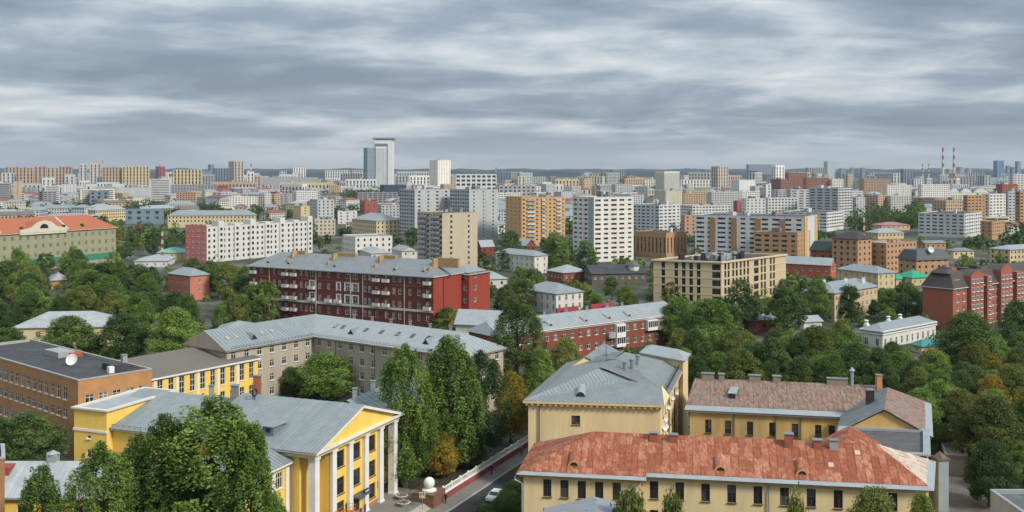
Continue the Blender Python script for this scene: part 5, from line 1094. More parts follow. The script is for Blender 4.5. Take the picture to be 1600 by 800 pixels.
def tower(name, label, u0, uN, u1, vt, vb, a, wm, s0, s3, prot=None, gm=G_PALE, depth=0.5, roofn=3, W_=None, pm=None, gap=None, group=None):
    Y = Yb(vb); poly = corner(u0, uN, u1, Y, a, W_); h = hz_(vt, Y)
    def sp(i, L): g = s0 if i == 0 else s3; return g(i, L, h) if g else []
    r, _ = house(name, label, poly, h, wm, sp, detail='mesh', gm=gm, depth=depth, roof='flat', rm=BITU, pm=pm, prot=prot, group=group); rooftop(r, poly, h, roofn)
    return r, poly, h
def lg(bay, w, fh=2.75, oh=1.2, pat=(1.0, 0.78, 1.0, 0.9, 0.62)):
    def f(i, L, hh):
        o = grid(bay, w, oh, fh, 1.1, 0.9, 0.3)(i, L, hh); xs = sorted({round(q[0], 2) for q in o}); out = []
        for s0, s1, t0, t1 in o:
            k = pat[xs.index(round(s0, 2)) % len(pat)]; c = (s0+s1)/2; hw = (s1-s0)/2*k; out.append((c-hw, c+hw, t0+(0.12 if k < .7 else 0), t1))
        return out
    return f
def balcony_stack(root, poly, edge, f0, f1_, h, fh=2.8, out=1.1, m=None, top=1.6):
    p0, p1 = poly[edge], poly[(edge+1) % 4]; e = unit(sub2(p1, p0)); L = elen(poly, edge); n_ = (e[1], -e[0]); z = h-top-1.2
    while z > 3:
        b = MB(); b.obox((*p0, z), (e[0], e[1], 0), (n_[0], n_[1], 0), (0, 0, 1), L*f0, L*f1_, -.05, out, 0, 1.15); b.build('balcony', m or random.choice((W1, W1, W4, GREY)), root); z -= fh
r, poly, h = tower('white_tower_flats', 'white sixteen-storey tower with rows of glazed loggias and grey-green flank', 895, 928, 990, 308, 410, 30, W4, lg(4.6, 4.0), lg(4.5, 3.4), prot=392)
b = MB(); p = poly[3]; dd = unit(sub2(poly[3], poly[0])); mm_ = (-dd[1], dd[0]); b.prism(ccw([add2(add2(poly[0], dd, 0.3), mm_, 0.12), add2(add2(poly[0], dd, 5.5), mm_, 0.12), add2(add2(poly[0], dd, 5.5), mm_, -0.5), add2(add2(poly[0], dd, 0.3), mm_, -0.5)]), 0, h-0.3); b.build('flank_panel', TEAL, r)
ro_ = tower('orange_tower_flats', 'orange-tan brick tower block with scattered balconies', 790, 815, 883, 308, 384, 22, OR, lg(3.1, 1.5, 2.8, 1.3), lg(6, 1.4, 2.8, 1.3), prot=370)
for fa, fb in ((.12, .30), (.46, .54), (.80, .90)): balcony_stack(ro_[0], ro_[1], 0, fa, fb, ro_[2])
ro_ = tower('beige_panel_tower', 'grey-beige panel tower with narrow stair windows and shaggy balconies on its dark flank', 652, 691, 746, 333, 424, 33, W3, lg(7.5, 1.4, 2.75, 1.4), lg(3.3, 2.8, 2.75, 1.5), prot=412)
for fa, fb in ((.08, .40), (.55, .90)): balcony_stack(ro_[0], ro_[1], 3, fa, fb, ro_[2], 2.75, 1.2, W2)
r, poly, h = tower('grey_panel_tower', 'pale grey panel tower with pipe-roofed top and dark balcony flank behind the beige one', 624, 648, 704, 296, 376, 35, W2, lg(6.5, 2.2), lg(3.0, 2.5), prot=330)
r, poly, h = tower('grey_ribbed_tower', 'grey ribbed panel tower with dark recessed balconies on its left', 703, 733, 778, 296, 378, 35, W2, lg(8, 1.2), lg(3.0, 2.6), prot=370)
tower('tan_ribbed_archive', 'tan five-storey slab with close vertical ribs and striped end wall', 988, 1041, 1073, 364, 404, 42, TAN, STY['strips'], STY['strips'], prot=398, roofn=1)
r, poly, h = tower('white_slab_orange_end', 'long white nine-storey slab with brown stair strips and orange-edged end', 1086, 1257, 1277, 339, 412, 62, W1, None, lg(6.2, 4.8, 2.75), prot=385, roofn=5)
SLAB7 = (r, poly, h)
ee = unit(sub2(poly[0], poly[3])); m_ = (ee[1], -ee[0]); Ls = elen(poly, 3)
for k in (0.14, 0.34, 0.56, 0.78):
    p = add2(poly[3], ee, Ls*k); b = MB(); b.prism(ccw([add2(p, m_, -.3), add2(p, m_, .35), add2(add2(p, ee, 3.4), m_, .35), add2(add2(p, ee, 3.4), m_, -.3)]), 0, h-1.5); b.build('stair_strip', mat('brown_stair_panel', (.33, .20, .10)), r)
e0_ = unit(sub2(poly[1], poly[0])); m0 = (e0_[1], -e0_[0]); L0_ = elen(poly, 0)
for a0_, a1_, mm_ in ((0, .22, 'orange_edge_panel'), (.8, 1.0, 'orange_edge_panel')):
    b = MB(); p, q = add2(poly[0], e0_, L0_*a0_), add2(poly[0], e0_, L0_*a1_); b.prism(ccw([add2(p, m0, -.2), add2(p, m0, .2), add2(q, m0, .2), add2(q, m0, -.2)]), 0, h-.2); b.build('end_panel', mat('orange_edge_panel', (.58, .36, .13)), r)
tower('tan_brick_slab', 'tan brick slab with dark loggias in front of the long white block', 1178, 1246, 1266, 364, 415, 60, TAN, lg(3.5, 1.2), lg(4.4, 3.4), prot=402, roofn=1)
tower('white_end_slab', 'white panel block with bright end wall of wide loggias behind the small trees', 988, 1030, 1063, 320, 368, 45, W1, lg(5, 4.2), lg(4.5, 3.2), prot=360)
tower('long_white_slab_right', 'long white eight-storey panel block with cream-lit end near the right trees', 1435, 1507, 1534, 334, 372, 50, W1, lg(5.2, 4.3), lg(4.6, 3.6), prot=366)
tower('tan_annex_right', 'low tan brick block joined behind the white panel block end', 1532, 1550, 1570, 346, 375, 40, TAN, lg(3.2, 1.4), lg(3.2, 1.4), prot=366, roofn=1)
for i, (u0, uN, u1, vt, vb, a, m, lab) in enumerate(((1505, 1512, 1540, 305, 360, 30, TAN, 'brown tower with dark loggia front behind the white panel block'), (1535, 1546, 1572, 303, 358, 30, W4, 'cream-fronted tower between two brown towers on the right'), (1566, 1576, 1592, 299, 357, 30, W2, 'grey loggia tower beside the brown brick tower'), (1586, 1594, 1625, 299, 364, 30, TAN, 'brown brick tower with white balconies at the right edge'), (1556, 1566, 1590, 288, 335, 30, REDK, 'red-brown stepped tower crown rising behind the right towers'))):
    tower('terraced_tower', lab, u0, uN, u1, vt, vb, a, m, lg(4.4, 3.4), lg(4.5, 3.2), prot=vt+40, roofn=2)
# brown complex on the right
for i, (u0, uN, u1, vt, vb, a, m, lab) in enumerate(((1266, 1318, 1332, 388, 424, 60, REDK, 'red-brown wing under a dark green mansard, left of the tan complex'), (1300, 1340, 1362, 374, 430, 40, TAN, 'tan brick house with arched gable and small square windows'), (1348, 1385, 1432, 380, 428, 38, TAN, 'tan brick stepped block with small square windows'), (1404, 1432, 1482, 402, 440, 20, TAN, 'tan block with blue-grey mansard and a white dish on its roof'))):
    r, poly, h, s = Hs('tan_complex_block', lab, u0, uN, u1, vt, vb, a, m, 5, 2.9, 3.3, 1.3, 1.3, roof=None, prot=vt+32, gm=G_DARK, detail='obj', fm=mat('dark_brown_frame', (0.07, 0.05, 0.04)), nxy=(1, 1), sillm=False)
    DG = mat('dark_green_mansard', (0.045, 0.06, 0.055), 0.6) if i != 3 else mat('slate_mansard', (0.07, 0.085, 0.095), 0.6)
    if i in (0, 3):
        b = MB(); o_, i_ = offset(poly, 0.7), offset(poly, -1.6)
        for k in range(4): b.face([(*o_[k], h-1.5), (*o_[(k+1) % 4], h-1.5), (*i_[(k+1) % 4], h+3.2), (*i_[k], h+3.2)])
        b.face([(*p, h+3.2) for p in i_]); b.build('mansard_roof', DG, r)
        if i == 3: dish(lerp(poly[0], poly[1], 0.45), h+1.2, 1.5, 175, 'big white satellite dish on the slate mansard beside the tan complex', tilt=15, mast=2.2)
    elif i == 1: pitched(r, poly, h, 3.2, mat('dark_roof_felt', (0.05, 0.045, 0.045), 0.7), 'hip', 0.5, 0.7)
    else: flat_roof(r, poly, h, METALP, m); rooftop(r, poly, h, 3, TAN, False)
Hs('cream_house_right_edge', 'cream three-storey house with pale roof crowned by small pipes at the edge', 1546, 1578, 1640, 390, 412, 30, PALEY, 3, 2.9, 3.2, 1.2, 1.5, rise=2.0, prot=405, detail='mesh', rm=METALP)
Hs('white_round_block', 'white flat-roofed block with painted frieze behind the red house', 508, 555, 613, 370, 402, 28, WHT, 3, 3.4, 3.6, 1.2, 1.6, roof='flat', rm=METALD, prot=392, detail='mesh', W_=24)
Hs('cream_gable_palace', 'cream and yellow house with steep gable front and grey roof', 550, 588, 627, 345, 374, 35, mat('cream_palace', (0.60, 0.50, 0.32), 0.9, 0.1), 4, 3.2, 3.4, 1.2, 1.7, rise=5.0, prot=362, detail='mesh', rm=METAL)
Hs('cream_long_grey_roof', 'long cream house with grey roof and dormers in front of the old quarter', 250, 262, 398, 337, 356, 8, mat('cream_palace', (0.6, 0.5, 0.32)), 2, 3.2, 3.2, 1.2, 1.7, rise=4.5, prot=348, detail='mesh', rm=METAL, W_=14)
Hs('pink_grey_roof_shed', 'low house with pinkish roof beyond the park trees', 1362, 1378, 1422, 352, 360, 8, PALEY, 1, 3, 4, 1, 1.3, rm=mat('pinkish_roof', (0.36, 0.17, 0.19), 0.7), rise=2.5, prot=356, detail='mesh')
Hs('round_grey_roof_villa', 'cream villa with broad pale roof beyond the park trees', 1352, 1372, 1412, 364, 374, 20, PALEY, 1, 3.2, 3, 1.2, 1.6, rm=METALP, rise=3, prot=372, detail='mesh')

for lab, u0, uN, u1, vt, vb, a, wm, rm_, rs, rf in (
 ('dark brick gabled shed left of the white gabled row', 744, 752, 772, 386, 402, 30, RB2, METALP, 4, 'gable'), ('brick gabled shed with pale roof under the orange tower', 806, 822, 836, 384, 398, 40, RB2, METALP, 4, 'gable'),
 ('low red brick house with dark roof before the modern beige block', 1158, 1170, 1218, 500, 520, 12, RB2, METALD, 1.5, 'hip'), ('low blank grey shed left of the cream three-storey house', 1240, 1256, 1284, 503, 516, 20, OFFW, METALP, 1.6, 'gable'),
 ('low white yard house with grey roof behind the long red house', 562, 580, 612, 396, 408, 20, WHT, METALP, 2.5, 'hip'), ('small pale roofed house squeezed behind the red house firewalls', 612, 628, 652, 392, 406, 25, OFFW, METAL, 2.5, 'gable'),
 ('small green-roofed kiosk house before the tan complex', 1392, 1400, 1412, 436, 446, 25, PALEY, mat('green_sheet_roof', (0.03, 0.30, 0.17)), 2.0, 'hip'), ('low pale house with cluttered grey roof below the beige tower', 748, 760, 792, 436, 452, 15, OFFW, METALP, 2.6, 'hip'),
 ('low yellow wall house among trees left of the cream house at the edge', 1478, 1490, 1522, 392, 404, 12, mat('cream_palace', (0.6, 0.5, 0.32)), METALD, 1.6, 'hip'), ('low tan workshop below the long white panel block', 1434, 1446, 1478, 380, 392, 12, TAN, METALD, 1.5, 'gable')):
    Hs('small_yard_house', lab, u0, uN, u1, vt, vb, a, wm, 1, 3.0, 3.2, 1.0, 1.3, roof=rf, rm=rm_, rise=rs, prot=(vt+vb)/2, detail='mesh')
# ------------------------------------------------------------------ far city: landmarks and blocks one can pick out
def Cc(r, g, b_): return wallmat((r, g, b_))
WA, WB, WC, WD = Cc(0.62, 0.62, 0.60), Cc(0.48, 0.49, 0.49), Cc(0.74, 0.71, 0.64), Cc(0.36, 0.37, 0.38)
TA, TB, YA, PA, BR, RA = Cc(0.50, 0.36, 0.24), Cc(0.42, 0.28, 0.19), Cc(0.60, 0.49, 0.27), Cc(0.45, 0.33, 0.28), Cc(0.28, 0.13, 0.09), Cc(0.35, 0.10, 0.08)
BLU, NAVY, HAZ = Cc(0.16, 0.21, 0.27), Cc(0.05, 0.07, 0.10), Cc(0.20, 0.24, 0.29)  # HAZ puts the blue of distance haze into far walls
FARB = [
 # name, label, u0, uN, u1, vt, vb, heading, wall, style
 ('far_slab', 'pink-tan stepped slab, first of the tan skyline row', 5, 8, 30, 261, 296, 12, PA, 'grid'),
 ('far_slab', 'lower tan slab next to the first pink-tan one', 28, 30, 52, 262, 297, 12, TA, 'grid'),
 ('far_slab', 'pink-tan slab with raised lift housings mid-row on the skyline', 50, 53, 72, 260, 296, 12, PA, 'grid'),
 ('far_slab', 'tan slab ending in a grey stair tower on the skyline row', 70, 73, 92, 262, 297, 12, TA, 'grid'),
 ('far_slab', 'pink-tan slab against the pale grey stepped tower', 89, 92, 112, 260, 296, 12, PA, 'grid'),
 ('far_tower', 'pale grey stepped tower with mast in the tan skyline row', 110, 124, 136, 255, 294, 30, WB, 'grid'),
 ('far_tower', 'pinkish white twin of the stepped tower with rounded bays', 134, 140, 158, 254, 294, 20, Cc(.52, .46, .43), 'fine'),
 ('far_slab', 'orange-tan slab with vertical ribs right of the stepped towers', 157, 160, 190, 261, 297, 12, TA, 'fine'),
 ('far_slab', 'orange-tan ribbed slab at the end of the skyline row', 188, 191, 233, 260, 297, 12, YA, 'fine'),
 ('far_tower', 'slim orange and white striped tower beside the ribbed slab', 243, 249, 258, 260, 292, 30, RA, 'grid'),
 ('far_block', 'broad yellow eleven-storey block with flat cornice', 267, 271, 315, 265, 301, 10, YA, 'grid'),
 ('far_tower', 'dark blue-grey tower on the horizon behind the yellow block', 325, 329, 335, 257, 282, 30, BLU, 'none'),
 ('far_tower', 'round-shouldered beige tower near the striped mast', 357, 366, 381, 252, 296, 30, Cc(.50, .43, .34), 'fine'),
 ('far_block', 'white low-rise block at the foot of the striped mast', 381, 386, 397, 268, 298, 20, WA, 'grid'),
 ('far_block', 'pale green block before the dark wood on the horizon', 432, 437, 448, 267, 288, 20, Cc(.42, .47, .43), 'grid'),
 ('far_block', 'cream block with dark arched top in front of the far wood', 450, 458, 478, 262, 290, 20, WC, 'wide'),
 ('far_block', 'white and red block beyond the old quarter', 500, 508, 546, 266, 291, 12, WA, 'grid'),
 ('far_block', 'grey slab left of the glass towers', 546, 550, 570, 266, 289, 12, WB, 'grid'),
 ('far_block', 'white slab with blank bright ends below the glass towers', 520, 540, 588, 280, 300, 14, WA, 'grid'),
 ('far_tower', 'teal glass tower standing behind the capped white tower', 568, 574, 585, 231, 297, 30, Cc(.26, .36, .38), 'tall'),
 ('far_block', 'pale slab right of the capped white tower', 616, 620, 670, 268, 292, 10, WB, 'grid'),
 ('far_block', 'bright white low slab at the foot of the sunlit white tower', 632, 640, 682, 274, 300, 12, Cc(.80, .76, .68), 'wide'),  # raised wall white holds the sunlight on this slab
 ('far_tower', 'sunlit cream-white tower with dark top corner', 671, 684, 704, 250, 302, 25, Cc(.86, .82, .72), 'sparse'),  # sunlight on the tower is put into its extra bright wall colour
 ('far_office', 'office block of dark glass in a thick white frame', 704, 712, 776, 272, 312, 10, WA, 'huge'),
 ('far_office', 'dark blue glass box below the white slab', 594, 600, 634, 289, 318, 20, NAVY, 'none'),
 ('far_office', 'dark grey ribbon-window office beside the orange tower', 774, 780, 836, 290, 318, 8, WD, 'big'),
 ('far_block', 'cream sunlit block beyond the orange tower', 862, 868, 905, 280, 300, 10, YA, 'grid'),
 ('far_block', 'tan block with dark slit beyond the white tower', 905, 912, 926, 279, 304, 15, Cc(.6, .5, .34), 'tall'),
 ('far_block', 'low cream block right of the tan slit block', 924, 930, 960, 290, 306, 10, TA, 'grid'),
 ('far_block', 'pale block with flat grey roof behind the white tower', 955, 962, 988, 288, 312, 15, WB, 'grid'),
 ('far_block', 'orange brick block with white top in the middle distance', 942, 948, 958, 274, 293, 20, TB, 'grid'),
 ('far_block', 'orange-red brick block before the hazy tower rows', 974, 980, 994, 275, 294, 20, TB, 'grid'),
 ('far_tower', 'white block with tall dark loggia slots and cut corners', 1024, 1038, 1062, 268, 304, 25, WC, 'strips'),
 ('far_block', 'cream long slab between the slotted block and the beige tower', 1060, 1064, 1112, 281, 298, 8, WC, 'grid'),
 ('far_tower', 'beige tower with dark vertical seams standing alone', 1111, 1122, 1138, 260, 300, 30, Cc(.55, .48, .40), 'fine'),
 ('far_block', 'white cube with dark slot below the blue-grey slabs', 1142, 1155, 1180, 281, 306, 30, WA, 'none'),
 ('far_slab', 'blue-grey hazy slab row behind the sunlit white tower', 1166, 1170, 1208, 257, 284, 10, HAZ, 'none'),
 ('far_tower', 'sunlit white tower left of the red-brown complex', 1205, 1212, 1226, 258, 297, 25, Cc(.8, .77, .7), 'fine'),  # brighter wall colour stands in for sunlight here too
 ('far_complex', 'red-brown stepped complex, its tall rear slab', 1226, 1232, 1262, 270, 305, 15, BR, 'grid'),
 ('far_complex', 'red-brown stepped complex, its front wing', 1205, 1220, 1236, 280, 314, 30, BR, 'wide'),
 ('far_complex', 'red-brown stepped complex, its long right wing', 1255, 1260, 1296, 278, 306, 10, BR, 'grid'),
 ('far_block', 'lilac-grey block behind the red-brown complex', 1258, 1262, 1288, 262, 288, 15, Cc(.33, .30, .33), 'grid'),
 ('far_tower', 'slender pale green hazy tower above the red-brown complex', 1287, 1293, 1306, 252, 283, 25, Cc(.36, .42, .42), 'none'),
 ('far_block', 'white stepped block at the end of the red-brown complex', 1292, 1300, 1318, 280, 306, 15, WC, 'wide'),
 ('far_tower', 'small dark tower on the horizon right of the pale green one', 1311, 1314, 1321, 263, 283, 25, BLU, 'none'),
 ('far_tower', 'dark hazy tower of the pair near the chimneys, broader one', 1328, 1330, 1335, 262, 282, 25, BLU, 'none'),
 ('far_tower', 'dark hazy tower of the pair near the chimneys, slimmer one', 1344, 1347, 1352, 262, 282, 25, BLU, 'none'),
 ('mid_slab', 'white slab with scattered windows before the red-brown complex', 1158, 1166, 1196, 310, 348, 10, WA, 'grid'),
 ('mid_slab', 'white slab with small square windows right of it, brown kiosk roof ahead', 1196, 1200, 1246, 309, 345, 10, WA, 'wide'),
 ('mid_slab', 'long grey slab of striped balconies ending in a white stair tower', 1228, 1236, 1268, 296, 340, 12, WB, 'loggia'),
 ('mid_slab', 'grey slab of striped balconies with pale blue end wall', 1264, 1310, 1332, 294, 348, 48, WB, 'loggia'),
 ('mid_slab', 'white slab with bright loggia end in front of the grey striped slab', 1222, 1292, 1318, 332, 362, 55, WA, 'loggia'),
 ('mid_slab', 'white slab with blank blue-grey end left of the small red block', 1062, 1082, 1142, 321, 348, 18, WA, 'wide'),
 ('mid_block', 'small bright red block among the white slabs', 1146, 1152, 1162, 314, 346, 30, RA, 'sparse'),
 ('mid_slab', 'white and brown striped house below the white cube', 1105, 1112, 1160, 300, 330, 12, WB, 'grid'),
 ('mid_block', 'beige low house row behind the white slabs', 1062, 1068, 1106, 302, 326, 10, TA, 'grid'),
 ('mid_block', 'pale yellow blank-walled block left of the beige row', 1028, 1040, 1066, 298, 330, 25, Cc(.5, .46, .38), 'none'),
 ('mid_block', 'tan low block showing beside the long white slab', 1064, 1070, 1088, 336, 368, 20, TB, 'grid'),
 ('mid_block', 'black and white checkered block below the white cube', 1192, 1197, 1206, 288, 312, 25, WA, 'big'),
 ('mid_block', 'brown-tan long block with blank ends beyond the park wood', 1342, 1350, 1392, 279, 310, 10, TB, 'grid'),
 ('mid_block', 'white low block with cream roofline right of the brown-tan one', 1380, 1386, 1424, 289, 314, 10, WC, 'grid'),
 ('mid_block', 'orange corner house with pale front beyond the park wood', 1350, 1372, 1388, 305, 332, 35, TA, 'wide'),
 ('mid_block', 'pale six-storey house beside the orange corner house', 1386, 1392, 1424, 306, 332, 12, Cc(.5, .49, .45), 'grid'),
 ('mid_block', 'white house with tall windows in the middle of the right quarter', 1434, 1440, 1484, 288, 322, 10, WC, 'grid'),
 ('mid_block', 'orange-tan house with grey roof before the arched roofs', 1459, 1478, 1506, 313, 342, 25, TA, 'tall'),
 ('mid_block', 'pale grey low house left of the arched roofs', 1330, 1338, 1352, 308, 340, 25, WB, 'grid'),
 ('mid_block', 'white-grey tower block at the far right edge', 1576, 1584, 1605, 272, 318, 20, WA, 'loggia'),
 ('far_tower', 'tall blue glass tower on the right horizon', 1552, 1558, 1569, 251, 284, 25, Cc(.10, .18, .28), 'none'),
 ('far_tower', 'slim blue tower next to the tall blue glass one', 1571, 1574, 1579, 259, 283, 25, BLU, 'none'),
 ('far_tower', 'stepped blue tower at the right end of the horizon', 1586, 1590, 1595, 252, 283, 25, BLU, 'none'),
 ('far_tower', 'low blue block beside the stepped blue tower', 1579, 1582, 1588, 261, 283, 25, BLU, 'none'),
 ('mid_office', 'white office block with ribbon windows at the left', 38, 70, 93, 290, 322, 22, WA, 'band'),
 ('mid_office', 'tan brick tower with a column of windows left of the ribbon office', 15, 22, 34, 283, 318, 25, TA, 'sparse'),
 ('mid_office', 'grey ribbed low office at the left edge', -14, -4, 16, 286, 318, 20, WD, 'band'),
 ('mid_office', 'blue glass office with step-down roof', 117, 140, 170, 299, 322, 20, BLU, 'big'),
 ('mid_office', 'large pale windowless box hall with dark doors', 168, 182, 236, 293, 318, 12, WB, 'none'),
 ('mid_office', 'white office of even window rows behind the pale box hall', 224, 234, 266, 280, 314, 18, WA, 'band'),
 ('mid_office', 'low glass pavilion with brown roof before the park trees', 186, 196, 252, 327, 350, 10, Cc(.18, .26, .30), 'big'),
 ('mid_block', 'white slab strip between the ribbon office and the tan rows', 92, 96, 118, 288, 312, 12, WA, 'sparse'),
 ('mid_block', 'brown brick block with loggias near the old quarter', 265, 276, 306, 300, 324, 20, TB, 'wide'),
 ('mid_block', 'red brick row house in the old quarter', 318, 324, 356, 290, 306, 10, RA, 'grid'),
 ('mid_block', 'white church-like block with small dome in the old quarter', 350, 358, 402, 307, 328, 12, WC, 'grid'),
 ('mid_block', 'crimson house with white corner in the old quarter', 420, 432, 444, 300, 318, 30, RA, 'sparse'),
 ('mid_block', 'long pale grey house behind the crimson one', 442, 448, 500, 304, 322, 8, Cc(.48, .44, .40), 'grid'),
 ('mid_block', 'cream corner house with arched windows before the white flats', 458, 470, 484, 322, 346, 25, YA, 'sparse'),
 ('mid_block', 'grey-white stepped flats left of the cream gable house', 484, 496, 522, 312, 352, 25, WB, 'grid'),
 ('mid_block', 'white wall house right of the stepped flats', 522, 528, 558, 330, 350, 12, WA, 'sparse'),
 ('mid_block', 'white ribbed low slab behind the pink-ended block', 486, 492, 524, 343, 368, 12, Cc(.58, .5, .42), 'fine'),
 ('mid_block', 'long cream terrace with flat roof beyond the old quarter', 430, 436, 520, 285, 302, 6, YA, 'fine'),
 ('mid_block', 'dark long depot roof before the cream block', 400, 406, 496, 277, 296, 6, WD, 'none'),
 ('mid_block', 'tan terrace beneath the beige round-shouldered tower', 320, 330, 400, 284, 300, 6, TA, 'grid'),
 ('mid_block', 'small red roof house before the dark glass box', 562, 570, 590, 314, 334, 20, RA, 'sparse'),
 ('mid_block', 'white wide house with dormers below the dark glass box', 590, 596, 630, 320, 346, 12, WB, 'grid'),
]
FARN = set()
for name, lab, u0, uN, u1, vt, vb, a, wm, stl in FARB:
    if Yb(vb) > 2300 and stl in ('grid', 'fine', 'wide', 'loggia'): stl = 'vs'
    r, poly, h = block(name, lab, u0, uN, u1, vt, vb, a, wm, stl, W_=None, gm=G_PALE if Yb(vb) < 1400 else G_DARK, prot=(vb-4) if Yb(vb) < 1500 else None, depth=0.35)
    if Yb(vb) < 3500: rooftop(r, poly, h, random.randint(1, 3))
# capped white tower
Y = Yb(299); k_ = Y/F; c = at(600.5, Y+20); hh = hz_(216, Y)
t = thing('capped_tower', 'tall white office tower with wide flat cap, the highest on the skyline', 'tower', (*c, 0)); wdt = 28*k_
b = MB(); b.box(c, (wdt, 40), 0, hh-4); b.build('wall', Cc(.70, .70, .70), t)
b = MB(); b.box((c[0]-wdt*.12, c[1]-20.6), (wdt*.62, 1.0), 4, hh-22); b.build('rib_front', Cc(.78, .78, .77), t)
for i in range(9): b = MB(); b.box((c[0]-wdt*.12-wdt*.28+i*wdt*.07, c[1]-21.3), (wdt*.022, 0.6), 6, hh-26); b.build('window_strip', Cc(.30, .33, .36), t)
b = MB(); b.box((c[0]-wdt*.12, c[1]-20.4), (wdt*.74, 0.6), 4, hh-14); b.build('dark_frame', Cc(.17, .20, .24), t)
b = MB(); b.box(c, (33*k_, 44), hh-3, hh+1.5); b.build('cap', Cc(.20, .21, .23), t); FOOT.append([add2(c, (1, 0), -40), add2(c, (0, 1), -40), add2(c, (1, 0), 40), add2(c, (0, 1), 40)])
# power station chimneys and cooling towers
RW = (mat('chimney_red', (0.30, 0.06, 0.05)), mat('chimney_white', (0.6, 0.58, 0.56)))
for i, (u, vt, vb, rpx, lab) in enumerate(((1473.3, 231, 285, 1.7, 'tall red and white banded power station chimney, left of the tall pair'), (1490.6, 231, 285, 1.7, 'tall red and white banded power station chimney beside the cooling towers'), (1441.6, 256, 284, 1.0, 'short banded chimney of the small pair, left one from the bigger stacks'), (1451, 256, 284, 1.0, 'short banded chimney of the small pair, next to the bigger stacks'))):
    Y = Yb(vb); c = at(u, Y); h = hz_(vt, Y); rr = rpx*Y/F; t = thing('power_chimney', lab, 'chimney', (*c, 0))
    n = 9
    for k in range(n):
        f0, f1_ = k/n, (k+1)/n; b = MB(); b.lathe(c, [(rr*(1.3-0.5*f0), h*f0), (rr*(1.3-0.5*f1_), h*f1_)], 10); b.build('band', RW[k % 2 == 1 or k < 3], t)
for u, vt, rpx, lab in ((1500, 261, 6.5, 'wide hazy cooling tower beside the banded chimneys'), (1513, 263, 5, 'smaller pale cooling tower at the right of the station'), (1482, 264, 4.5, 'low cooling tower between the tall banded chimneys')):
    Y = Yb(284.5); c = at(u, Y); h = hz_(vt, Y); rr = rpx*Y/F; b = MB(); b.lathe(c, [(rr*1.25, 0), (rr*1.0, h*.4), (rr*.88, h*.75), (rr*.95, h)], 16); b.lathe(c, [(rr*.9, h), (rr*.85, h*.8), (0, h*.8)], 16)
    tag(b.build('cooling_tower', Cc(.30, .32, .34)), lab, 'cooling tower')
# masts
for u, vt, vb, lab, w in ((392.5, 249, 297, 'red and white lattice mast beside the beige tower', 1.6), (160, 244, 294, 'thin red and white mast on the grey stepped tower', 0.8), (254, 362, 412, 'slim white striped mast among the park trees left of the pink wall', 0.45), (1350, 340, 392, 'slim striped mast above the dark park wood', 0.4), (775, 255, 298, 'tower crane mast in the far haze', 0.7)):
    Y = Yb(vb); c = at(u, Y); h = hz_(vt, Y); t = thing('striped_mast', lab, 'mast', (*c, 0)); n = 8
    for k in range(n):
        b = MB(); ww = w*(1.2-0.6*k/n)
        for sx, sy in ((-1, -1), (1, -1), (0, 1)): b.tube([(c[0]+sx*ww, c[1]+sy*ww, h*k/n), (c[0]+sx*ww*.93, c[1]+sy*ww*.93, h*(k+1)/n)], 0.28*w+0.1, 4)
        for j in range(3): z = h*(k+j/3)/n; b.tube([(c[0]-ww, c[1]-ww, z), (c[0]+ww, c[1]-ww, z+h/n/3)], 0.16*w+0.06, 4)
        b.build('mast_section', RW[k % 2], t)
# arched white roofs on the right
for i, (u0, u1, lab) in enumerate(((1482, 1500, 'first arched grey roof house on the right, nearest the tan house'), (1500, 1520, 'middle arched grey roof house on the right'), (1520, 1546, 'last and longest arched grey roof house on the right'))):
    Y = Yb(318); p0, p1 = at(u0, Y), at(u1, Y); h = hz_(301, Y); h2 = hz_(287, Y); t = thing('arched_roof_house', lab, 'building', (*lerp(p0, p1, .5), 0)); w = p1[0]-p0[0]
    b = MB(); b.prism([p0, p1, (p1[0]+6, p1[1]+30), (p0[0]+6, p0[1]+30)], 0, h); b.build('wall', WC, t); b = MB(); n = 8
    pr = [(p0[0]+w*k/n, h+(h2-h)*math.sin(math.pi*(0.15+0.7*k/n))**1.0-(h2-h)*math.sin(math.pi*.15)) for k in range(n+1)]
    for (xa, za), (xb, zb) in zip(pr, pr[1:]): b.face([(xa, Y-1, za), (xb, Y-1, zb), (xb+6, Y+30, zb), (xa+6, Y+30, za)])
    b.build('arched_roof', METALD, t); b = MB(); b.face([(x, Y-0.5, z) for x, z in pr]+[(p1[0], Y-0.5, h-0.1), (p0[0], Y-0.5, h-0.1)]); b.build('arch_front', WC, t)
    b = MB(); [b.face([(p0[0]+w*(k+.2)/5, Y-0.15, z), (p0[0]+w*(k+.7)/5, Y-0.15, z), (p0[0]+w*(k+.7)/5, Y-0.15, z+1.8), (p0[0]+w*(k+.2)/5, Y-0.15, z+1.8)]) for k in range(5) for z in np.arange(2, h-3, 3.2)]; tag(b.build('window_glazing', G_DARK, t), kind='stuff')
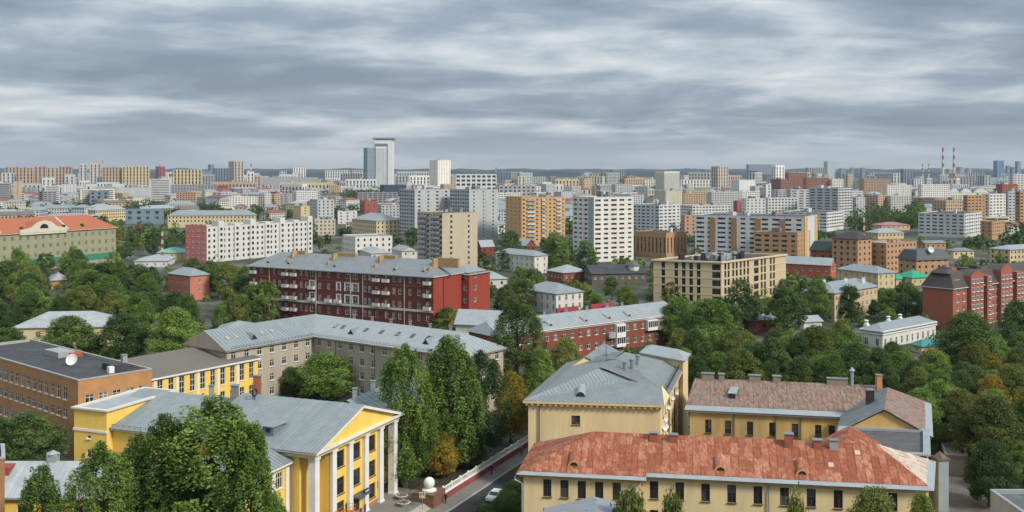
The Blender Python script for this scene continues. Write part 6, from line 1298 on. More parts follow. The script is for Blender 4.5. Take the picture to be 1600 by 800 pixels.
# ------------------------------------------------------------------ far filler houses: one object each, grouped by look
def inside(p, poly):
    c = False; n = len(poly)
    for i in range(n):
        a, b_ = poly[i], poly[(i+1) % n]
        if (a[1] > p[1]) != (b_[1] > p[1]) and p[0] < (b_[0]-a[0])*(p[1]-a[1])/(b_[1]-a[1])+a[0]: c = not c
    return c
FB = [(min(p[0] for p in f), max(p[0] for p in f), min(p[1] for p in f), max(p[1] for p in f), f) for f in FOOT]
def clear(p, r):
    for x0, x1, y0, y1, f in FB:
        if x0-r < p[0] < x1+r and y0-r < p[1] < y1+r:
            if inside(p, f) or (inside((p[0]+r, p[1]), f) or inside((p[0]-r, p[1]), f) or inside((p[0], p[1]+r), f) or inside((p[0], p[1]-r), f)): return False
    return True
LAND = [((568, 297), 'the teal glass tower'), ((690, 302), 'the sunlit cream-white tower'), ((740, 312), 'the white-framed glass office'), ((291, 301), 'the broad yellow block'), ((120, 294), 'the tan skyline row'), ((1122, 300), 'the beige tower with dark seams'), ((1215, 297), 'the red-brown stepped complex'), ((1482, 285), 'the banded power station chimneys'), ((1560, 284), 'the tall blue glass tower'), ((936, 410), 'the white sixteen-storey tower'), ((835, 384), 'the orange-tan tower block'), ((60, 322), 'the ribbon-window office'), ((200, 318), 'the pale box hall'), ((470, 290), 'the cream block with arched top'), ((1370, 310), 'the brown-tan long block'), ((1510, 318), 'the arched grey roofs'), ((1290, 348), 'the grey striped slabs'), ((380, 298), 'the red and white lattice mast'), ((560, 374), 'the cream gable house'), ((400, 352), 'the pink-ended white block'), ((1100, 412), 'the long white slab with brown strips')]
LAND = [(at(u, Yb(v)), t) for (u, v), t in LAND]
def near(p): return min(LAND, key=lambda q: math.hypot(p[0]-q[0][0], (p[1]-q[0][1])))[1]
TINT = {'white': [('chalk white', Cc(.64, .63, .61)), ('cream-white', Cc(.66, .61, .51)), ('bluish white', Cc(.50, .54, .57)), ('grey-white', Cc(.54, .53, .51))],
 'tan': [('tan', TA), ('pinkish tan', Cc(.46, .34, .28)), ('sandy', Cc(.52, .42, .28))], 'grey': [('grey', WB), ('dark grey', Cc(.30, .31, .33)), ('greenish grey', Cc(.38, .42, .40))],
 'cream': [('cream', YA), ('pale yellow', Cc(.62, .54, .36)), ('pinkish cream', Cc(.55, .42, .36))], 'hazy': [('blue-grey', HAZ), ('slate blue', BLU)]}  # hazy tints carry the haze in the wall colour itself
RED_ = mat('far_red_roof', (0.24, 0.09, 0.07))
KINDS = [('low_town_house', 'white', 'grey metal roof', METAL, 'hip', 'fine'), ('low_town_house', 'cream', 'pale metal roof', METALP, 'hip', 'fine'), ('low_town_house', 'white', 'rusty red roof', RED_, 'hip', 'fine'), ('low_town_house', 'tan', 'brownish roof', BROWNR, 'gable', 'grid'),
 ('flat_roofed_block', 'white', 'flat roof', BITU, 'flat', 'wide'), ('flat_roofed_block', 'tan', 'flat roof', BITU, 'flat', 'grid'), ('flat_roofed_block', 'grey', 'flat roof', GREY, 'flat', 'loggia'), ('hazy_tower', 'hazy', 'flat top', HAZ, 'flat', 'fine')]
placed = 0; tries = 0
while placed < 560 and tries < 14000:
    tries += 1
    v = HV+random.choice((random.uniform(14, 40), random.uniform(20, 100), random.uniform(12, 60), random.uniform(25, 85))); u = random.uniform(-20, 1620); Y = Yb(v)
    if Y > 5200 and random.random() < 0.3: continue
    if Y < 720 or (1330 < u < 1440 and 318 < v < 362) or (0 < u < 1600 and v > 345 and 200 < u < 290): continue
    if Y < 1400: ki = random.choice((0, 0, 0, 1, 1, 2, 3, 4)); wd, dp, h = random.uniform(16, 42), random.uniform(11, 15), random.uniform(7, 14)
    elif Y < 2800: ki = random.choice((0, 0, 1, 2, 4, 4, 4, 5, 6)); wd, dp, h = random.uniform(20, 70), random.uniform(13, 20), random.uniform(10, 26)
    else: ki = random.choice((4, 4, 5, 6, 4, 4, 6, 7)); wd, dp, h = random.uniform(24, 110), random.uniform(16, 26), random.uniform(18, 50)
    if ki < 4 and h > 15: h = 12
    if ki == 7: h = random.uniform(45, 68); wd = random.uniform(25, 60)
    a = random.choice((8, 30, 45, 60, 100, -20))+random.uniform(-6, 6); c = at(u, Y); rr = max(wd, dp)*0.55
    if not clear(c, rr): continue
    vt = HV+F*(H-h)/Y
    bad = any(p0 < u+wd*F/Y*.5 and u-wd*F/Y*.5 < p1 and vt < pv1-2 and v > pv0 and Y < pY-5 for p0, p1, pv0, pv1, pY in PROT)
    if bad: continue
    nm, tk, rlab, rm, rf, stl = KINDS[ki]; tn_, wm = random.choice(TINT[tk]); lm = near(c)
    lab = '%s %s %s with %s near %s' % ('short' if wd < 28 else 'long' if wd > 55 else 'medium-length', tn_, {'low_town_house': 'low house', 'flat_roofed_block': 'low block' if h < 14 else 'mid-rise block' if h < 27 else 'high-rise block', 'hazy_tower': 'hazy tower'}[nm], rlab, lm)
    if ki == 4: stl = random.choice(('wide', 'grid', 'loggia', 'fine', 'band'))
    ca, sa = math.cos(R(a)), math.sin(R(a))
    poly = [(c[0]+x*wd/2*ca-y*dp/2*sa, c[1]+x*wd/2*sa+y*dp/2*ca) for x, y in ((-1, -1), (1, -1), (1, 1), (-1, 1))]
    g = STY[stl if Y < 2200 else 'vs']
    r, _ = house(nm, lab, poly, h, wm, (lambda i, L: g(i, L, h)) if Y < 5000 else None, detail='far', gm=G_DARK, roof=rf, rm=rm, rise=random.uniform(2.5, 4.2), group=nm.replace('_', ' ')+'s near '+lm)
    if rf == 'flat' and Y < 4000: rooftop(r, poly, h, random.randint(1, 3), big=False)
    FB.append((min(p[0] for p in poly), max(p[0] for p in poly), min(p[1] for p in poly), max(p[1] for p in poly), poly)); placed += 1
print('fillers', placed, tries)
# horizon ridges
def ridge(Y, zmin, zmax, seed, m, name):
    b = MB(); xs = np.linspace(-8800, 8800, 260); r0 = np.random.default_rng(seed); ph = r0.uniform(0, 6.28, 12); fq = r0.uniform(0.0006, 0.02, 12)
    zs = [zmin+(zmax-zmin)*(0.5+0.5*sum(math.sin(x*fq[k]+ph[k])/(1+k*.3) for k in range(12))/4.5)+r0.uniform(-4, 4) for x in xs]
    for i in range(len(xs)-1):
        x0, x1 = xs[i], xs[i+1]; b.face([(x0, Y-160, 0), (x1, Y-160, 0), (x1, Y, zs[i+1]), (x0, Y, zs[i])]); b.face([(x0, Y, zs[i]), (x1, Y, zs[i+1]), (x1, Y+400, 0), (x0, Y+400, 0)])
    tag(b.build(name, m), kind='structure')
WOODH = mat('far_wood_green', (0.02, 0.03, 0.022), 0.95, 0.4, 0.004)
ridge(12600, 66, 100, 3, WOODH, 'hills'); ridge(8200, 30, 66, 5, WOODH, 'hills')
# ------------------------------------------------------------------ trees
LG = leaf_mat('leaf_green', (0.036, 0.072, 0.013), (0.092, 0.160, 0.028), (0.19, 0.27, 0.06))
LD = leaf_mat('leaf_dark', (0.020, 0.046, 0.013), (0.050, 0.095, 0.023), (0.11, 0.165, 0.042))
LO = leaf_mat('leaf_olive', (0.042, 0.066, 0.015), (0.100, 0.130, 0.027), (0.20, 0.205, 0.045))
LY = leaf_mat('leaf_yellow', (0.075, 0.080, 0.016), (0.20, 0.165, 0.024), (0.42, 0.28, 0.035))
LR = leaf_mat('leaf_rust', (0.09, 0.06, 0.018), (0.20, 0.11, 0.025), (0.38, 0.18, 0.04))
def leaf_quads(name, C, size, tint, m, up=0.35, out=None):
    n = len(C); a = rng.normal(size=(n, 3)); 
    if out is not None: a = a*0.75+out*0.9
    a[:, 2] += up; a /= np.linalg.norm(a, axis=1)[:, None]
    t = rng.normal(size=(n, 3)); b = np.cross(a, t); b /= np.linalg.norm(b, axis=1)[:, None]; c = np.cross(a, b)
    s = (size*rng.uniform(0.6, 1.3, n))[:, None]
    V = np.stack([C-b*s*0.62, C-c*s*0.36+a*s*0.08, C+b*s*0.62, C+c*s*0.36+a*s*0.08], 1).reshape(-1, 3).astype(np.float32)
    me = bpy.data.meshes.new(name); me.vertices.add(4*n); me.vertices.foreach_set('co', V.ravel())
    me.loops.add(4*n); me.loops.foreach_set('vertex_index', np.arange(4*n, dtype=np.int32)); me.polygons.add(n); me.polygons.foreach_set('loop_start', np.arange(0, 4*n, 4, dtype=np.int32))
    try: me.polygons.foreach_set('loop_total', np.full(n, 4, dtype=np.int32))
    except Exception: pass
    me.update(); at_ = me.attributes.new('tint', 'FLOAT', 'FACE'); at_.data.foreach_set('value', np.clip(tint, 0, 1).astype(np.float32)); me.materials.append(m); return me
def crown_pts(kind, h, w, ncl, per, seed):
    """leaf positions of a crown: clumps spread over an uneven hull, plus inner leaves"""
    r0 = np.random.default_rng(seed); z0 = h*{'round': .16, 'broad': .16, 'poplar': .10, 'bush': .02, 'cone': .05}[kind]
    cl = []
    lobes = [(r0.uniform(0, 6.28), r0.uniform(.25, .9), r0.uniform(.55, 1.25)) for _ in range(14)]
    while len(cl) < ncl:
        t = r0.uniform(0, 1); th = r0.uniform(0, 6.28)
        if kind == 'poplar': pr = min(1.0, .5+t*1.8)*(1-t**4.5)**.7
        elif kind == 'cone': pr = 1.02-t
        elif kind == 'bush': pr = math.sqrt(max(0, 1-(t*.98)**2))
        else: pr = math.sin(math.pi*(t*.86+.12))**.62*(1.08-.22*t)
        f = 1.0
        for a, lt, k in lobes:
            d = abs((th-a+math.pi) % (2*math.pi)-math.pi)
            f *= 1+(k-1)*math.exp(-(d/.55)**2-((t-lt)/.22)**2)
        rr = pr*f*w/2*math.sqrt(r0.uniform(.34, 1.0))
        cl.append((rr*math.cos(th), rr*math.sin(th), z0+(h*0.96-z0)*t))
    cl = np.array(cl); csz = w*{'round': .062, 'broad': .062, 'poplar': .062, 'bush': .10, 'cone': .06}[kind]
    d_ = r0.normal(size=(ncl, per, 3)); d_ /= np.linalg.norm(d_, axis=2)[:, :, None]
    g = d_*(r0.uniform(.2, 1, (ncl, per, 1))**.4)*csz*1.75*r0.uniform(.65, 1.3, (ncl, 1, 1)); g[:, :, 2] *= .75
    if kind == 'poplar':                                # upswept sprays
        k_ = r0.uniform(0, 1, (ncl, per)); g[:, :, 2] = (k_*4.4-1.3)*csz*r0.uniform(.7, 1.3, (ncl, 1)); g[:, :, :2] *= (1.1-.75*k_)[:, :, None]
    C = (cl[:, None, :]+g).reshape(-1, 3)
    ct = r0.uniform(0, 1, ncl)
    tint = (np.repeat(ct, per)*.55+r0.uniform(0, .5, ncl*per))
    o = C-np.array([0, 0, z0+(h-z0)*.45]); o /= (np.linalg.norm(o, axis=1)[:, None]+1e-6)
    C[:, 2] = np.maximum(C[:, 2], 0.1)
    return C, tint, o
def trunk_mesh(kind, h, w, seed, n=7):
    r0 = random.Random(seed); b = MB(); r_ = h*.016+.06
    top = h*(.8 if kind in ('poplar', 'cone') else .55)
    b.tube([(0, 0, -.1), (r0.uniform(-.15, .15), r0.uniform(-.15, .15), top*.4), (r0.uniform(-.3, .3), r0.uniform(-.3, .3), top)], [r_*1.25, r_*.85, r_*.25], n)
    for k in range(8 if n > 5 else 3):
        a = r0.uniform(0, 6.28); z = top*r0.uniform(.3, .9); L = w*r0.uniform(.22, .38)*(.6 if kind == 'poplar' else 1); up = h*.2 if kind == 'poplar' else h*.12
        b.tube([(0, 0, z), (math.cos(a)*L*.6, math.sin(a)*L*.6, z+up*.6), (math.cos(a)*L, math.sin(a)*L, z+up*1.3)], [r_*.45, r_*.28, r_*.08], 5, cap=False)
    return b.mesh('trunk', BARK)
PROTO = {}
def proto(kind, lod, m, var=0):
    key = (kind, lod, m.name, var)
    if key not in PROTO:
        h, w = {'poplar': (22, 9), 'cone': (14, 5.5), 'bush': (4, 6)}.get(kind, (15, 12)); seed = abs(hash((kind, var))) % 9999 if False else (len(kind)*131+var*17+lod)
        ncl, per, sz = {0: (230, 115, .29), 1: (105, 62, .46), 2: (60, 16, 1.05)}[lod]
        if kind == 'bush': sz *= .6
        if kind == 'poplar': sz *= .85; per = int(per*1.2)
        C, t, o = crown_pts(kind, h, w, ncl, per, seed)
        PROTO[key] = (leaf_quads('crown', C, sz, t, m, out=o), trunk_mesh(kind, h, w, seed, 7 if lod == 0 else 5), h, w)
    return PROTO[key]
NT = 0
def tree(p, h, w, kind, m, label, name, lod=1, group=None, z=0.0, var=None):
    global NT; NT += 1
    me, tm, H0, W0 = proto(kind, lod, m, random.randrange(3 if lod else 2) if var is None else var)
    t = thing(name, label, 'bush' if kind == 'bush' else 'tree', (*p, z), group)
    t.rotation_euler = (0, 0, random.uniform(0, 6.28)); t.scale = (w/W0, w/W0*random.uniform(.9, 1.1), h/H0)
    link('crown', me, t)
    if kind != 'bush': link('trunk', tm, t)
    return t
def ptree(u, vb, vt, wpx, kind, m, label, name, lod=0, Y=None, z=0.0, var=None):
    Y = Y or Yb(vb); return tree(at(u, Y), hz_(vt, Y)-z, wpx*Y/F, kind, m, label, name, lod, z=z, var=var)
# trees one can name
for a in (
 (330, 0, 628, 190, 'poplar', LG, 'tallest of the bright poplars in front of the yellow hall', 'poplar_tree', 124),
 (258, 0, 655, 120, 'poplar', LG, 'poplar with pointed top left of the tallest one before the yellow hall', 'poplar_tree', 123),
 (392, 0, 668, 130, 'poplar', LG, 'poplar leaning over the white pilasters of the yellow wing', 'poplar_tree', 121),
 (215, 0, 684, 90, 'poplar', LG, 'narrow poplar under the stage tower of the yellow hall', 'poplar_tree', 124),
 (158, 0, 698, 125, 'poplar', LG, 'poplar hiding the right end of the yellow annex', 'poplar_tree', 119),
 (66, 0, 733, 100, 'poplar', LG, 'thin pale poplar before the grey annex roof', 'poplar_tree', 116),
 (430, 0, 775, 60, 'poplar', LG, 'short poplar at the corner of the yellow wing', 'poplar_tree', 118)):
    u, _, vt, w, k, m, lab, nm, Y = a; ptree(u, None, vt, w, k, m, lab, nm, 0, Y)
for a in (
 (632, 768, 543, 96, 'poplar', LG, 'tall slim poplar with bare trunk beside the last portico column', 'poplar_tree'),
 (700, 745, 530, 120, 'poplar', LG, 'tallest poplar in the street garden behind the balustrade', 'poplar_tree'),
 (750, 728, 552, 96, 'poplar', LD, 'dark poplar next to the tallest one in the street garden', 'poplar_tree'),
 (672, 722, 590, 70, 'round', LD, 'dark round tree squeezed between the garden poplars', 'broadleaf_tree'),
 (808, 628, 474, 100, 'poplar', LD, 'broad dark poplar in front of the low brick house', 'poplar_tree'),
 (845, 640, 545, 60, 'round', LG, 'round green tree under the broad dark poplar', 'broadleaf_tree'),
 (885, 600, 528, 55, 'round', LO, 'olive tree leaning on the low brick house wall', 'broadleaf_tree'),
 (798, 700, 582, 66, 'round', LY, 'yellowing tree by the balustrade next to the cream corner house', 'broadleaf_tree'),
 (692, 752, 676, 58, 'round', LY, 'small yellow-leaved tree in the street garden', 'broadleaf_tree'),
 (735, 735, 690, 50, 'round', LO, 'low olive shrub tree in the street garden', 'broadleaf_tree'),
 (505, 625, 553, 110, 'broad', LG, 'wide green tree in the yard of the grey-beige block', 'broadleaf_tree'),
 (448, 620, 572, 60, 'round', LO, 'olive yard tree left of the wide green one', 'broadleaf_tree'),
 (355, 632, 573, 72, 'broad', LO, 'olive chestnut before the brown-roofed yellow wing', 'broadleaf_tree'),
 (388, 634, 578, 50, 'round', LO, 'browning tree at the corner of the brown-roofed yellow wing', 'broadleaf_tree'),
 (45, 735, 645, 110, 'broad', LD, 'dark spreading tree in front of the orange brick block', 'broadleaf_tree'),
 (0, 730, 655, 70, 'broad', LD, 'dark tree at the left edge below the orange brick windows', 'broadleaf_tree'),
 (106, 572, 494, 96, 'broad', LG, 'big chestnut before the pale yellow low house', 'broadleaf_tree'),
 (12, 580, 512, 80, 'broad', LG, 'chestnut at the left edge before the pale yellow low house', 'broadleaf_tree'),
 (190, 570, 490, 90, 'broad', LD, 'dark wide tree behind the orange brick block roof', 'broadleaf_tree'),
 (270, 575, 482, 92, 'broad', LG, 'bushy bright tree hiding the small dark red house', 'broadleaf_tree'),
 (413, 510, 440, 56, 'poplar', LG, 'upright tree covering the left end of the long red house', 'poplar_tree'),
 (700, 525, 480, 60, 'round', LG, 'round tree at the red house corner', 'broadleaf_tree'),
 (745, 535, 500, 60, 'round', LO, 'olive bush tree over the pale shed roof', 'broadleaf_tree'),
 (1330, 503, 462, 20, 'cone', LD, 'slim dark spruce against the cream three-storey house', 'spruce_tree'),
 (1415, 500, 442, 56, 'round', LD, 'dark round tree between the cream house and the red-brown flats', 'broadleaf_tree'),
 (1515, 600, 488, 110, 'broad', LG, 'big bright tree before the red-brown flats', 'broadleaf_tree'),
 (1590, 560, 470, 80, 'round', LD, 'dark tree below the red-brown flats at the right edge', 'broadleaf_tree'),
 (1112, 570, 468, 110, 'broad', LG, 'large bright tree at the end of the low brick house', 'broadleaf_tree'),
 (1160, 520, 436, 60, 'round', LD, 'dark round tree before the modern beige block', 'broadleaf_tree'),
 (1225, 525, 445, 66, 'broad', LD, 'dark wide tree between the modern block and the cream house', 'broadleaf_tree'),
 (1210, 500, 466, 30, 'round', LR, 'small russet tree beside the dark tree before the modern block', 'broadleaf_tree'),
 (1550, 740, 618, 120, 'broad', LO, 'tree with an orange-tinted top above the yard garage', 'broadleaf_tree'),
 (1520, 700, 618, 60, 'round', LR, 'russet tree crown above the yard garage', 'broadleaf_tree'),
 (1545, 792, 688, 85, 'broad', LD, 'dark leaning tree over the yard paving', 'broadleaf_tree'),
 (1600, 770, 690, 60, 'broad', LG, 'green tree at the right edge behind the flat shed', 'broadleaf_tree'),
 (915, 432, 375, 46, 'round', LD, 'dark round tree at the foot of the white tower flats', 'broadleaf_tree'),
 (868, 420, 362, 56, 'broad', LG, 'green tree clump in front of the orange tower', 'broadleaf_tree'),
 (798, 405, 360, 44, 'round', LD, 'dark tree left of the orange tower foot', 'broadleaf_tree')):
    u, vb, vt, w, k, m, lab, nm = a; ptree(u, vb, vt, w, k, m, lab, nm, 0 if vb > 540 else 1, z=0.7 if 'garden' in lab or 'balustrade' in lab else 0.0)
ptree(1365, None, 762, 110, 'round', LO, 'autumn-tinted tree before the right end of the red rusted roof house', 'broadleaf_tree', 0, 122)
ptree(1440, None, 772, 70, 'round', LO, 'small browning tree by the corner of the red rusted roof house', 'broadleaf_tree', 0, 121)
for u, vt, w, lab in ((985, 778, 70, 'leafy shrub beside the grey annex roof'), (1050, 782, 50, 'small leafy shrub top before the cream windows'), (1245, 784, 40, 'tip of a shrub under the cream windows near a downpipe')): ptree(u, None, vt, w, 'bush', LO, lab, 'shrub', 1, 121)
for i, t in enumerate(np.arange(-14, 34, 3.4)):
    p = st(t, 12.2+random.uniform(-.8, 1.2)); tree(p, random.uniform(2.4, 4.2), random.uniform(4, 5.5), 'bush', LD if i % 4 else LO, 'dense dark shrub of the hedge along the right side of the street', 'hedge_shrub', 0 if i < 8 else 1, 'hedge shrubs along the street')
# woods of separate trees
FOOT2 = [[st(-70, -0.5), st(-70, 10), st(120, 10), st(120, -0.5)], [P(1440, 830), P(1600, 900), P(1545, 742), P(1468, 735)], [q4(2, -30), q4(58, -30), q4(56, 0), q4(0, 0)]]
for f in FOOT2: FB.append((min(p[0] for p in f), max(p[0] for p in f), min(p[1] for p in f), max(p[1] for p in f), f))
TREES = []; CAND = []
NAMES = {'leaf_green': 'mid green', 'leaf_dark': 'dark green', 'leaf_olive': 'olive green', 'leaf_yellow': 'yellowing', 'leaf_rust': 'russet'}
def wood(where, u0, u1, v0, v1, n, hmin, hmax, mix, sp=5.0):
    c = 0; k = 0
    while c < n and k < n*30:
        k += 1; u = random.uniform(u0, u1); v = random.uniform(v0, v1); Y = Yb(v); p = at(u, Y)
        h = random.uniform(hmin, hmax); w = h*random.uniform(.62, .95)
        if not clear(p, 2.5): continue
        if any((p[0]-q[0])**2+(p[1]-q[1])**2 < sp*sp for q in TREES): continue
        vt = HV+F*(H-h)/Y; du = w*.42*F/Y
        if any(a < u+du and u-du < b_ and vt < d-1 and v > c_ and Y < y for a, b_, c_, d, y in PROT): continue
        TREES.append(p); c += 1; CAND.append((h*F/Y, p, h, w, random.choice(mix), where))
    return c
cnts = [wood('in the dark wood between the netted palace and the salmon house', -20, 400, 420, 478, 60, 9, 16, [LD, LD, LD, LG, LD, LG, LO]),
 wood('in the wood behind the pale yellow low house', -20, 400, 478, 540, 45, 9, 16, [LD, LD, LG, LD, LG, LO]),
 wood('in the park left of the pink end wall', 170, 300, 368, 412, 24, 10, 17, [LD, LD, LG, LD, LG, LO, LR]),
 wood('between the white manor and the modern beige block', 745, 1060, 425, 505, 55, 6, 13, [LD, LG, LG, LO, LO]),
 wood('around the foot of the tower flats', 740, 1110, 385, 428, 34, 6, 13, [LD, LG, LO]),
 wood('in the green belt behind the brown rusted roof', 1060, 1460, 500, 640, 78, 9, 15, [LG, LG, LD, LD, LO]),
 wood('in the green belt beside the cream three-storey house', 1060, 1470, 455, 520, 34, 6, 12, [LG, LD, LO, LD]),
 wood('in the autumn wood right of the yard', 1430, 1630, 545, 720, 46, 7, 13, [LG, LO, LO, LY, LD, LG]),
 wood('around the tan complex and green roofs', 1180, 1620, 376, 455, 48, 5, 11, [LD, LG, LO, LG]),
 wood('in the dense park wood below the brown-tan block', 1325, 1438, 334, 362, 34, 14, 22, [LD, LD, LD, LG], sp=6),
 wood('behind the street garden poplars', 560, 780, 560, 690, 8, 7, 11, [LD, LG]),
 wood('in yards behind the long red house', 480, 780, 380, 420, 18, 5, 10, [LD, LG, LO])]
CAND.sort(key=lambda c: -c[0])
import re as _re
NB = [(p, ' '.join(_re.split(r' (?:with|under|in|beside|among|behind|below|wrapped|standing|tucked|half|deep|joining|carrying|of|before|left|near|squeezed|cut|joined|crowned|by|between) ', t)[0].split()[:9])) for p, t in NAMED if p[1] < 640]
def tree_label(p, h, m):
    q = min(NB, key=lambda b_: math.hypot(p[0]-b_[0][0], p[1]-b_[0][1])); d = q[0][1]-p[1]; dx = p[0]-q[0][0]
    return '%s %s broadleaf tree %s the %s' % ('tall' if h > 12 else 'low' if h < 8 else 'mid-sized', NAMES[m.name], 'close to' if math.hypot(dx, d) < 22 else 'in the greenery around', q[1])
for sz_, p, h, w, m, where in CAND[:246]:
    tree(p, h, w, random.choice(('broad', 'round', 'round')), m, tree_label(p, h, m), 'broadleaf_tree', 0 if sz_ > 60 else 1, 'trees by the '+tree_label(p, h, m).split(' the ')[-1])
for m in (LG, LD, LO, LR):                  # the smaller, farther trees of those woods: one canopy per leaf colour
    P_, T_, O_ = [], [], []
    for k_, (sz_, p, h, w, mm_, where) in enumerate(CAND[246:]):
        if mm_ is not m: continue
        C, t, o = crown_pts('round', h, w, 55, 26, 500+k_); P_.append(C+np.array([p[0], p[1], 0])); T_.append(t); O_.append(o)
    if P_:
        o = bpy.data.objects.new('distant_canopy', leaf_quads('distant_canopy', np.concatenate(P_), .62, np.concatenate(T_), m, out=np.concatenate(O_))); COL.objects.link(o)
        tag(o, NAMES[m.name]+' treetops standing too close to part, behind the mid-distance houses', 'trees', kind='stuff')
print('wood counts', cnts, 'cand', len(CAND), 'trees', NT)
# low undergrowth and small garden trees between the houses
pts = []; tn = []; outv = []; k = 0; tr_ = 0
while k < 1100 and tr_ < 12000:
    tr_ += 1; v = HV+random.uniform(85, 420); u = random.uniform(-30, 1630); Y = Yb(v); p = at(u, Y); h = random.uniform(1.6, 5.0); w = h*random.uniform(.9, 1.5)
    if not clear(p, 2.0) or v > 720 and 600 < u < 830: continue
    vt = HV+F*(H-h)/Y; du = w*.45*F/Y
    if any(a < u+du and u-du < b_ and vt < d-1 and v > c_ and Y < y for a, b_, c_, d, y in PROT): continue
    C, t, o = crown_pts('bush', h, w, 14 if v > 420 else 9, 20, 9000+tr_); pts.append(C+np.array([p[0], p[1], 0])); tn.append(t); outv.append(o); k += 1
me = leaf_quads('undergrowth', np.concatenate(pts), .5, np.concatenate(tn), LG, out=np.concatenate(outv)); o = bpy.data.objects.new('undergrowth', me); COL.objects.link(o); tag(o, 'low green shrubs and undergrowth filling the yards between houses', 'shrubs', kind='stuff')
# far greenery: too many and too small to count
pts = []; tn = []; outv = []
def far_crown(p, h, w, n):
    g = rng.normal(size=(n, 3)); g /= np.linalg.norm(g, axis=1)[:, None]; rr = rng.uniform(.55, 1, n)[:, None]**.5
    C = np.array([p[0], p[1], h*.5])+g*rr*np.array([w/2, w/2, h*.5]); pts.append(C); tn.append(rng.uniform(0, .8)*.5+rng.uniform(0, .5, n)); outv.append(g)
k = 0; tr_ = 0
while k < 1500 and tr_ < 9000:
    tr_ += 1
    v = HV+random.choice((random.uniform(11, 40), random.uniform(20, 125), random.uniform(20, 100))); u = random.uniform(-30, 1630); Y = Yb(v)
    if Y < 640: continue
    p = at(u, Y); h = random.uniform(7, 14); vt = HV+F*(H-h)/Y; du = 4*F/Y
    if not clear(p, 4): continue
    if any(a < u+du and u-du < b_ and vt < d-1 and v > c_ and Y < y for a, b_, c_, d, y in PROT): continue
    for j in range(random.choice((1, 2, 3, 4))): far_crown((p[0]+random.uniform(-9, 9)*(j > 0), p[1]+random.uniform(-9, 9)*(j > 0)), h*random.uniform(.7, 1.1), h*random.uniform(.7, 1.1), 60 if Y < 1500 else 26)
    k += 1
for u0, u1, v0, v1, n in ((440, 625, 296, 312, 150), (540, 630, 300, 322, 80), (1000, 1060, 285, 296, 60), (810, 1030, 276, 284, 160), (400, 500, 276, 284, 90), (60, 260, 330, 342, 40), (1325, 1440, 320, 352, 60), (1440, 1600, 280, 290, 80)):
    for _ in range(n):
        u = random.uniform(u0, u1); Y = Yb(random.uniform(v0, v1)); p = at(u, Y)
        if clear(p, 3): h = random.uniform(11, 18); far_crown(p, h, h*.95, 50 if Y < 2600 else 26)
me = leaf_quads('far_treetops', np.concatenate(pts), 2.3, np.concatenate(tn), LD, out=np.concatenate(outv)); o = bpy.data.objects.new('far_treetops', me); COL.objects.link(o)
tag(o, 'far-off treetops filling the gaps between distant houses', 'trees', kind='stuff')
# ------------------------------------------------------------------ car, sign, people, lift
def car(p, yaw, z=0.01):
    t = thing('parked_car', 'white hatchback car parked on the street beside the hedge', 'car', (*p, z)); t.rotation_euler = (0, 0, yaw)
    WH = mat('car_white', (0.75, 0.75, 0.74), 0.3, 0.03, spec=0.6); GL = mat('car_glass', (0.015, 0.017, 0.02), 0.1, 0.05, spec=0.6); TY = mat('tyre_rubber', (0.02, 0.02, 0.02), 0.9)
    def part(name, b, m, par=t): o = link(name, b.mesh(name, m), par); return o
    prof = [(-2.1, .35), (-2.15, .75), (-2.05, .95), (-1.2, 1.02), (-.55, 1.46), (.9, 1.52), (1.75, 1.15), (2.1, 1.0), (2.15, .5), (2.1, .35)]
    b = MB(); cs = [(-.84, 0), (-.88, 1), (.88, 1), (.84, 0)]
    L_ = [[(x, -.86*(1-.16*max(0, (z-.95)/.55)), z) for x, z in prof], [(x, .86*(1-.16*max(0, (z-.95)/.55)), z) for x, z in prof]]
    b.face(L_[0]); b.face(L_[1][::-1]); n = len(prof)
    for i in range(n): j = (i+1) % n; b.face([L_[0][j], L_[0][i], L_[1][i], L_[1][j]])
    body = part('body', b, WH)
    b = MB(); b.face([(-1.18, -.72, 1.04), (-1.18, .72, 1.04), (-.6, .68, 1.44), (-.6, -.68, 1.44)][::-1]); o = part('windscreen', b, GL); o.location.x = -.02; o.location.z = .012
    b = MB(); b.face([(1.7, -.7, 1.19), (1.7, .7, 1.19), (.98, .68, 1.5), (.98, -.68, 1.5)]); o = part('rear_window', b, GL); o.location.z = .015
    for s in (-1, 1):
        for x0, x1 in ((-.95, .2), (.28, 1.35)):
            b = MB(); q = [(x0, s*.865, 1.02), (x1, s*.865, 1.02), (min(x1, 1.15), s*.80, 1.4), (max(x0, -.5), s*.80, 1.4)]; b.face(q if s < 0 else q[::-1]); part('side_window', b, GL)
        for x in (-1.35, 1.35):
            b = MB(); b.tube([(x, s*.88, .32), (x, s*.66, .32)], .32, 14); w = part('wheel', b, TY); b = MB(); b.tube([(x, s*.895, .32), (x, s*.86, .32)], .19, 10); part('rim', b, METALP, w)
        b = MB(); b.obox((-2.12, s*.62, .72), (1, 0, 0), (0, 1, 0), (0, 0, 1), -.04, .1, -.16, .16, -.06, .08); part('headlight', b, METALP)
        b = MB(); b.obox((2.1, s*.66, .8), (1, 0, 0), (0, 1, 0), (0, 0, 1), -.05, .05, -.14, .14, -.08, .12); part('tail_light', b, mat('tail_red', (.3, .02, .02)))
car(st(4.0, 7.6), math.atan2(SD[1], SD[0]))
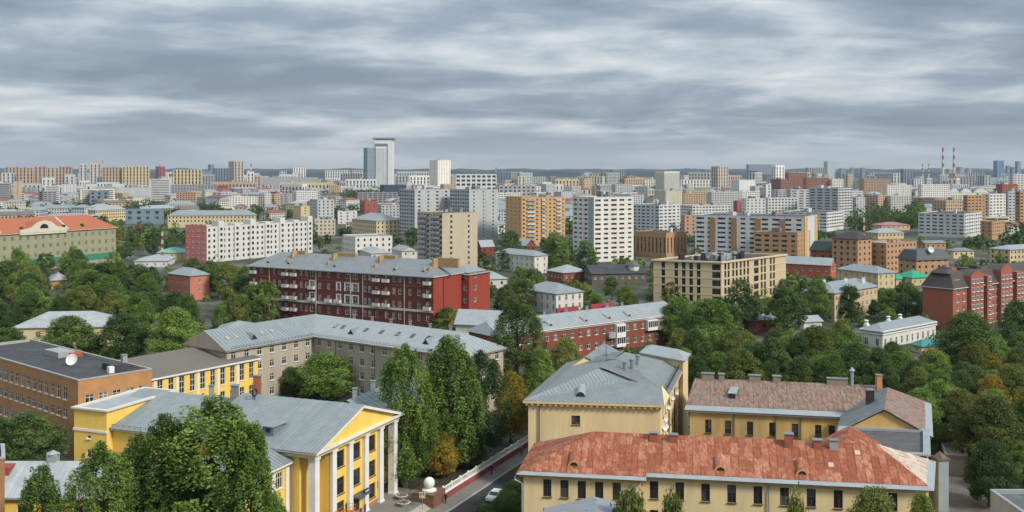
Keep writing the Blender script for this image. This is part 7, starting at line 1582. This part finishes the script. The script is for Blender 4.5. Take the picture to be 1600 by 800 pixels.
# crossing sign
sp_ = P(660, 799, 0); t = thing('crossing_sign', 'square yellow-green pedestrian crossing sign on a grey post before the pedestal', 'sign', (*sp_, 0))
b = MB(); b.tube([(*sp_, 0), (*sp_, 3.1)], .05, 6); b.build('post', METALD, t)
b = MB(); b.obox((sp_[0], sp_[1]-.08, 2.5), (1, 0, 0), (0, 1, 0), (0, 0, 1), -.45, .45, -.02, .02, -.45, .45); pl_ = b.build('plate', mat('sign_yellow', (.62, .68, .05), .5, .03), t)
b = MB(); b.obox((sp_[0], sp_[1]-.105, 2.5), (1, 0, 0), (0, 1, 0), (0, 0, 1), -.33, .33, -.004, .004, -.33, .33); b.build('blue_field', mat('sign_blue', (.03, .1, .4), .5), pl_)
b = MB(); b.face([(sp_[0]-.27, sp_[1]-.115, 2.24), (sp_[0]+.27, sp_[1]-.115, 2.24), (sp_[0], sp_[1]-.115, 2.77)]); b.build('white_triangle', WHITE, pl_)
b = MB(); y_ = sp_[1]-.12; b.face([(sp_[0]-.03, y_, 2.4), (sp_[0]+.04, y_, 2.4), (sp_[0]+.04, y_, 2.58), (sp_[0]-.03, y_, 2.58)]); b.face([(sp_[0]-.03, y_, 2.4), (sp_[0]-.10, y_, 2.27), (sp_[0]-.06, y_, 2.27), (sp_[0]+.0, y_, 2.4)]); b.face([(sp_[0]+.04, y_, 2.4), (sp_[0]+.11, y_, 2.27), (sp_[0]+.07, y_, 2.27), (sp_[0]+.0, y_, 2.4)]); b.face([(sp_[0]-.03, y_, 2.6), (sp_[0]+.04, y_, 2.6), (sp_[0]+.04, y_, 2.67), (sp_[0]-.03, y_, 2.67)]); tag(b.build('walking_figure', DARKM, pl_), kind='stuff')
def person(p, yaw, label, top, legs, hair=(.03, .02, .015), stride=.22, hgt=1.72, z=0.13, arm=.12, bag=None):
    """skin-grown figure: walking pose, legs apart, arms slightly bent"""
    k = hgt/1.72
    V = [(0, 0, .93), (0, 0, 1.12), (0, 0.01, 1.36), (0, 0.01, 1.47), (0, 0.03, 1.56), (0, 0.03, 1.68),            # pelvis spine neck head
         (-.17, 0, 1.40), (-.23, -arm, 1.13), (-.2, -arm+.13, .90), (-.2, -arm+.16, .80), (.17, 0, 1.40), (.23, arm, 1.13), (.2, arm+.10, .90), (.2, arm+.13, .80),
         (-.09, 0, .88), (-.10, stride*.6, .48), (-.1, stride*.55, .08), (-.1, stride*.55+.14, .04), (.09, 0, .88), (.10, -stride*.3, .47), (.1, -stride*1.0, .1), (.1, -stride*1.0+.13, .04)]
    E_ = [(0, 1), (1, 2), (2, 3), (3, 4), (4, 5), (2, 6), (6, 7), (7, 8), (8, 9), (2, 10), (10, 11), (11, 12), (12, 13), (0, 14), (14, 15), (15, 16), (16, 17), (0, 18), (18, 19), (19, 20), (20, 21)]
    rad = [.15, .14, .16, .065, .085, .09, .075, .055, .045, .04, .075, .055, .045, .04, .10, .07, .05, .045, .10, .07, .05, .045]
    me = bpy.data.meshes.new('person'); me.from_pydata([(x*k, y*k, zz*k) for x, y, zz in V], E_, [])
    o = bpy.data.objects.new('person', me); COL.objects.link(o); o.location = (*p, z); o.rotation_euler = (0, 0, yaw)
    md = o.modifiers.new('skin', 'SKIN'); md.use_smooth_shade = True
    for i, sv_ in enumerate(me.skin_vertices[0].data): sv_.radius = (rad[i]*k, rad[i]*k*(.8 if i < 3 else 1)); sv_.use_root = i == 0
    sb_ = o.modifiers.new('sub', 'SUBSURF'); sb_.levels = 1; sb_.render_levels = 1
    # clothing by height on the one body
    m = bpy.data.materials.new('clothes'); m.use_nodes = True; nt = m.node_tree; n = nt.nodes; l = nt.links; tc = n.new('ShaderNodeTexCoord'); s = n.new('ShaderNodeSeparateXYZ'); l.new(tc.outputs['Object'], s.inputs[0])
    mr = n.new('ShaderNodeMath'); mr.operation = 'DIVIDE'; l.new(s.outputs[2], mr.inputs[0]); mr.inputs[1].default_value = 1.8*k; cr = n.new('ShaderNodeValToRGB'); cr.color_ramp.interpolation = 'CONSTANT'; l.new(mr.outputs[0], cr.inputs[0])
    e = cr.color_ramp.elements; e[0].position = 0; e[0].color = (.02, .02, .02, 1); e[1].position = .055; e[1].color = (*legs, 1)
    for q, c in ((.5, top), (.815, (.42, .25, .18)), (.90, hair)): x = e.new(q); x.color = (*c, 1)
    l.new(cr.outputs[0], n['Principled BSDF'].inputs['Base Color']); n['Principled BSDF'].inputs['Roughness'].default_value = .85; me.materials.append(m)
    tag(o, label, 'person'); return o
ya = math.atan2(SD[1], SD[0])-math.pi/2
person(st(-1.2, 1.3), ya+math.pi, 'person in black clothes walking on the pavement beside the granite pedestal', (.015, .015, .018), (.012, .012, .015))
person(st(15.6, 1.5), ya, 'person in a black jacket walking along the middle of the red street wall', (.02, .02, .022), (.02, .02, .025))
person(st(28.5, 1.6), ya+math.pi, 'person with a white cap walking near the far end of the red street wall', (.10, .09, .10), (.02, .02, .025), hair=(.7, .7, .68))
person(f1(0.9, 0.4), math.atan2(FN[1], FN[0])-math.pi/2, 'person in dark clothes standing at the hall entrance door', (.03, .03, .035), (.02, .02, .02), stride=.05, z=.7)
# working platform with one worker
lc = f1(-8.0, 2.4); t = thing('lift_platform', 'orange aerial work platform raised in front of the portico', 'work platform', (*lc, 0)); ORG = mat('lift_orange', (.55, .20, .02), .5, .1)
fr_ = ((FA[0], FA[1], 0), (FN[0], FN[1], 0), (0, 0, 1)); o3_ = (*lc, 3.6)
b = MB(); b.obox(o3_, *fr_, -1.9, 1.9, -.55, .55, 0, .15); b.build('floor_pan', ORG, t)
b = MB()
for x in np.linspace(-1.85, 1.85, 6):
    for y in (-.5, .5): q = Vector(o3_)+Vector(fr_[0])*x+Vector(fr_[1])*y; b.tube([tuple(q), tuple(q+Vector((0, 0, 1.1)))], .035, 4)
for zz in (.55, 1.1):
    c4 = [Vector(o3_)+Vector(fr_[0])*x+Vector(fr_[1])*y+Vector((0, 0, zz)) for x, y in ((-1.85, -.5), (1.85, -.5), (1.85, .5), (-1.85, .5), (-1.85, -.5))]
    for q0, q1 in zip(c4, c4[1:]): b.tube([tuple(q0), tuple(q1)], .035, 4)
b.build('guard_rail', ORG, t)
b = MB(); b.tube([f3(-8.0, 2.4, 3.6), f3(-9.5, 3.0, 2.6), f3(-16, 3.4, 1.6)], [.22, .26, .3], 6); b.build('boom', ORG, t)
b = MB(); b.obox((*f1(-16, 3.4), .35), *fr_, -2.2, 2.2, -1.0, 1.0, 0, 1.3); b.build('chassis', ORG, t)
for x in (-1.5, 1.5):
    for y in (-1.05, 1.05): q = Vector((*f1(-16+x, 3.4+y), .45)); b = MB(); b.tube([tuple(q-Vector(fr_[1])*.15), tuple(q+Vector(fr_[1])*.15)], .45, 12); b.build('wheel', mat('tyre_rubber', (.02, .02, .02)), t)
person(f1(-7.8, 2.4), math.atan2(FN[1], FN[0])+math.pi/2, 'worker in dark overalls standing in the orange raised platform', (.03, .035, .04), (.02, .02, .03), stride=.04, z=3.75)
# ------------------------------------------------------------------ haze
b = MB(); b.obox((0, 0, 0), (1, 0, 0), (0, 1, 0), (0, 0, 1), -9500, 9500, -400, 14000, -1.5, 400)
hm = bpy.data.materials.new('haze'); hm.use_nodes = True; n = hm.node_tree.nodes; l = hm.node_tree.links; n.remove(n['Principled BSDF'])
pv = n.new('ShaderNodeVolumePrincipled'); pv.inputs['Color'].default_value = (0.70, 0.83, 1.0, 1); pv.inputs['Density'].default_value = HAZE; pv.inputs['Anisotropy'].default_value = 0.2
l.new(pv.outputs[0], n['Material Output'].inputs['Volume'])
hz = b.build('haze', hm); tag(hz, 'pale blue-grey air over the whole city', 'haze', kind='stuff')
